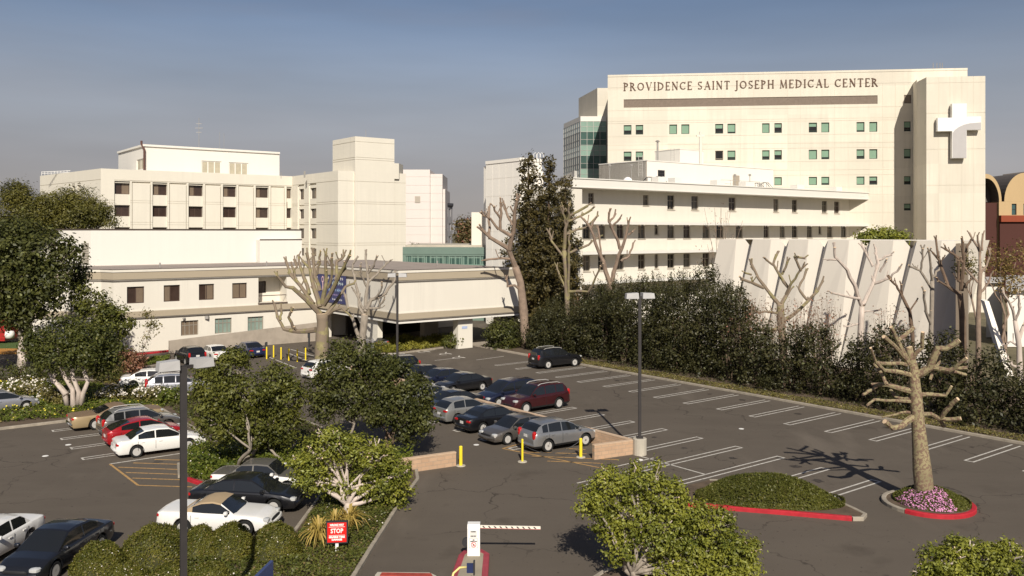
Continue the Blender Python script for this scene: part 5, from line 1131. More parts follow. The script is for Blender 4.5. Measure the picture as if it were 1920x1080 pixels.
def car_at(key, ref, px, py, heading, pm, label, group=None, dang=0., **kw):
    """ref: which camera-side wheel touches the ground at the given point of the lot"""
    s = TYPES[key]; g = Vector(G(px, py)[:2]); ang = {'+': TH, '-': TH+math.pi}[heading]+dang if isinstance(heading, str) else heading
    d = Vector((math.cos(ang), math.sin(ang))); n = Vector((-d.y, d.x)); 
    if n.dot(-g) < 0: n = -n
    xw = s['ro']-s['L']/2 if ref == 'rear' else s['ro']+s['wb']-s['L']/2
    c = g-n*(s['W']/2-.1)*CS-d*xw*CS; return car(key, c, ang, pm, label, group, **kw), c
black = paint('black', (.012, .012, .014)); navy = paint('navy', (.014, .018, .04)); silver = paint('silver', (.34, .34, .34), .7); pgrey = paint('grey', (.16, .145, .13), .6); wht = paint('white', (.74, .72, .68), 0); lsil = paint('light_silver', (.42, .42, .45), .6)
maroon = paint('maroon', (.055, .010, .012), .4); redp = paint('red', (.33, .008, .012), .2); tan = paint('tan', (.36, .27, .15), .2); tan_t = mat('tan_vinyl', (.19, .13, .08), rough=.5, var=.08); softt = mat('tan_canvas', (.34, .25, .15), rough=.9, var=.06); gtop = paint('dull_grey', (.13, .12, .105), .3, .5); blue = paint('blue', (.02, .03, .09)); dsil = paint('dull_silver', (.28, .275, .26), .5); charcoal = paint('charcoal', (.020, .021, .026), .5)
GA = 'cars parked against the block wall'; GB = 'cars parked beyond the block wall'; GC = 'cars nosed into the centre bed'; GD = 'cars in the bottom row by the round bushes'
_, c1_ = car_at('crossover', 'rear', 1027, 848, '+', silver, 'silver crossover nearest the end of the block wall, behind the yellow bollards', GA, dang=-.08)
_, c2_ = car_at('sedan', 'front', 951, 834, '-', pgrey, 'warm grey sedan facing out, between the silver crossover and the black sedan', GA, dang=0)
_, c3_ = car_at('sedan', 'rear', 905, 812, '+', black, 'glossy black sedan showing red tail lamps, between the grey sedan and silver hatchback', GA)
_, c4_ = car_at('hatch', 'rear', 857, 795, '+', dsil, 'silver hatchback with its rear to us, left of the black sedan by the wall', GA)
bdir = Vector((sa, -ca)); adir = Vector((ca, sa))
car('sedan', c4_-bdir*2.75+adir*.6, TH+math.pi, black, 'dark sedan mostly hidden behind the silver hatchback, far end of the wall row', GA)
car('sedan', c4_-bdir*5.6+adir*.2, TH+math.pi, dsil, 'silver sedan seen only between leaves beside the centre trees', GA)
_, d1_ = car_at('suv', 'rear', 1047.5, 766, '-', maroon, 'dark maroon seven seat SUV facing the block wall', GB)
car('minivan', d1_-bdir*2.75-adir*.15, TH+math.pi, navy, 'dark navy minivan beside the maroon SUV', GB)
_, d3_ = car_at('sedan', 'rear', 904, 732.5, '-', black, 'black sedan with a pale rear hubcap, left of the navy minivan beyond the wall', GB)
car('sedan', d3_-bdir*2.7-adir*.1, TH+math.pi, navy, 'dark blue black sedan just behind the black hubcap sedan', GB)
car('boxy_sedan', d3_-bdir*5.3-adir*.1, TH+math.pi, charcoal, 'dark boxy sedan mostly hidden at the far end of the black cars', GB)
car('suv', d3_-bdir*8.6-adir*1.0, TH+math.pi, black, 'boxy black SUV beside the thin lamp post, near the entrance canopy', GB)
car_at('suv', 'rear', 1027.5, 692, '+', black, 'black boxy SUV parked alone against the dark hedge', dang=-.10)
car_at('sedan', 'rear', 697, 655, math.radians(125), lsil, 'silver sedan seen from behind at the canopy planting')
car_at('hatch', 'rear', 600, 712, '+', wht, 'white hatchback glimpsed between the leafy trees', dang=.15)
def rear_at(key, px, py, ang, pm, label, group=None):
    s = TYPES[key]; g = Vector(G(px, py)[:2]); d = Vector((math.cos(ang), math.sin(ang))); car(key, g+d*s['L']/2*CS, ang, pm, label, group)
rear_at('sedan', 484, 672, math.radians(128), blue, 'dark blue sedan seen from behind beside the far yellow bollards', 'cars in the far left stalls')
rear_at('crossover', 371, 686, math.radians(128), black, 'dark crossover behind the near lamp post head', 'cars in the far left stalls'); rear_at('sedan', 418, 679, math.radians(128), wht, 'white sedan between the dark crossover and the blue sedan', 'cars in the far left stalls')
car_at('sedan', 'rear', 250, 730, '+', wht, 'white sedan with red tail lamps above the white flowering shrubs', dang=-.35)
car_at('wagon', 'rear', 300, 744, '+', lsil, 'silver wagon with roof rails behind the lamp post', dang=-.25)
_, e4 = car_at('sedan', 'rear', 256, 858, '+', wht, 'white sedan nearest to us in the left row, beside the orange hatching', GC, dang=-.05)
_, e1 = car_at('old_coupe', 'rear', 179, 806, '+', tan, 'long tan old coupe with brown roof at the top of the left row', GC, top=tan_t)
n_ = Vector((sa, -ca))
car('wagon', e4-n_*5.3+adir*.45, TH, pgrey, 'grey minivan like wagon between the tan coupe and the red fastback', GC, top=dsil)
car('fastback', e4-n_*2.62+adir*.0, TH-.02, redp, 'bright red fastback hatchback between the grey wagon and white sedan', GC)
car('convertible', Vector((-11.3, 33.9)), math.radians(-3), wht, 'white convertible with a tan canvas roof behind the round bushes', GD, soft=softt)
car('sedan', Vector((-11.0, 36.55)), math.radians(-4), black, 'glossy black sedan between the white convertible and the grey topped sedan', GD, scale=1.03)
car('boxy_sedan', Vector((-11.1, 39.1)), math.radians(-4), wht, 'boxy sedan with dull grey roof and bonnet over white sides', GD, top=gtop)  # grey top: oxidised paint plus the sky's reflection put into the colour
car('sedan', Vector((-15.75, 30.35)), math.radians(-97), charcoal, 'charcoal sedan facing us at the bottom left corner', 'cars at the bottom left corner')
car('boxy_sedan', Vector((-18.55, 31.0)), math.radians(-95), wht, 'white sedan cut off by the left edge, left of the charcoal sedan', 'cars at the bottom left corner')
car_at('fastback', 'front', 49, 769.5, math.radians(42), lsil, 'pale silver fastback at the left edge beside the planting bed')

# ================================================================ lamp posts, walls, bollards, gate, signs
pole_m = mat('bronze_pole', (.030, .026, .025), rough=.6, var=.15, scale=3); head_m = mat('lamp_head_grey', (.42, .41, .40), rough=.5, var=.1)
def lamp(base, top_z, label, heads, w=.13, base_h=0, ang=0., hs=(.62, .36, .30)):
    R = empty('lamp_post', (base[0], base[1], 0), label, 'lamp post', 'parking lot lamp posts'); mb = MB(); mb.box((base[0], base[1], (base_h+top_z)/2), (w, w, top_z-base_h), rz=ang); mb.build('pole', pole_m, R)
    for dx, dy in heads:
        mb = MB(); c = Vector((base[0]+dx, base[1]+dy, top_z+.05)); a = math.atan2(dy, dx); x, y, z = (q/2 for q in hs)
        Rm = Matrix.Rotation(a, 3, 'Z'); vs = [c+Rm@Vector(p) for p in ((-x, -y, -z), (x, -y, -z), (x, y, -z), (-x, y, -z), (-x*.96, -y*.96, z), (x*.9, -y*.9, z*.8), (x*.9, y*.9, z*.8), (-x*.96, y*.96, z))]
        mb.add(vs, [(0, 3, 2, 1), (4, 5, 6, 7), (0, 1, 5, 4), (1, 2, 6, 5), (2, 3, 7, 6), (3, 0, 4, 7)]); mb.build('lamp_head', head_m, R)
        mb = MB(); mb.box(c+Rm@Vector((0, 0, -z-.012)), (hs[0]*.8, hs[1]*.8, .02), rz=a); mb.build('lamp_lens', mat('lamp_lens', (.5, .5, .47), rough=.2, var=0), R)
        mb = MB(); mb.box(Vector((base[0]+dx*.4, base[1]+dy*.4, top_z-.02)), (math.hypot(dx, dy)*.8, .07, .07), rz=a); mb.build('bracket_arm', pole_m, R)
    if base_h:
        mb = MB(); mb.lathe((base[0], base[1], 0), [(.36, 0), (.36, base_h-.03), (.33, base_h)], 18); mb.build('concrete_base', conc_l, R); mb = MB(); mb.box((base[0], base[1], base_h+.04), (.32, .32, .08)); mb.build('base_plate', pole_m, R)
    return R
b = G(1199.5, 852); lamp(b, ZP(556, b.y), 'tall black lamp post on a round concrete base at the block wall end', [(-.42, -.05), (.42, .10)], base_h=.85, w=.15, hs=(.66, .42, .30))
b = XY(344, 21.5); lamp((b.x, b.y), ZP(682, b.y)-.06, 'nearest lamp post with twin pale heads, left, running out of the bottom edge', [(-.30, -.22), (.32, .38)], w=.155, ang=.5, hs=(.50, .34, .24))
b = XY(745, 67); lamp((b.x, b.y), ZP(517, b.y), 'thin dark lamp post in front of the entrance canopy', [(-.42, 0), (.42, .0)], w=.16)
for px, py, sgx in ((1228, 0, 0),): pass
def blockwall(a, b, z, label, t=.2):
    a = Vector(a[:2]); b = Vector(b[:2]); d = (b-a).normalized(); n = Vector((-d.y, d.x))*t/2
    R = empty('block_wall', V3((a+b)/2, 0), label, 'wall'); mb = MB(); mb.prism([a-n, b-n, b+n, a+n], 0, z-.06)
    f = lambda v: ((Vector(v[:2])-a).dot(d)+(Vector(v[:2])-a).dot(n)*.3, v[2]); mb.build('blockwork', brickm, R, uvf=f)
    mb = MB(); m = n*1.12; e = d*.012; mb.prism([a-m-e, b-m+e, b+m+e, a+m-e], z-.06, z); mb.build('coping', mat('buff_coping', (.50, .36, .245), rough=.9, var=.1, scale=4), R)
blockwall(ST(32.6, -32.35), ST(32.6, -64), .76, 'long low buff block wall running away between the two rows of cars')
blockwall(ST(30.25, -32.65), ST(32.7, -32.2), .76, 'short return of buff block wall facing us beside the lamp post base'); blockwall(ST(19.5, -36.6), ST(24.05, -35.95), .70, 'short buff block wall half hidden by the leafy bush, left of the yellow bollard')
def bollard(px, py, label, h=.98, r=.062, base=True, grp='yellow bollards at the drive crossing', z=None):
    g = G(px, py); R = empty('bollard', g, label, 'bollard', grp); mb = MB(); mb.lathe(g, [(r, 0), (r, h-.03), (r*.8, h), (.001, h+.01)], 12); mb.build('post', yellowm, R, smooth=False)
    if base: mb = MB(); mb.lathe(g+Vector((0, 0, .002)), [(.24, 0), (.23, .03), (.001, .035)], 12); mb.build('footing', conc_l, R)
bollard(864, 873.5, 'fat yellow bollard beside the end of the half hidden block wall', r=.085); bollard(979.5, 866, 'slim yellow bollard in the hatching, left post of the chain', h=1.15, r=.055); bollard(1089, 857.5, 'yellow bollard at the foot of the short return wall', r=.08)
a = G(979.5, 866); b = G(1089, 857.5); mb = MB(); mb.tube([a.lerp(b, k/14)+Vector((0, 0, .88-.55*(1-(2*k/14-1)**2))) for k in range(15)], .018, 5); tag(mb.build('chain', steel_d), 'dark chain sagging between two yellow bollards in front of the crossover', 'chain')
for i, (px, py) in enumerate(((500, 673), (513, 670), (527, 674), (541.5, 676), (557.5, 678), (573, 675))): bollard(px, py+(0), ['leftmost', 'second from left', 'third from left', 'fourth from left', 'fifth from left', 'rightmost'][i]+' of the row of six yellow bollards by the ramp wall', h=1.1, r=.065, base=False, grp='yellow bollards by the ramp wall')
for i, (px, py0, py1) in enumerate(((499.5, 640, 672), (579.5, 630, 651))):
    g = G(px, py1); mb = MB(); mb.box(g+Vector((0, 0, .75)), (.16, .16, 1.5)); mb.box(g+Vector((0, -.09, 1.2)), (.24, .05, .5)); tag(mb.build('marker_post', steel_d), ['dark marker post behind the left yellow bollards', 'dark marker post standing against the ramp wall'][i], 'post')
# barrier gate and its island
isl = [G(*p) for p in ((874, 1041), (888, 1033), (903, 1041), (912, 1046), (909, 1085), (903, 1200), (826, 1200), (853, 1085), (866, 1048))]
mb = MB(); mb.prism([Vector(p[:2]) for p in isl], -.01, .15); structure(mb.build('gate_island', mat('island_concrete', (.30, .26, .19), rough=.9, var=.12)))
kerb(isl, w=.22, h=.165, m=mat('faded_red', (.30, .045, .06), rough=.7, var=.2, scale=4), name='red_kerb', closed=True)
g = G(888, 1043, .15); R = empty('barrier_gate', V3(g, .15), 'white barrier gate cabinet with a striped arm on the red edged island', 'barrier')
mb = MB(); x, y, z = .22, .20, 1.08; c = Vector((g.x, g.y+.22, .15))
vs = [c+Vector(p) for p in ((-x, -y, 0), (x, -y, 0), (x, y, 0), (-x, y, 0), (-x, -y, z-.12), (x, -y, z-.12), (x, -y+.10, z), (-x, -y+.10, z), (x, y, z), (-x, y, z))]
mb.add(vs, [(0, 1, 5, 4), (4, 5, 6, 7), (7, 6, 8, 9), (1, 2, 8, 6, 5), (0, 4, 7, 9, 3), (3, 9, 8, 2), (0, 3, 2, 1)]); mb.build('cabinet', white_m, R)
a0 = c+Vector((.23, -.05, .98)); a1 = a0+Vector((2.12, .02, -.05)); mb = MB(); n = 17
for k in range(n):
    p, q = a0.lerp(a1, k/n), a0.lerp(a1, (k+1)/n); mb.add([p+Vector((0, dy, dz)) for dy, dz in ((-.02, -.055), (.02, -.055), (.02, .055), (-.02, .055))]+[q+Vector((0, dy, dz)) for dy, dz in ((-.02, -.055), (.02, -.055), (.02, .055), (-.02, .055))], [(0, 4, 5, 1), (1, 5, 6, 2), (2, 6, 7, 3), (3, 7, 4, 0)]+([(0, 1, 2, 3)] if k == 0 else [])+([(4, 7, 6, 5)] if k == n-1 else []))
arm = mb.build('arm', mat('arm_white', (.74, .68, .58), rough=.5, var=.05), R)
for k in range(10):
    p = a0.lerp(a1, (k+.6)/10.6); mb = MB(); mb.add([p+Vector((dx, -.0235, dz)) for dx, dz in ((-.06, .035), (.0, .035), (.06, -.03), (0, -.03))], [(0, 1, 2, 3)]); mb.build('stripe', steel_d, arm)
mb = MB(); mb.quad(a0+Vector((0, -.0225, -.052)), a1+Vector((0, -.0225, -.052)), a1+Vector((0, -.0225, -.038)), a0+Vector((0, -.0225, -.038))); mb.build('reflective_line', redm, arm)
mb = MB(); mb.lathe(c+Vector((-.26, 0, .42)), [(.16, -.05), (.16, .05)], 14, axis='Y'); mb.build('hub_disc', steel_d, R)
fy = c.y-.20-.004
def quadf(x0, x1, z0, z1, m, nm, d=0.): mb = MB(); mb.quad(*[Vector((c.x+x, fy-d, c.z+z)) for x, z in ((x0, z0), (x1, z0), (x1, z1), (x0, z1))]); return mb.build(nm, m, R)
st_m = mat('sticker', (.62, .60, .56), var=.05); quadf(-.13, .11, .64, .88, st_m, 'sticker'); quadf(-.16, .15, .28, .62, mat('sticker_edge', (.40, .38, .35), var=0), 'sticker'); quadf(-.145, .135, .295, .605, white_m, 'sticker', .002)
def T(txt, size, x, z, m, nm='lettering', w=None, par=None, d=.006): return text_mesh(txt, size, m, face_matrix(Vector((c.x+x, fy-d, c.z+z)), (1, 0)), par or R, nm, .0008, offset=.004, width=w)
ink = mat('black_ink', (.03, .03, .03), var=0); T('WARNING', .05, -.01, .855, ink, w=.18); T('CARS ONLY', .045, -.01, .70, ink, w=.2); T('NO', .055, 0, .565, ink, w=.07); T('PEDESTRIANS', .04, 0, .515, ink, w=.24)
mb = MB()
for i in range(20):
    a, b = 2*P*i/20, 2*P*(i+1)/20; mb.quad(*[Vector((c.x+r_*math.cos(q), fy-.005, c.z+.40+r_*math.sin(q))) for r_, q in ((.075, a), (.095, a), (.095, b), (.075, b))])
mb.add([Vector((c.x+x, fy-.006, c.z+.40+z)) for x, z in ((-.06, .045), (-.045, .06), (.06, -.045), (.045, -.06))], [(0, 1, 2, 3)]); mb.build('prohibition_ring', mat('sign_red', (.55, .03, .03), rough=.5, var=0), R)
mb = MB(); mb.add([Vector((c.x+x, fy-.0045, c.z+.40+z)) for x, z in ((-.035, -.05), (-.01, -.05), (0, -.01), (.02, -.05), (.04, -.05), (.02, .03), (-.02, .03))], [tuple(range(7))]); mb.build('pictogram', ink, R)
g = G(880, 1116, .15); mb = MB(); mb.box(V3(g, .15)+Vector((.03, 0, .85)), (.22, .10, .28), mi=0); R5 = empty('card_reader', V3(g, .15), 'blue card reader on a curved yellow post on the gate island', 'card reader'); mb.build('housing', mat('reader_blue', (.02, .03, .09), rough=.4), R5)
mb = MB(); mb.box(V3(g, .15)+Vector((.15, 0, .86)), (.05, .2, .42)); mb.build('hood', steel_d, R5)
mb = MB(); q = V3(g, .15); mb.tube([q+Vector((-.55, -.5, -.0)), q+Vector((-.55, -.45, .55)), q+Vector((-.48, -.3, .80)), q+Vector((-.3, -.1, .90)), q+Vector((-.06, 0, .88))], .035, 8); mb.build('curved_post', mat('pale_yellow', (.70, .58, .22), rough=.5, var=.05), R5, smooth=True)
pts_ = [G(*p) for p in ((708, 1074), (805, 1075), (818, 1081), (820, 1105), (700, 1105), (703, 1080))]; mb = MB(); mb.prism([Vector(p[:2]) for p in pts_], -.01, .03); R6 = empty('tyre_spikes', V3(pts_[0], 0), 'red and grey tyre spike plate set in the drive at the bottom edge', 'tyre spikes'); mb.build('frame', conc_l, R6)
mb = MB(); mb.prism([Vector(G(*p)[:2]) for p in ((716, 1076.5), (808, 1078), (812, 1084), (712, 1082))], .03, .06); mb.build('plate', mat('rusty_red', (.33, .05, .035), rough=.7, var=.3, scale=5), R6)
# stop sign
g = G(632, 1042); R = empty('stop_sign', V3(g, 0), 'red WRONG WAY STOP sign on a short white post among the yellow flax leaves', 'sign'); w2, z0, z1 = .335, .50, 1.20; an = .10
xd = Vector((math.cos(an), math.sin(an), 0)); nd = Vector((math.sin(an), -math.cos(an), 0)); gc = V3(g, 0)
mb = MB(); mb.box(gc+Vector((0, 0, (z0+z1)/2)), (.76, .12, .78), rz=an); mb.build('housing', steel_d, R)
def sp(x, z, d): return gc+xd*x+nd*d+Vector((0, 0, z))
mb = MB(); mb.quad(sp(-w2, z0, .064), sp(w2, z0, .064), sp(w2, z1, .064), sp(-w2, z1, .064)); mb.build('red_panel', mat('stop_red', (.62, .015, .012), rough=.4, var=.04), R)
sw_ = mat('sign_white', (.80, .78, .75), var=0)
for tx, sz, zz, ww in (('WRONG WAY', .10, 1.115, .50), ('STOP', .22, .90, .44), ('SEVERE TIRE', .085, .685, .56), ('DAMAGE', .085, .595, .36)): text_mesh(tx, sz, sw_, face_matrix(sp(0, zz, .070), xd), R, 'lettering', .002, offset=.006, width=ww)
for zz in (1.045, .75): mb = MB(); mb.quad(sp(-.28, zz-.007, .067), sp(.28, zz-.007, .067), sp(.28, zz+.007, .067), sp(-.28, zz+.007, .067)); mb.build('rule', sw_, R)
mb = MB(); mb.box(gc+Vector((0, 0, .25)), (.11, .11, .5), rz=an); mb.build('post', white_m, R)
# blue sign seen nearly edge-on at the bottom
pA_ = PT(477, 1086, 26.0); pB_ = PT(512.5, 1051, 26.9); mb = MB(); th = Vector((-.10, .03, 0)); dn = Vector((0, 0, -1.5))
R7 = empty('blue_sign', Vector((pB_.x, pB_.y, 0)), 'dark blue sign panel seen nearly edge on at the bottom edge', 'sign'); mb.add([pA_, pB_, pB_+dn, pA_+dn, pA_+th, pB_+th, pB_+dn+th, pA_+dn+th], [(0, 1, 2, 3), (7, 6, 5, 4), (0, 4, 5, 1), (1, 5, 6, 2), (3, 2, 6, 7), (0, 3, 7, 4)]); mb.build('panel', mat('sign_blue', (.04, .055, .13), rough=.4, var=.1), R7)
mb = MB(); mb.box(((pA_.x+pB_.x)/2-.05, (pA_.y+pB_.y)/2, .15), (.08, .08, .3)); mb.build('post', steel_d, R7)
# ================================================================ vegetation
def unit(n):
    v = RNG.normal(size=(n, 3)); return v/np.linalg.norm(v, axis=1, keepdims=True)
def leaf_quads(c, nrm, size, aspect=.5, tri=False):
    n = len(c); nrm = nrm/np.linalg.norm(nrm, axis=1, keepdims=True); r = unit(n); u = np.cross(nrm, r); u /= np.linalg.norm(u, axis=1, keepdims=True)+1e-9; v = np.cross(nrm, u)
    s = (size*RNG.uniform(.6, 1.3, n))[:, None]
    vs = np.stack([c-u*s, c+v*s*aspect-u*s*.1, c+u*s, c-v*s*aspect-u*s*.1], axis=1); return vs.reshape(-1, 3)
def cloud(lobes, clumps, per, cr, size, up=.35, shell=.22, flat=.8, aspect=.55):
    """leaf clumps gathered near the surface of each lobe. lobes: (x,y,z,rx,ry,rz)"""
    L = np.array(lobes, float); area = (L[:, 3]*L[:, 4]+L[:, 3]*L[:, 5]+L[:, 4]*L[:, 5]); w = area/area.sum(); out = []; nm = []
    for l, f in zip(L, w):
        k = max(3, int(clumps*f)); d = unit(k); r = RNG.uniform(0, 1, k)**shell; cc = l[:3]+d*r[:, None]*l[3:6]; m = (per*RNG.uniform(.5, 1.4, k)).astype(int)
        idx = np.repeat(np.arange(k), m); off = RNG.normal(size=(len(idx), 3))*cr*RNG.uniform(.6, 1.3, k)[idx][:, None]; off[:, 2] *= flat
        out.append(cc[idx]+off); o = off/(np.linalg.norm(off, axis=1, keepdims=True)+1e-9); nm.append(d[idx]*.6+o*.6+RNG.normal(size=(len(idx), 3))*.55+np.array([0, 0, up]))
    c = np.concatenate(out); keep = c[:, 2] > .03; return leaf_quads(c[keep], np.concatenate(nm)[keep], size, aspect)
def lobes_px(base, specs):
    out = []
    for sp in specs:
        px, py, rx, ry = sp[:4]; dY = sp[4] if len(sp) > 4 else 0.; Y = base[1]+dY; p = PT(px, py, Y); a = rx*Y/F; b = ry*Y/F; out.append((p.x, p.y, p.z, a, a*.95, b))
    return out
bark_g = mat('grey_bark', (.27, .23, .185), rough=.95, var=.3, scale=2.5, stretch=(3, 3, .6), bump=.5, bscale=9)
bark_p = mat('pale_bark', (.50, .42, .36), rough=.9, var=.25, scale=2.0, stretch=(3, 3, .5), bump=.4, bscale=8); bark_b = mat('brown_bark', (.14, .095, .065), rough=.95, var=.3, scale=3, bump=.5, bscale=9)
bark_s = mat('spiny_green_bark', (.27, .225, .125), rough=.9, var=.3, scale=1.1, bump=.6, bscale=18, spots=((.17, .11, .075), 9., .49)); bark_y = mat('mossy_bark', (.235, .20, .10), rough=.95, var=.35, scale=1.6, bump=.5, bscale=10, spots=((.20, .155, .11), 1.3, .44))
bark_r = mat('pinkish_bark', (.24, .175, .13), rough=.95, var=.3, scale=2.2, bump=.4, bscale=9); cutm = mat('sawn_wood', (.62, .46, .30), rough=.9, var=.1, scale=8)
lf_dark = leaf_mat('leaf_dark', (.018, .030, .008), (.095, .115, .028), ((.17, .18, .06), .04)); lf_mid = leaf_mat('leaf_mid', (.026, .044, .008), (.14, .165, .032), ((.17, .18, .05), .05)); lf_bright = leaf_mat('leaf_bright', (.045, .075, .010), (.26, .31, .045), ((.30, .32, .09), .06))
lf_pine = leaf_mat('leaf_pine', (.035, .048, .010), (.15, .16, .036), tscale=.35); lf_cyp = leaf_mat('leaf_conifer', (.020, .024, .009), (.115, .105, .036)); lf_hedge = leaf_mat('leaf_hedge', (.013, .019, .007), (.070, .076, .026), ((.13, .135, .06), .03), tscale=.5)
lf_box = leaf_mat('leaf_clipped', (.045, .065, .010), (.15, .165, .028), ((.22, .17, .06), .04), tscale=1.4); lf_olive = leaf_mat('leaf_olive', (.055, .065, .018), (.19, .19, .06), ((.30, .22, .10), .05)); lf_pinkish = leaf_mat('leaf_rusty', (.10, .07, .035), (.26, .15, .09), ((.42, .20, .14), .10))
lf_cover = leaf_mat('leaf_cover', (.03, .06, .008), (.14, .19, .025), ((.24, .20, .07), .05), tscale=1.6); lf_yel = leaf_mat('leaf_flax', (.22, .20, .04), (.52, .44, .14), trans=.3); inner_m = mat('shaded_twig_core', (.045, .045, .016), rough=1, var=.4, scale=9, bump=.8, bscale=14); fl_white = mat('white_blossom', (.72, .66, .58), rough=.8, var=.05); fl_pink = mat('pink_blossom', (.60, .26, .45), rough=.8, var=.2, scale=6)  # inner_m: twig brown darkened, shade inside the bushes put into the colour
def stem(mb, a, b, r0, r1, n=7, wob=.06, k=5):
    a = Vector(a); b = Vector(b); L = (b-a).length; pts = []
    for i in range(k+1): u = i/k; j = L*wob*math.sin(u*P); pts.append(a.lerp(b, u)+Vector((random.uniform(-j, j), random.uniform(-j, j), 0)))
    mb.tube(pts, [r0+(r1-r0)*i/k for i in range(k+1)], n)
def leafy(name, label, cat, base, specs, clumps, per, cr, size, lm, bm, r0=.16, stems=1, group=None, up=.35, shell=.22, fork=.35, spread=.25, extra=None, aspect=.55, lobes=None):
    base = Vector(base); R = empty(name, V3(base, .0), label, cat, group); lb = lobes or lobes_px(base, specs); mb = MB(); zmax = max(l[2] for l in lb)
    top = Vector((base.x, base.y, max(.5, min(l[2]-l[5] for l in lb)*.7+zmax*fork*.3))); feet = []
    for s in range(stems):
        f = V3(base, 0)+Vector((random.uniform(-1, 1)*spread*(stems > 1), random.uniform(-1, 1)*spread*(stems > 1), 0)); t = top+Vector((random.uniform(-1, 1)*spread*3*(stems > 1), random.uniform(-1, 1)*spread*2*(stems > 1), 0)); stem(mb, f-Vector((0, 0, .05)), t, r0, r0*.62); feet.append(t)
    mb.build('trunk', bm, R, smooth=True); mb = MB()
    for i, l in enumerate(lb):
        t = feet[i % len(feet)]; c = Vector(l[:3]); stem(mb, t-Vector((0, 0, r0*.5)), c, r0*.5, r0*.14, 6)
        for _ in range(3): d = Vector(unit(1)[0]); stem(mb, c.lerp(t, .25), c+Vector((d.x*l[3], d.y*l[4], abs(d.z)*l[5]))*.8 if False else c+Vector((d.x*l[3]*.75, d.y*l[4]*.75, d.z*l[5]*.75)), r0*.2, r0*.05, 5)
    mb.build('limbs', bm, R, smooth=True); vs = cloud(lb, clumps, per, cr, size, up, shell, aspect=aspect); obj_np('crown', vs, 4, lm, R)
    if extra: extra(R, lb)
    return R
# --- big leafy trees
leafy('leafy_tree', 'broad dark green tree with two thin grey trunks in the middle bed', 'tree', G(657, 850)+Vector((0, 0, 0)), [(640, 690, 42, 40, 0), (600, 730, 26, 40, .3), (680, 668, 34, 30, 0), (655, 740, 45, 40, -.4), (610, 765, 28, 26, 0), (700, 720, 42, 46, .2), (640, 650, 20, 14, 0)], 400, 34, .20, .085, lf_dark, bark_g, .09, 2, group='leafy trees in the middle bed', spread=.35)
leafy('leafy_tree', 'dark green tree on a forked black trunk, right hand one in the middle bed', 'tree', G(722, 862), [(745, 715, 40, 40, 0), (780, 740, 32, 38, 0), (745, 765, 42, 34, -.3), (790, 785, 28, 26, 0), (765, 812, 22, 20, 0), (720, 690, 26, 24, .3), (705, 780, 22, 22, 0)], 400, 34, .19, .085, lf_dark, bark_b, .12, 2, group='leafy trees in the middle bed', spread=.3)
leafy('leafy_tree', 'olive green tree just right of the near lamp post', 'tree', G(452, 880), [(430, 690, 38, 36, 0), (400, 730, 36, 40, 0), (455, 740, 42, 44, -.3), (420, 790, 44, 40, 0), (385, 780, 26, 30, 0), (440, 668, 22, 18, 0), (470, 800, 34, 40, 0), (378, 695, 16, 20, 0)], 440, 34, .19, .08, lf_mid, bark_g, .12, 2, group='leafy trees in the middle bed', spread=.5)
leafy('leafy_tree', 'small dense olive tree between two larger trees of the middle bed', 'tree', G(530, 868), [(520, 715, 34, 32, 0), (545, 745, 26, 36, 0), (505, 760, 30, 34, 0), (535, 800, 28, 36, 0), (500, 815, 26, 30, 0)], 280, 34, .19, .08, lf_mid, bark_g, .09, 2, group='leafy trees in the middle bed', spread=.4)
# hard pruned ficus with pale stubs
def stubs(n, r, px0, px1, py0, py1, bm):
    def f(R, lb):
        mb = MB(); o = Vector(R.location)+Vector((0, 0, 1.1))
        for i in range(n):
            l = random.choice(lb); c = Vector(l[:3]); d = Vector((random.uniform(-1, 1), random.uniform(-1.2, .3), random.uniform(.0, 1.0))).normalized(); e = c+Vector((d.x*l[3], d.y*l[4], d.z*l[5]))*random.uniform(.7, 1.0); k = (c-e)*.35+Vector((0, 0, -.12)); j = Vector((random.uniform(-.1, .1), random.uniform(-.1, .1), .05))
            mb.tube([o, c+Vector((0, 0, -.1)), e+k*1.2, e+k*.8+j, e, e+(e-(e+k*.8+j)).normalized()*.10], [r*1.2, r, r*.9, r*.8, r*.62, r*.66], 6, cap=1)
            if random.random() < .6: mb.tube([e+k*.8+j, e+Vector((random.uniform(-.22, .22), random.uniform(-.2, .1), random.uniform(.02, .2)))], [r*.6, r*.5], 5, cap=1)
        mb.build('pruned_stubs', [bm, cutm], R, smooth=False)
    return f
leafy('pruned_ficus', 'round pruned bush tree with pale sawn stubs behind the red sign', 'tree', G(652, 966), [(600, 850, 42, 34, 0), (650, 838, 44, 26, 0), (700, 860, 44, 34, .2), (585, 895, 36, 30, 0), (735, 890, 34, 36, .4), (640, 905, 40, 30, .6), (700, 915, 44, 30, .8), (750, 925, 24, 28, .8), (620, 815, 30, 14, 0), (560, 870, 20, 20, 0)], 560, 38, .14, .064, lf_bright, bark_p, .20, 1, up=.5, extra=stubs(34, .04, 590, 725, 812, 925, bark_p), shell=.3)
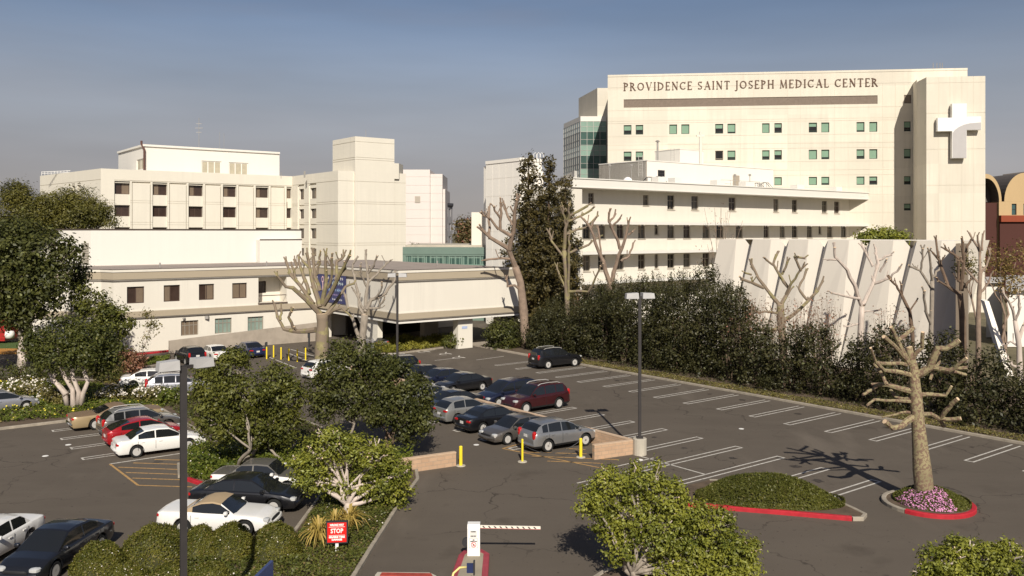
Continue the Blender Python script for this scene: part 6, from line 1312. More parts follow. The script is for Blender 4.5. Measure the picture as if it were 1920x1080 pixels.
leafy('street_ficus', 'bright green pruned tree at the bottom centre right, growing from a round planter', 'tree', G(1205, 1092), [(1150, 905, 44, 30, 0), (1200, 900, 42, 26, .3), (1250, 930, 44, 34, .2), (1110, 940, 34, 30, 0), (1180, 965, 50, 40, .2), (1290, 965, 44, 36, 0), (1340, 985, 40, 34, 0), (1240, 1000, 50, 44, -.2), (1310, 1035, 50, 40, 0), (1385, 1030, 42, 30, 0), (1170, 1030, 32, 30, 0), (1250, 1075, 50, 40, 0), (1190, 875, 10, 10), (1235, 875, 10, 12), (1335, 1075, 60, 30, -.3), (1140, 985, 30, 30, .2), (1400, 1062, 34, 24, -.2), (1290, 1010, 40, 30, .4)], 1050, 40, .12, .058, lf_bright, bark_g, .15, 2, up=.5, extra=stubs(26, .032, 1130, 1360, 900, 1050, bark_p), shell=.28, spread=.3)
leafy('street_ficus', 'bright green pruned tree top cut off by the bottom right corner', 'tree', G(1830, 1185), [(1765, 1050, 40, 30, 0), (1800, 1025, 32, 22, .2), (1850, 1045, 36, 30, 0), (1890, 1040, 30, 26, 0), (1810, 1080, 60, 40, 0), (1890, 1085, 46, 34, 0), (1735, 1075, 22, 16, 0)], 380, 40, .10, .054, lf_bright, bark_g, .15, 2, up=.5, extra=stubs(14, .03, 1760, 1900, 1030, 1090, bark_p), shell=.28)
bed('planting_bed', [Vector(G(1195, 1120)[:2])+Vector((1.5*math.cos(a), 2.2*math.sin(a))) for a in [2*P*i/20 for i in range(20)]]); kerb([Vector(G(1195, 1120)[:2])+Vector((1.5*math.cos(a), 2.2*math.sin(a))) for a in [2*P*i/20 for i in range(20)]], closed=True, w=.18)
# --- left side
leafy('shade_tree', 'very large dark tree at the left edge in front of the low building', 'tree', G(40, 705), [(20, 500, 75, 70, 0), (-60, 490, 80, 76, 0), (70, 480, 60, 50, 1), (30, 440, 50, 30, 2), (90, 520, 40, 40, 0), (60, 560, 55, 40, 0), (-20, 560, 70, 50, 0), (130, 470, 26, 24, 1)], 700, 34, .42, .17, lf_dark, bark_g, .30, 1)
leafy('pine_tree', 'spreading olive green pine with upswept tufts behind the low building, left', 'tree', XY(120, 112), [(30, 365, 28, 22, 0), (110, 385, 38, 30, 0), (150, 375, 30, 26, 0), (185, 400, 24, 26, 0), (60, 400, 40, 34, 0), (200, 415, 18, 12, 0), (140, 415, 46, 22, 0), (20, 410, 40, 40, 0), (30, 362, 24, 20, 0), (150, 400, 50, 26, 0), (90, 395, 40, 26, 0), (60, 430, 60, 30, 0)], 1500, 40, .42, .17, lf_pine, bark_b, .35, 1, up=.8, aspect=.34)
leafy('slim_tree', 'slim tree with a round tuft on a thin pale stem before the louvred wall', 'tree', G(132, 690), [(148, 515, 20, 22, 0), (140, 535, 12, 12, 0), (155, 545, 10, 8, 0)], 70, 30, .28, .12, lf_dark, bark_p, .09, 1, fork=1.6)
leafy('leafy_tree', 'mid green round tree behind the pale trunks, left of the low building windows', 'tree', G(185, 698), [(180, 570, 32, 26, 0), (150, 560, 26, 30, 0), (205, 610, 34, 40, 0), (230, 600, 22, 26, 0), (170, 620, 40, 34, 0), (190, 655, 40, 26, 0)], 300, 30, .30, .13, lf_mid, bark_g, .14, 2, spread=.5)
leafy('sapling', 'thin pale leaved sapling against the low cream building', 'tree', G(268, 676), [(277, 590, 8, 14, 0), (284, 612, 12, 16, 0), (273, 640, 8, 18, 0), (290, 605, 8, 6, 0)], 40, 13, .24, .10, lf_olive, bark_p, .05, 1)
# multi-stemmed pale tree
base = G(145, 768); R = empty('multi_trunk_tree', V3(base, 0), 'low green tree with thick pale sinuous trunks in the left bed', 'tree'); mb = MB()
for pts in ([(128, 765), (120, 735), (100, 712), (88, 690), (76, 650)], [(138, 765), (136, 730), (118, 700), (112, 670), (105, 640)], [(146, 766), (148, 735), (136, 705), (133, 670), (128, 640)], [(152, 766), (156, 738), (165, 715), (155, 690), (160, 650)], [(124, 740), (110, 722), (96, 712), (104, 702)]):
    mb.tube([PT(x, y, base.y+.25*math.sin(i*1.9+pts[0][0])) for i, (x, y) in enumerate(pts)], [.20, .15, .13, .11, .07][:len(pts)], 9)
mb.build('trunk', bark_p, R, smooth=True); lb = lobes_px(base, [(80, 640, 34, 30, .5), (120, 620, 36, 30, 0), (170, 640, 40, 34, 0), (100, 670, 40, 26, -.5), (150, 665, 44, 24, -.5), (210, 660, 26, 30, 1), (195, 690, 24, 22, 1), (60, 650, 20, 24, 0)]); obj_np('crown', cloud(lb, 420, 32, .24, .10, shell=.25, up=.4, lobes=None) if False else cloud(lb, 420, 32, .24, .10, .4, .25), 4, leaf_mat('leaf_deep', (.020, .034, .008), (.10, .125, .026), ((.18, .17, .06), .04)), R)
mb = MB(); g = G(41, 706); stem(mb, g, g+Vector((.1, 0, 3.2)), .32, .25, 10); R = empty('pale_trunk', g, 'thick pale trunk standing by itself at the left edge of the bed', 'tree'); mb.build('trunk', bark_p, R); obj_np('crown', cloud([(g.x, g.y, 4.6, 1.6, 1.6, 1.2)], 60, 30, .3, .12), 4, lf_dark, R)
# background tree tops
leafy('leafy_tree', 'green and rust tinted tree between the grey block and the stair tower', 'tree', XY(878, 150), [(870, 425, 14, 16, 0), (888, 430, 16, 18, 0), (878, 445, 22, 12, 0), (895, 445, 10, 10, 2)], 160, 26, .6, .26, leaf_mat('leaf_russet', (.05, .055, .022), (.16, .14, .06), ((.26, .12, .08), .12)), bark_b, .3, 1)
leafy('roof_bush', 'low green tree top showing above the chapel roof', 'tree', XY(1650, 92), [(1625, 446, 20, 9, 0), (1655, 441, 24, 10, 0), (1685, 445, 20, 8, 0)], 150, 28, .35, .15, lf_bright, bark_b, .2, 1)
leafy('palm_tuft', 'small tuft of green leaves above the teal link building', 'tree', XY(778, 122), [(775, 463, 11, 3.5, 0)], 18, 20, .3, .16, lf_mid, bark_b, .12, 1, aspect=.2)
leafy('feathery_tree', 'thin brownish green tree before the maroon wall at the right edge', 'tree', XY(1885, 78), [(1860, 480, 16, 26, 0), (1875, 500, 20, 22, 0), (1905, 490, 26, 40, 0), (1835, 490, 12, 16, 0), (1895, 530, 30, 20, 0)], 130, 18, .35, .12, leaf_mat('leaf_thin', (.09, .08, .025), (.26, .22, .08)), bark_r, .14, 2, group=None)
leafy('feathery_tree', 'wispy yellow green foliage tree beside the dark chapel pier', 'tree', XY(1822, 62.0), [(1815, 485, 14, 16, 0), (1800, 500, 16, 14, 0), (1825, 505, 12, 16, 0)], 34, 16, .22, .09, lf_olive, bark_r, .10, 1)
# --- conifers
def conifer(px, Y, top, bot, hw, label, n=9000):
    b = XY(px, Y); R = empty('dark_conifer', V3(b, 0), label, 'tree', 'dark columnar conifers'); zt_ = ZP(top, Y); mb = MB(); mb.tube([V3(b, 0), V3(b, zt_*.5), V3(b, zt_-.3)], [.35, .2, .03], 8); mb.build('trunk', bark_b, R)
    lb = []; z = zt_-.3; k = 0; Z0 = ZP(bot, Y)
    while z > Z0:
        u = (zt_-z)/(zt_-Z0); w = (.20+.80*min(1, u*1.45)**.85)*hw*Y/F; a = k*2.4; lb.append((b.x+math.cos(a)*w*.42, b.y+math.sin(a)*w*.42, z, w*random.uniform(.62, .85), w*.75, .85)); z -= .55; k += 1
    vs = cloud(lb, int(n/24), 30, .24, .17, .3, .3, flat=1.1, aspect=.5); obj_np('crown', vs, 4, lf_cyp, R)
conifer(991, 96.5, 288, 610, 54, 'left and tallest of three dark conifers by the stair tower', 17000); conifer(1029, 97, 292, 610, 46, 'middle dark conifer, second tallest of the three', 14000); conifer(1060, 98.5, 333, 610, 36, 'right hand and shortest dark conifer of the three', 10000)
# --- pollarded bare trees
def pollard(label, Y, lines, bm, name='pollarded_tree', group='hard pruned bare trees', extend=None, seed=1, knob=1.35, dep=.55, spurs=True):
    rr = random.Random(seed); base = XY(*[lines[0][0][0], Y]); R = empty(name, V3(base, 0), label, 'tree', group); placed = []; tr = MB(); lm = MB()
    for li, pl in enumerate(lines):
        r0, r1 = pl[-1]; pts = pl[:-1]; st = pts[0]; Ys = Y
        if placed: q = min(placed, key=lambda a: (a[0]-st[0])**2+(a[1]-st[1])**2); Ys = q[2]
        sl = rr.uniform(.25, 1)*rr.choice((-1, 1))*dep if li else 0.; dist = 0; P3 = []; R3 = []
        dense = []
        for i in range(len(pts)-1):
            m = 3 if len(pts) < 4 else 2
            for k in range(m): u = k/m; dense.append((pts[i][0]+(pts[i+1][0]-pts[i][0])*u, pts[i][1]+(pts[i+1][1]-pts[i][1])*u))
        dense.append(pts[-1]); tot = sum(math.dist(a, b) for a, b in zip(dense, dense[1:])) or 1
        for i, (x, y) in enumerate(dense):
            if i: dist += math.dist(dense[i-1], (x, y))
            Yq = Ys+sl*dist/F*Y; u = dist/tot; rad = (r0+(r1-r0)*u)*Y/F*(.86 if li and spurs else 1.)
            jx = rr.uniform(-1, 1)*min(r0, 3)*(.55 if spurs else .4) if 0 < i < len(dense)-1 and li else 0
            P3.append(PT(x+jx, y+jx*.5, Yq)); R3.append(rad*rr.uniform(.92, 1.1)); placed.append((x, y, Yq))
        if li == 0: P3[0].z = -.05; tr.tube(P3, R3, 12, cap=1); continue
        if spurs and len(P3) > 4:
            for _ in range(rr.choice((1, 2, 3, 4))):
                q = rr.randint(2, len(P3)-2); dd = (P3[q]-P3[q-1]).normalized(); sd = (dd*.5+Vector((rr.uniform(-1, 1), rr.uniform(-.8, .8), rr.uniform(.1, 1.)))).normalized(); l_ = rr.uniform(5, 15)/F*Y
                lm.tube([P3[q], P3[q]+sd*l_*.55+Vector((0, 0, .02)), P3[q]+sd*l_+Vector((0, 0, l_*.25))], [R3[q]*.55, R3[q]*.42, R3[q]*.45], 5, cap=1)
        e = (P3[-1]-P3[-2]).normalized(); P3.append(P3[-1]+e*R3[-1]*1.2); R3.append(R3[-1]*knob); R3[-2] *= 1.15; lm.tube(P3, R3, 7, cap=1)
        for _ in range(rr.choice((1, 2, 2)) if knob > 1.2 else 0):
            d = (e+Vector((rr.uniform(-.8, .8), rr.uniform(-.8, .8), rr.uniform(0, .7)))).normalized(); s_ = R3[-1]; lm.tube([P3[-1]-e*s_, P3[-1]+d*s_*3.2], [s_*.6, s_*.5], 6, cap=1)
    tr.build('trunk', [bm, cutm], R, smooth=True); lm.build('branches', [bm, cutm], R, smooth=False)
    return R
FG = [[(1735, 935), (1729, 880), (1722, 800), (1717, 740), (1713, 690), (1704, 650), (19.5, 6)],
 [(1704, 682), (1682, 636), (1672, 616), (5.5, 3)], [(1682, 640), (1696, 628), (1710, 617), (4, 3.6)], [(1704, 678), (1691, 665), (1676, 647), (1659, 633), (4.5, 3.6)], [(1706, 677), (1718, 662), (1729, 652), (1730, 626), (4.5, 3)],
 [(1713, 705), (1744, 690), (1759, 653), (1774, 654), (1794, 641), (8.5, 4.2)], [(1751, 690), (1781, 695), (1796, 686), (1810, 673), (5, 2.8)], [(1781, 694), (1796, 690), (1809, 690), (4, 3.4)], [(1760, 692), (1776, 699), (1792, 697), (1809, 702), (3.4, 2.5)], [(1744, 712), (1750, 694), (1761, 681), (1760, 664), (3, 3)],
 [(1708, 703), (1680, 696), (1657, 694), (1642, 679), (1633, 654), (5, 2)], [(1700, 684), (1689, 681), (1665, 682), (1644, 680), (3.6, 3)], [(1663, 721), (1652, 700), (1641, 684), (3.8, 2.6)], [(1712, 734), (1690, 729), (1665, 722), (1637, 721), (6, 3.4)], [(1644, 724), (1630, 733), (1620, 739), (3.4, 2.6)], [(1712, 749), (1694, 748), (1680, 744), (1671, 733), (4.5, 3)], [(1708, 753), (1690, 752), (1660, 751), (1639, 749), (1628, 758), (3.2, 2.2)],
 [(1716, 741), (1740, 739), (1772, 741), (1783, 726), (5, 2.2)], [(1716, 780), (1700, 790), (1690, 799), (1672, 802), (1662, 793), (6.5, 4.5)], [(1720, 777), (1747, 777), (1760, 785), (1768, 797), (5, 3.6)], [(1758, 784), (1775, 786), (1797, 785), (4.2, 3.6)], [(1765, 784), (1775, 768), (1784, 758), (1793, 750), (4.5, 4)], [(1716, 775), (1700, 772), (1680, 776), (1655, 782), (3, 1.5)]]
pollard('spiny green trunked pollarded tree standing alone on the round island with pink flowers', 37.0, FG, bark_s, seed=4, knob=1.02, dep=.8, spurs=False)
TA = [[(603, 712), (603, 670), (604, 640), (605, 608), (604, 588), (13.5, 10.5)], [(600, 588), (575, 562), (550, 540), (535, 537), (520, 517), (7, 2.6)], [(587, 570), (565, 537), (547, 517), (537, 492), (5.5, 2.6)], [(580, 552), (570, 520), (562, 500), (560, 480), (5, 2.6)], [(600, 575), (592, 545), (580, 502), (576, 477), (6, 2.8)], [(600, 545), (592, 520), (590, 502), (587, 477), (4.5, 2.8)], [(604, 570), (612, 532), (610, 495), (611, 477), (5, 2.8)], [(607, 572), (630, 527), (645, 500), (655, 480), (5.5, 2.8)], [(630, 525), (632, 492), (644, 480), (3.6, 3)], [(612, 590), (630, 565), (647, 537), (662, 532), (5, 2.4)], [(612, 592), (625, 582), (640, 577), (655, 590), (4, 2)], [(592, 618), (560, 622), (532, 617), (520, 595), (515, 572), (6, 2.6)], [(552, 620), (542, 595), (546, 585), (4, 2.6)], [(526, 600), (527, 580), (3.4, 2.4)], [(565, 537), (556, 527), (548, 500), (3, 2.4)], [(580, 502), (568, 490), (3, 2.4)], [(615, 540), (624, 510), (622, 485), (3.2, 2.6)], [(590, 520), (600, 495), (600, 478), (3, 2.4)], [(547, 517), (556, 500), (552, 488), (3, 2.2)]]
pollard('massive mossy yellow trunk pollarded tree beside the blue banner', 73.0, TA, bark_y, seed=5, knob=1.25)
TB = [[(680, 705), (679, 660), (680, 630), (684, 590), (8, 6.5)], [(684, 592), (675, 575), (668, 532), (660, 505), (666, 488), (4, 2)], [(685, 585), (690, 527), (687, 495), (686, 478), (4.6, 2.2)], [(687, 580), (697, 563), (722, 550), (737, 532), (741, 516), (5, 2)], [(690, 530), (705, 515), (722, 498), (730, 490), (3, 1.8)], [(682, 580), (672, 560), (664, 545), (3, 2)], [(692, 578), (710, 577), (720, 562), (3, 2)], [(688, 515), (700, 500), (705, 486), (2.6, 1.8)], [(676, 640), (662, 600), (652, 578), (648, 555), (4.5, 2.6)], [(702, 560), (714, 545), (716, 536), (2.4, 1.8)], [(689, 540), (678, 515), (676, 500), (2.6, 1.8)]]
pollard('slender grey pollarded tree right behind the mossy giant, left of the thin lamp post', 79.0, TB, bark_g, seed=6)
TC_ = [[(985, 652), (984, 620), (982, 585), (976, 530), (966, 500), (9, 7)], [(968, 505), (952, 465), (922, 447), (905, 432), (6.5, 3)], [(918, 448), (917, 415), (917, 390), (3.4, 2.4)], [(955, 468), (962, 435), (965, 400), (969, 377), (5.5, 3)], [(958, 442), (937, 430), (940, 400), (939, 382), (4.5, 2.4)], [(935, 430), (920, 410), (907, 404), (3.2, 2.2)], [(960, 422), (950, 400), (944, 380), (3, 2)], [(960, 485), (935, 484), (912, 487), (3, 2)], [(938, 410), (928, 395), (926, 388), (2.6, 2)], [(978, 545), (965, 535), (952, 538), (950, 525), (3, 2)]]
pollard('tall leaning brown pollarded tree in front of the conifers', 86.5, TC_, bark_r, seed=7)
TD = [[(1066, 655), (1064, 590), (1062, 525), (1058, 470), (5, 4)], [(1058, 470), (1061, 430), (1070, 405), (1100, 387), (4, 2.4)], [(1062, 425), (1056, 400), (1055, 388), (2.6, 2)], [(1064, 418), (1066, 400), (1067, 386), (2.6, 2)], [(1066, 415), (1090, 405), (1108, 394), (2.8, 2)], [(1056, 480), (1035, 452), (1030, 437), (2.8, 2)], [(1058, 476), (1092, 465), (1122, 445), (3, 2)], [(1060, 440), (1080, 430), (1097, 427), (1120, 405), (3, 2)], [(1062, 547), (1085, 546), (1103, 547), (1118, 520), (1126, 500), (3.4, 1.8)], [(1066, 560), (1066, 470), (1068, 440), (3.4, 2)], [(1060, 540), (1048, 515), (1044, 500), (2.4, 1.8)]]
pollard('yellow green pollarded tree in front of the ward building corner', 86.0, TD, bark_y, seed=8)
TE_ = [[(1145, 640), (1144, 580), (1145, 530), (7, 6)], [(1143, 530), (1130, 490), (1117, 455), (1105, 425), (1095, 412), (5, 2.4)], [(1108, 428), (1115, 412), (2.4, 2)], [(1148, 528), (1155, 495), (1165, 465), (1177, 432), (1179, 415), (5, 2.2)], [(1162, 467), (1152, 435), (1142, 415), (1142, 400), (3.6, 2.2)], [(1142, 418), (1153, 402), (2.6, 2)], [(1148, 425), (1162, 410), (2.4, 2)], [(1164, 490), (1180, 480), (1187, 457), (2.8, 1.8)], [(1128, 490), (1125, 455), (1122, 430), (2.4, 1.8)], [(1178, 440), (1185, 435), (2.2, 1.8)]]
pollard('V shaped brown pollarded tree before the ward windows', 84.0, TE_, bark_r, seed=9)
TF = [[(1470, 700), (1468, 640), (1464, 600), (1463, 570), (8, 6.5)], [(1462, 572), (1440, 547), (1422, 522), (1409, 496), (4.6, 2.6)], [(1432, 540), (1410, 530), (1392, 524), (3.6, 2.6)], [(1465, 570), (1480, 542), (1462, 517), (1450, 495), (1455, 480), (4.6, 2.6)], [(1466, 515), (1476, 492), (2.8, 2.2)], [(1474, 552), (1490, 522), (1507, 500), (3.2, 2.2)], [(1502, 508), (1490, 482), (1508, 484), (2.8, 2.2)], [(1470, 600), (1490, 588), (1515, 562), (1532, 545), (1542, 528), (4.6, 2.4)], [(1513, 562), (1497, 540), (1510, 512), (3, 2.2)], [(1470, 612), (1445, 620), (1400, 617), (4.6, 2.6)], [(1462, 588), (1440, 584), (1422, 585), (3, 2)], [(1409, 515), (1398, 512), (2.4, 2)], [(1450, 497), (1438, 488), (2.6, 2.2)]]
pollard('mossy spreading pollarded tree before the left chapel panels', 70.5, TF, bark_y, seed=10)
TG = [[(1612, 700), (1613, 640), (1616, 575), (6.5, 5)], [(1615, 572), (1602, 535), (1587, 505), (1567, 482), (1565, 466), (5, 2.6)], [(1568, 487), (1552, 487), (2.4, 1.8)], [(1618, 572), (1637, 530), (1647, 495), (1642, 467), (5, 2.6)], [(1637, 500), (1625, 475), (1617, 462), (3, 2.2)], [(1645, 488), (1670, 478), (3, 2.2)], [(1637, 532), (1670, 520), (1687, 502), (3.4, 2)], [(1612, 560), (1590, 556), (1560, 549), (3, 2)], [(1618, 585), (1645, 582), (2.4, 1.6)], [(1618, 605), (1600, 610), (1588, 612), (2.4, 1.6)], [(1650, 510), (1660, 492), (2.4, 2)]]
pollard('pale pollarded tree with long forked arms before the middle chapel panels', 66.5, TG, bark_p, seed=11)
TH_ = [[(1745, 690), (1745, 640), (1747, 585), (1748, 525), (5, 3.8)], [(1748, 528), (1744, 500), (1742, 472), (3.4, 2.2)], [(1746, 540), (1725, 507), (1707, 500), (3.2, 2)], [(1726, 508), (1730, 485), (1730, 468), (2.6, 2)], [(1748, 520), (1760, 505), (1760, 480), (3, 2)], [(1746, 610), (1735, 585), (1733, 547), (3.2, 2.6)]]
pollard('thin straight grey pollarded tree, first right of the pale forked one', 62.5, TH_, bark_g, seed=12)
TI = [[(1712, 690), (1711, 630), (1706, 585), (1690, 552), (4, 3)], [(1691, 554), (1680, 535), (1670, 525), (2.8, 2.2)], [(1705, 585), (1718, 565), (2, 1.6)], [(1692, 555), (1690, 535), (2, 1.8)]]
pollard('short dark bent pollard, smallest of the bare trees by the chapel', 63.5, TI, bark_b, seed=13)
TJ = [[(1806, 690), (1805, 600), (1800, 550), (6.5, 5)], [(1800, 552), (1777, 537), (1765, 503), (1760, 480), (1755, 450), (4.4, 2.2)], [(1803, 545), (1806, 500), (1805, 455), (5, 2.6)], [(1805, 492), (1790, 478), (1774, 468), (3.2, 2.2)], [(1763, 490), (1750, 475), (2.6, 2)], [(1804, 530), (1795, 525), (1798, 490), (3, 2)], [(1808, 540), (1822, 520), (1812, 505), (3, 2)], [(1778, 538), (1760, 527), (2.6, 2)], [(1806, 480), (1818, 455), (2.6, 2)]]
pollard('dark brown twisted pollard against the chapel end pier', 61.5, TJ, bark_b, seed=14)
TK2 = [[(1835, 690), (1834, 600), (1836, 550), (1838, 510), (5.5, 3.6)], [(1838, 512), (1838, 473), (1818, 438), (3.4, 1.8)], [(1838, 475), (1833, 442), (2.6, 1.8)], [(1838, 514), (1853, 490), (1855, 470), (3, 1.8)], [(1836, 550), (1855, 530), (1858, 515), (2.8, 1.6)], [(1834, 530), (1813, 507), (2.8, 2)], [(1842, 470), (1843, 440), (2.2, 1.8)]]
pollard('tall narrow grey pollard just right of the dark twisted one', 59.5, TK2, bark_r, seed=15)
TL2 = [[(1912, 740), (1912, 700), (1911, 650), (1903, 600), (6, 4)], [(1903, 602), (1895, 570), (1880, 548), (3.4, 2)], [(1910, 640), (1925, 600), (1930, 560), (4, 2.4)], [(1911, 650), (1895, 640), (1886, 645), (2.6, 1.8)], [(1904, 605), (1912, 580), (1910, 555), (3, 2)], [(1912, 690), (1898, 685), (1890, 672), (3, 2)]]
pollard('pale pollard cut by the right edge of the picture', 55.0, TL2, bark_p, seed=16)
# thin bare tree with a few leaves in front of the ward wall
rr = random.Random(21)
def twiggy(base, h, label, n=40, spread=1.6, bm=bark_r, name='bare_shrub', group=None, cat='shrub', thick=.03, leaves=0, lm=None):
    base = Vector(base); R = empty(name, V3(base, 0), label, cat, group); mb = MB()
    for i in range(n):
        a = rr.uniform(0, 2*P); s_ = rr.uniform(.1, 1)*spread; z0 = rr.uniform(0, .45)*h; p = V3(base, z0) if cat == 'tree' else V3(base, 0)+Vector((math.cos(a)*s_*.3, math.sin(a)*s_*.3, 0)); q = V3(base, 0)+Vector((math.cos(a)*s_, math.sin(a)*s_*.8, rr.uniform(.55, 1)*h)); m = p.lerp(q, .5)+Vector((rr.uniform(-.15, .15), 0, rr.uniform(0, .2)))
        mb.tube([p, m, q], [thick, thick*.7, thick*.35], 4)
        for _ in range(2): e = m.lerp(q, rr.uniform(.1, .8)); mb.tube([e, e+Vector((rr.uniform(-.5, .5), rr.uniform(-.4, .4), rr.uniform(.2, .7)))], [thick*.5, thick*.25], 4)
    if cat == 'tree': mb.tube([V3(base, 0), V3(base, h*.6)], [thick*3, thick], 6)
    mb.build('stems', bm, R)
    if leaves: obj_np('leaves', cloud([(base.x, base.y, h*.72, spread*.9, spread*.7, h*.30)], leaves//6, 6, .3, .08), 4, lm, R)
twiggy(XY(1348, 88), ZP(385, 88), 'slight bare tree with a few brown leaves before the ward windows', 26, 2.6, bark_r, 'bare_tree', None, 'tree', .04, 160, lf_pinkish)
for i, (px, Y, top, lb_) in enumerate(((1395, 68, 545, 'reddish twiggy shrub at the left foot of the chapel'), (1440, 67, 560, 'pinkish bare shrub under the mossy spreading pollard'), (1500, 66.5, 560, 'reddish bare shrub right of the mossy pollard'), (1545, 65, 550, 'rusty twiggy shrub between the two chapel pollards'), (1665, 63.5, 575, 'sparse bare shrub right of the pale forked pollard'), (1100, 88, 545, 'pink tinged bare shrub left of the V shaped pollard'))):
    b_ = XY(px, Y); twiggy(b_, ZP(top, Y), lb_, 46, 1.7, bark_r, group='bare shrubs along the chapel', leaves=420, lm=lf_pinkish, thick=.025)
# --- hedge shrubs along the last row of stalls
tab = [(990, 600), (1030, 572), (1060, 560), (1100, 548), (1150, 540), (1200, 528), (1250, 526), (1300, 520), (1340, 505), (1372, 535), (1400, 585), (1450, 615), (1500, 612), (1560, 612), (1620, 622), (1670, 600), (1720, 625), (1760, 618), (1800, 640), (1850, 655), (1900, 690), (1960, 690)]
HG = 'dark shrubs along the far kerb'; t = -71.0; i = 0; ordn = ['first', 'second', 'third', 'fourth', 'fifth', 'sixth', 'seventh', 'eighth', 'ninth', 'tenth', 'eleventh', 'twelfth', 'thirteenth', 'fourteenth', 'fifteenth', 'sixteenth', 'seventeenth', 'eighteenth', 'nineteenth', 'twentieth', 'twenty first', 'twenty second', 'twenty third', 'twenty fourth']
def pxof(p): return CX+F*p[0]/p[1]
def shoots(lb, h, n, size):
    cs = []; nm = []
    for l in lb:
        k = int(n/len(lb))
        for _ in range(k):
            a = RNG.uniform(0, 2*P); r = math.sqrt(RNG.uniform(0, 1))*.9; x = l[0]+math.cos(a)*r*l[3]; y = l[1]+math.sin(a)*r*l[4]; z = l[2]+l[5]*math.sqrt(max(0, 1-r*r))*.85; hh = h*RNG.uniform(.4, 1.2)
            m = 12; zz = z+np.linspace(-.3, hh, m); cs.append(np.stack([x+RNG.normal(size=m)*.05, y+RNG.normal(size=m)*.05, zz], 1)); nm.append(RNG.normal(size=(m, 3)))
    return leaf_quads(np.concatenate(cs), np.concatenate(nm), size, .45)
hs = []
while t < -8.5:
    p = ST(54.6+rr.uniform(-.4, .5), t); px = pxof(p); w = 1.75
    Y = p.y; ztp = ZP(lerp_tab(tab, px)+rr.uniform(-4, 10), Y); hs.append((p, ztp*(.86 if px < 1380 else .95), px, 0)); t += 2.75
t = -69.5
while t < -24:
    p = ST(58.0+rr.uniform(-.5, .5), t); px = pxof(p)
    if px > 1390: break
    Y = p.y; ztp = ZP(lerp_tab(tab, px), Y); hs.append((p, ztp, px, 1)); t += 3.0
cnt = [0, 0]
for p, zt_, px, row in hs:
    w = 1.9 if row == 0 else 2.1; lb = []; n = max(3, int(zt_/1.1))
    for k in range(n+1):
        z = .7+(zt_-1.3)*k/n; ww = w*(1.0-.30*(k/n)**2)*rr.uniform(.8, 1.1); lb.append((p.x+rr.uniform(-.7, .7), p.y+rr.uniform(-.5, .5), z, ww, ww, .95))
    o_ = ordn[min(cnt[row], 23)]; cnt[row] += 1
    R = empty('hedge_shrub', V3(p, 0), ('dense dark shrub behind the far kerb, %s from the left' if row == 0 else 'tall dark shrub under the ward wall, %s from the left in the back row') % o_, 'shrub', HG)
    mb = MB(); [stem(mb, V3(p, 0)+Vector((rr.uniform(-.4, .4), rr.uniform(-.3, .3), 0)), V3(p, zt_*.7)+Vector((rr.uniform(-.8, .8), rr.uniform(-.5, .5), 0)), .07, .02, 5) for _ in range(4)]; mb.build('stems', bark_b, R)
    vs = cloud(lb, int(70+26*zt_), 26, .24, .105, .25, .25, flat=1.1); sh = shoots(lb[-2:], .75 if px < 1420 else .35, 70 if px < 1400 else 16, .085); obj_np('foliage', np.concatenate([vs, sh]), 4, lf_hedge, R)
# --- other shrubs
def shrub(name, label, px, py, rx, ry, lm, clumps=60, per=30, cr=.16, size=.08, group=None, flowers=None, fn=0, fs=.05, cat='shrub', up=.4, dY=0., core=False):
    g = G(px, py); g = Vector((g.x, g.y+rx*g.y/F*.5+dY, 0)); a = rx*g.y/F; b_ = ry*g.y/F; R = empty(name, g, label, cat, group); lb = [(g.x, g.y, b_*.42, a*.92, a*.8, b_*.58), (g.x-a*.35, g.y, b_*.4, a*.6, a*.6, b_*.45), (g.x+a*.38, g.y+.1, b_*.4, a*.6, a*.6, b_*.48)]
    mb = MB(); [mb.tube([g, g+Vector((rr.uniform(-.3, .3)*a, 0, b_*.7))], [.04, .015], 5) for _ in range(4)]; mb.build('stems', bark_b, R)
    obj_np('foliage', cloud(lb, clumps, per, cr, size, up, .2), 4, lm, R)
    if flowers:
        c = []; 
        for l in lb: d = unit(fn//3); d[:, 2] = np.abs(d[:, 2])*.9+.1; d[:, 1] = -np.abs(d[:, 1])*.8+d[:, 1]*.2; c.append(np.array(l[:3])+d*np.array(l[3:])*1.06)
        c = np.concatenate(c); obj_np('blossom', leaf_quads(c, RNG.normal(size=c.shape)+np.array([0, -.6, .8]), fs, .8), 4, flowers, R)
    return R
shrub('round_shrub', 'rounded shrub at the foot of the white canopy column', 848, 650, 20, 27, lf_mid, 80, 26, .2, .10, dY=-1.6)
shrub('round_shrub', 'big rounded dark shrub right of the canopy column', 940, 657, 32, 58, lf_dark, 150, 28, .26, .12); shrub('round_shrub', 'dark shrub behind the lone black SUV at the hedge end', 1010, 660, 26, 66, lf_hedge, 120, 28, .26, .12)
shrub('rusty_shrub', 'rusty pink flushed shrub left of the sapling', 236, 700, 30, 46, lf_pinkish, 110, 26, .22, .10, flowers=None); shrub('rusty_shrub', 'olive shrub with rust tips left of the white sedan', 200, 722, 26, 40, lf_olive, 80, 26, .2, .09)
FW = 'white flowering shrubs in the left bed'
for px, py, rx, ry, n, lb_ in ((40, 750, 52, 40, 170, 'widest white flowering shrub at the left edge of the bed'), (95, 762, 34, 34, 60, 'olive shrub with few blossoms left of the pale trunks'), (202, 757, 30, 30, 190, 'white flowering shrub right of the pale trunks'), (272, 758, 30, 34, 170, 'white flowering shrub below the silver wagon'), (240, 748, 24, 26, 20, 'green shrub between two white flowering shrubs'), (318, 762, 30, 36, 30, 'leafy green shrub left of the near lamp post')):
    shrub('flowering_shrub', lb_, px, py, rx, ry, lf_olive if n > 40 else lf_cover, 90, 26, .18, .075, FW, fl_white, n, .075)
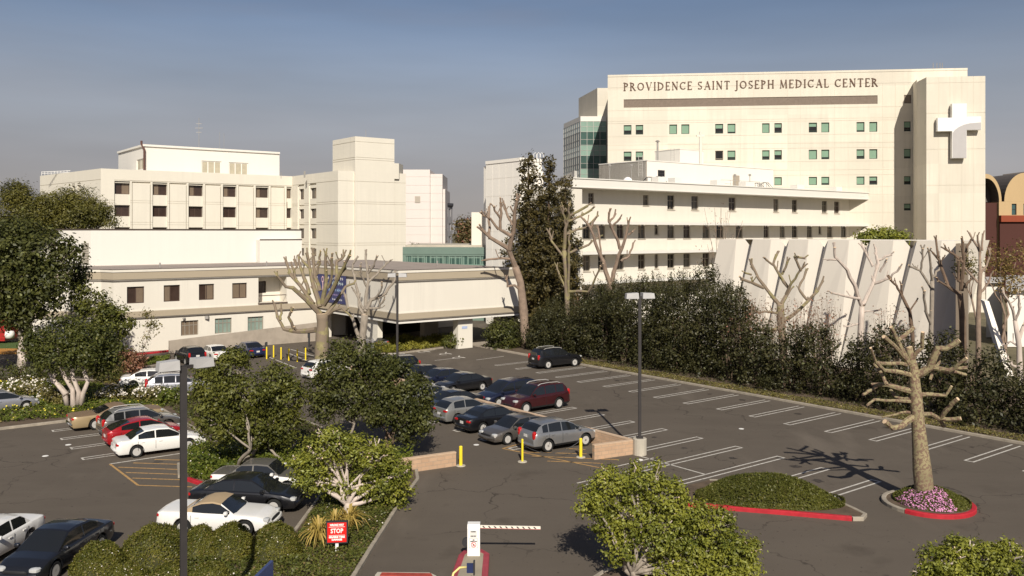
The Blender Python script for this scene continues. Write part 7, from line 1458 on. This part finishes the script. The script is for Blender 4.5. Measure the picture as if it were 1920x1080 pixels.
for px, py, rx, ry, lb_ in ((20, 716, 46, 30, 'low dark shrub at the far left edge of the bed'), (80, 722, 40, 28, 'low dark shrub behind the flowering shrubs'), (150, 708, 40, 30, 'low dark shrub behind the pale trunks')): shrub('low_shrub', lb_, px, py, rx, ry, lf_dark, 80, 24, .2, .09, 'low dark shrubs in the left bed')
# clipped domes at the bottom left
def dome(px, py, rx, ry, label, lm=lf_box, fn=40):
    g = G(px, py); Y = g.y; a = rx*Y/F; hgt = ry*Y/F; R = empty('clipped_dome_bush', V3(g, 0), label, 'bush', 'clipped round bushes by the lamp post'); n = 6500; d = unit(n); d[:, 2] = np.abs(d[:, 2]); bmp = 1+.05*np.sin(d[:, 0]*7+px)*np.cos(d[:, 1]*6)+.03*RNG.normal(size=n); c = np.array([g.x, g.y, .08])+d*bmp[:, None]*np.array([a, a*.92, hgt])
    core = MB(); pr = [(a*.93*math.cos(q), hgt*.93*math.sin(q)+.05) for q in [P/2*i/7 for i in range(8)]]; core.lathe((g.x, g.y, 0), pr, 20); core.build('dark_core', inner_m, R, smooth=True)  # solid core under the leaves, its dark colour standing in for inner shade
    obj_np('foliage', leaf_quads(np.concatenate([c, c*1-d*.04]), np.concatenate([d, d])*.9+RNG.normal(size=(2*n, 3))*.55, .036, .6), 4, lm, R)
    k = RNG.integers(0, n, fn); obj_np('blossom', leaf_quads(c[k]+d[k]*.03, d[k]+RNG.normal(size=(fn, 3))*.3, .02, .9), 4, fl_white, R)
for px, py, rx, ry, lb_ in ((186, 1080, 50, 58, 'leftmost clipped bush beside the charcoal sedan'), (291, 1056, 62, 66, 'largest clipped bush, left of the near lamp post'), (376, 1052, 34, 62, 'clipped bush directly behind the near lamp post'), (434, 1048, 42, 62, 'clipped bush in front of the white convertible door'), (516, 1048, 47, 62, 'brownish clipped bush nearest the red sign'), (238, 1104, 44, 40, 'low clipped bush in front, at the bottom edge left'), (318, 1108, 44, 44, 'low clipped bush in front, just left of the lamp post'), (392, 1104, 44, 42, 'low clipped bush in front, just right of the lamp post')): dome(px, py, rx, ry, lb_)
# ground cover
def cover(name, poly, n, h, size, lm, label, flowers=None, fn=0, aspect=.6, up=1., base=.12, fs=.04, hills=0):
    pl = [Vector(p[:2]) for p in poly]; xs = [p.x for p in pl]; ys = [p.y for p in pl]; out = []
    def inside(x, y):
        c = False; j = len(pl)-1
        for i in range(len(pl)):
            if (pl[i].y > y) != (pl[j].y > y) and x < (pl[j].x-pl[i].x)*(y-pl[i].y)/(pl[j].y-pl[i].y)+pl[i].x: c = not c
            j = i
        return c
    while len(out) < n:
        x, y = RNG.uniform(min(xs), max(xs)), RNG.uniform(min(ys), max(ys))
        if inside(x, y): out.append((x, y))
    a = np.array(out); hh = h*(.55+.45*np.sin(a[:, 0]*2.1+a[:, 1])*np.cos(a[:, 1]*1.7)); z = base+np.abs(RNG.uniform(.1, 1, n))*np.maximum(.03, hh); c = np.column_stack([a, z]); vs = leaf_quads(c, RNG.normal(size=(n, 3))*.55+np.array([0, -.2, up]), size, aspect); ms = [lm]; mi = np.zeros(n)
    if flowers: k = fn; idx = RNG.integers(0, n, k); c2 = c[idx].copy(); c2[:, 2] = base+hh[idx]+.03; vs = np.concatenate([vs, leaf_quads(c2, RNG.normal(size=(k, 3))*.4+np.array([0, -.3, 1]), fs, .9)]); ms.append(flowers); mi = np.concatenate([mi, np.ones(k)])
    o = obj_np(name, vs, 4, ms, midx=mi if flowers else None); tag(o, label, 'ground cover', kind='stuff'); return o
cover('ivy_cover', [G(352, 902), G(352, 850), G(420, 838), G(560, 850), G(600, 900), G(560, 935), G(500, 890), G(440, 880), G(390, 905)], 15000, .65, .075, lf_cover, 'bright leafy ivy spread under the trees of the middle bed', fl_white, 30)
cover('ivy_cover', [G(770, 900), G(745, 940), G(700, 935), G(660, 880), G(690, 860), G(775, 865)], 7000, .9, .075, lf_cover, 'leafy ivy mound beside the half hidden block wall')
cover('ground_cover', [Vector((-8.1, 39)), Vector((-8.1, 31.8)), Vector((-14.2, 30.3)), Vector((-14.2, 26)), G(655, 1090), G(700, 1020), G(745, 950), G(700, 945), G(600, 925)], 26000, .34, .05, leaf_mat('leaf_low', (.035, .055, .010), (.12, .15, .03), ((.20, .15, .06), .06), tscale=1.2), 'low mixed ground cover round the red sign and clipped bushes', fl_white, 60, fs=.03)
cover('bed_cover', [G(-100, 800), G(0, 797), G(120, 787), G(190, 775), G(300, 775), G(330, 745), G(240, 740), G(190, 724), G(-60, 716)], 22000, .40, .085, lf_cover, 'rough green growth with yellow flowers in the left bed', mat('yellow_blossom', (.60, .50, .05), var=0), 260, fs=.06)
cover('lily_strip', [G(700, 664), G(740, 664), G(800, 656), G(860, 647), G(840, 640), G(740, 643), G(700, 650)], 9000, .95, .22, leaf_mat('leaf_lily', (.07, .10, .012), (.28, .30, .05)), 'strip of yellow green strappy lilies in front of the canopy', aspect=.14, up=.05)
cover('verge_grass', [ST(51.05, 5), ST(51.05, -60), ST(52.6, -60), ST(52.6, 5)], 15000, .16, .08, lf_olive, 'rough yellow green verge between far kerb and dark shrubs', aspect=.4, up=.6)
cover('strip_cover', [G(264, 690), G(264, 678), G(318, 669), G(316, 676), G(300, 683)], 2500, .25, .1, lf_cover, 'small green strip at the foot of the sapling')
cover('bed_litter', [ST(52.4, 0), ST(52.4, -66), ST(62, -66), ST(62, 0)], 9000, .12, .10, lf_hedge, 'dark leaf litter under the far shrubs')
cover('bed_cover', [ST(22, -37.5), ST(22, -63), ST(17, -63), ST(16.6, -46)], 9000, .35, .09, lf_dark, 'dark undergrowth below the trees of the middle bed')
# flax
def flax(px, py, h, n, label, sp=.9):
    g = G(px, py); R = empty('flax_plant', V3(g, .1), label, 'plant', 'yellow striped flax plants'); vs = []; fs = []; mb = MB()
    for i in range(n):
        a = rr.uniform(0, 2*P); L = h*rr.uniform(.7, 1.15); out = rr.uniform(.2, 1)*sp; w = .022*rr.uniform(.8, 1.3); d = Vector((math.cos(a), math.sin(a), 0)); s_ = Vector((-d.y, d.x, 0))*w; p0 = V3(g, .1)+d*.08; p1 = V3(g, .1)+d*out*L*.4+Vector((0, 0, L*.62)); p2 = V3(g, .1)+d*out*L*.85+Vector((0, 0, L*.85*(1.15-out*.7))); p3 = V3(g, .1)+d*out*L*1.15+Vector((0, 0, L*(1.0-out*.95)))
        b = len(mb.v); mb.v += [tuple(q) for q in (p0-s_, p0+s_, p1-s_*1.2, p1+s_*1.2, p2-s_, p2+s_, p3)]; mb.f += [(b, b+1, b+3, b+2), (b+2, b+3, b+5, b+4), (b+4, b+5, b+6)]; mb.m += [0]*3
    mb.build('leaves', lf_yel, R)
flax(598, 1028, 1.15, 110, 'larger yellow striped flax left of the red sign'); flax(655, 1000, 1.05, 90, 'yellow striped flax between the sign and the pale trunk'); flax(628, 1005, .95, 60, 'small yellow striped flax behind the red sign')
# island planting
def mound(name, poly_c, rx, ry, h, n, lm, label, flowers=None, fn=0, size=.05, cat='bush', ffront=False, ang=0.):
    cx, cy = poly_c; R = empty(name, (cx, cy, .1), label, cat); u = np.sqrt(RNG.uniform(0, 1, n)); a = RNG.uniform(0, 2*P, n); x = u*np.cos(a); y = u*np.sin(a); z = h*(1-u**3.2)*(.86-.16*x+.10*np.sin(x*4+1)*np.cos(y*3)+.05*RNG.normal(size=n)*.6)
    side = RNG.uniform(0, 1, n) < .14; u2 = np.where(side, 1., u); x = np.where(side, np.cos(a), x); y = np.where(side, np.sin(a), y); z = np.where(side, RNG.uniform(0, 1, n)*h*.22, z); ca_, sa_ = math.cos(ang), math.sin(ang)
    X = cx+x*rx*ca_-y*ry*sa_; Y = cy+x*rx*sa_+y*ry*ca_; c = np.column_stack([X, Y, z+.12]); nr = np.column_stack([np.where(side, (x*ca_-y*sa_), x*.4), np.where(side, (x*sa_+y*ca_), y*.4), np.where(side, .25, 1.)])
    mb = MB(); pr = [(q, 1-q**3.2) for q in (1., .95, .87, .74, .55, .3, .001)]; nn = 28; b = 0
    vs_ = []
    for r_, z_ in pr:
        for k in range(nn): q = 2*P*k/nn; xx, yy = r_*.95*math.cos(q)*rx, r_*.95*math.sin(q)*ry; vs_.append((cx+xx*ca_-yy*sa_, cy+xx*sa_+yy*ca_, .1+z_*h*.80*(.86-.16*xx/rx)))
    mb.add(vs_, [(i*nn+k, i*nn+(k+1) % nn, (i+1)*nn+(k+1) % nn, (i+1)*nn+k) for i in range(6) for k in range(nn)]); mb.build('dark_core', inner_m, R, smooth=True)
    obj_np('foliage', leaf_quads(c, nr+RNG.normal(size=(n, 3))*.55, size, .5), 4, lm, R)
    if flowers:
        k = RNG.integers(0, n, fn*6); k = k[(c[k, 1] < cy+.15) & (c[k, 0] < cx+rx*.22)][:fn]; obj_np('blossom', leaf_quads(c[k]+np.array([0, -.03, .03]), nr[k]+RNG.normal(size=(len(k), 3))*.3, .035, .9), 4, flowers, R)
lf_isl = leaf_mat('leaf_island', (.040, .056, .010), (.12, .145, .028), ((.20, .17, .06), .03), tscale=.8)
c_ = G(1452, 962); mound('trimmed_hedge', (c_.x+.15, c_.y+1.25), 3.05, 1.3, 1.15, 30000, lf_isl, 'long low trimmed green hedge on the red kerbed island', ang=-.16)
mound('island_bush', (17.75, 37.0), 1.50, 1.45, .62, 17000, lf_isl, 'round trimmed bush with pink flowers around the spiny trunk', fl_pink, 900)
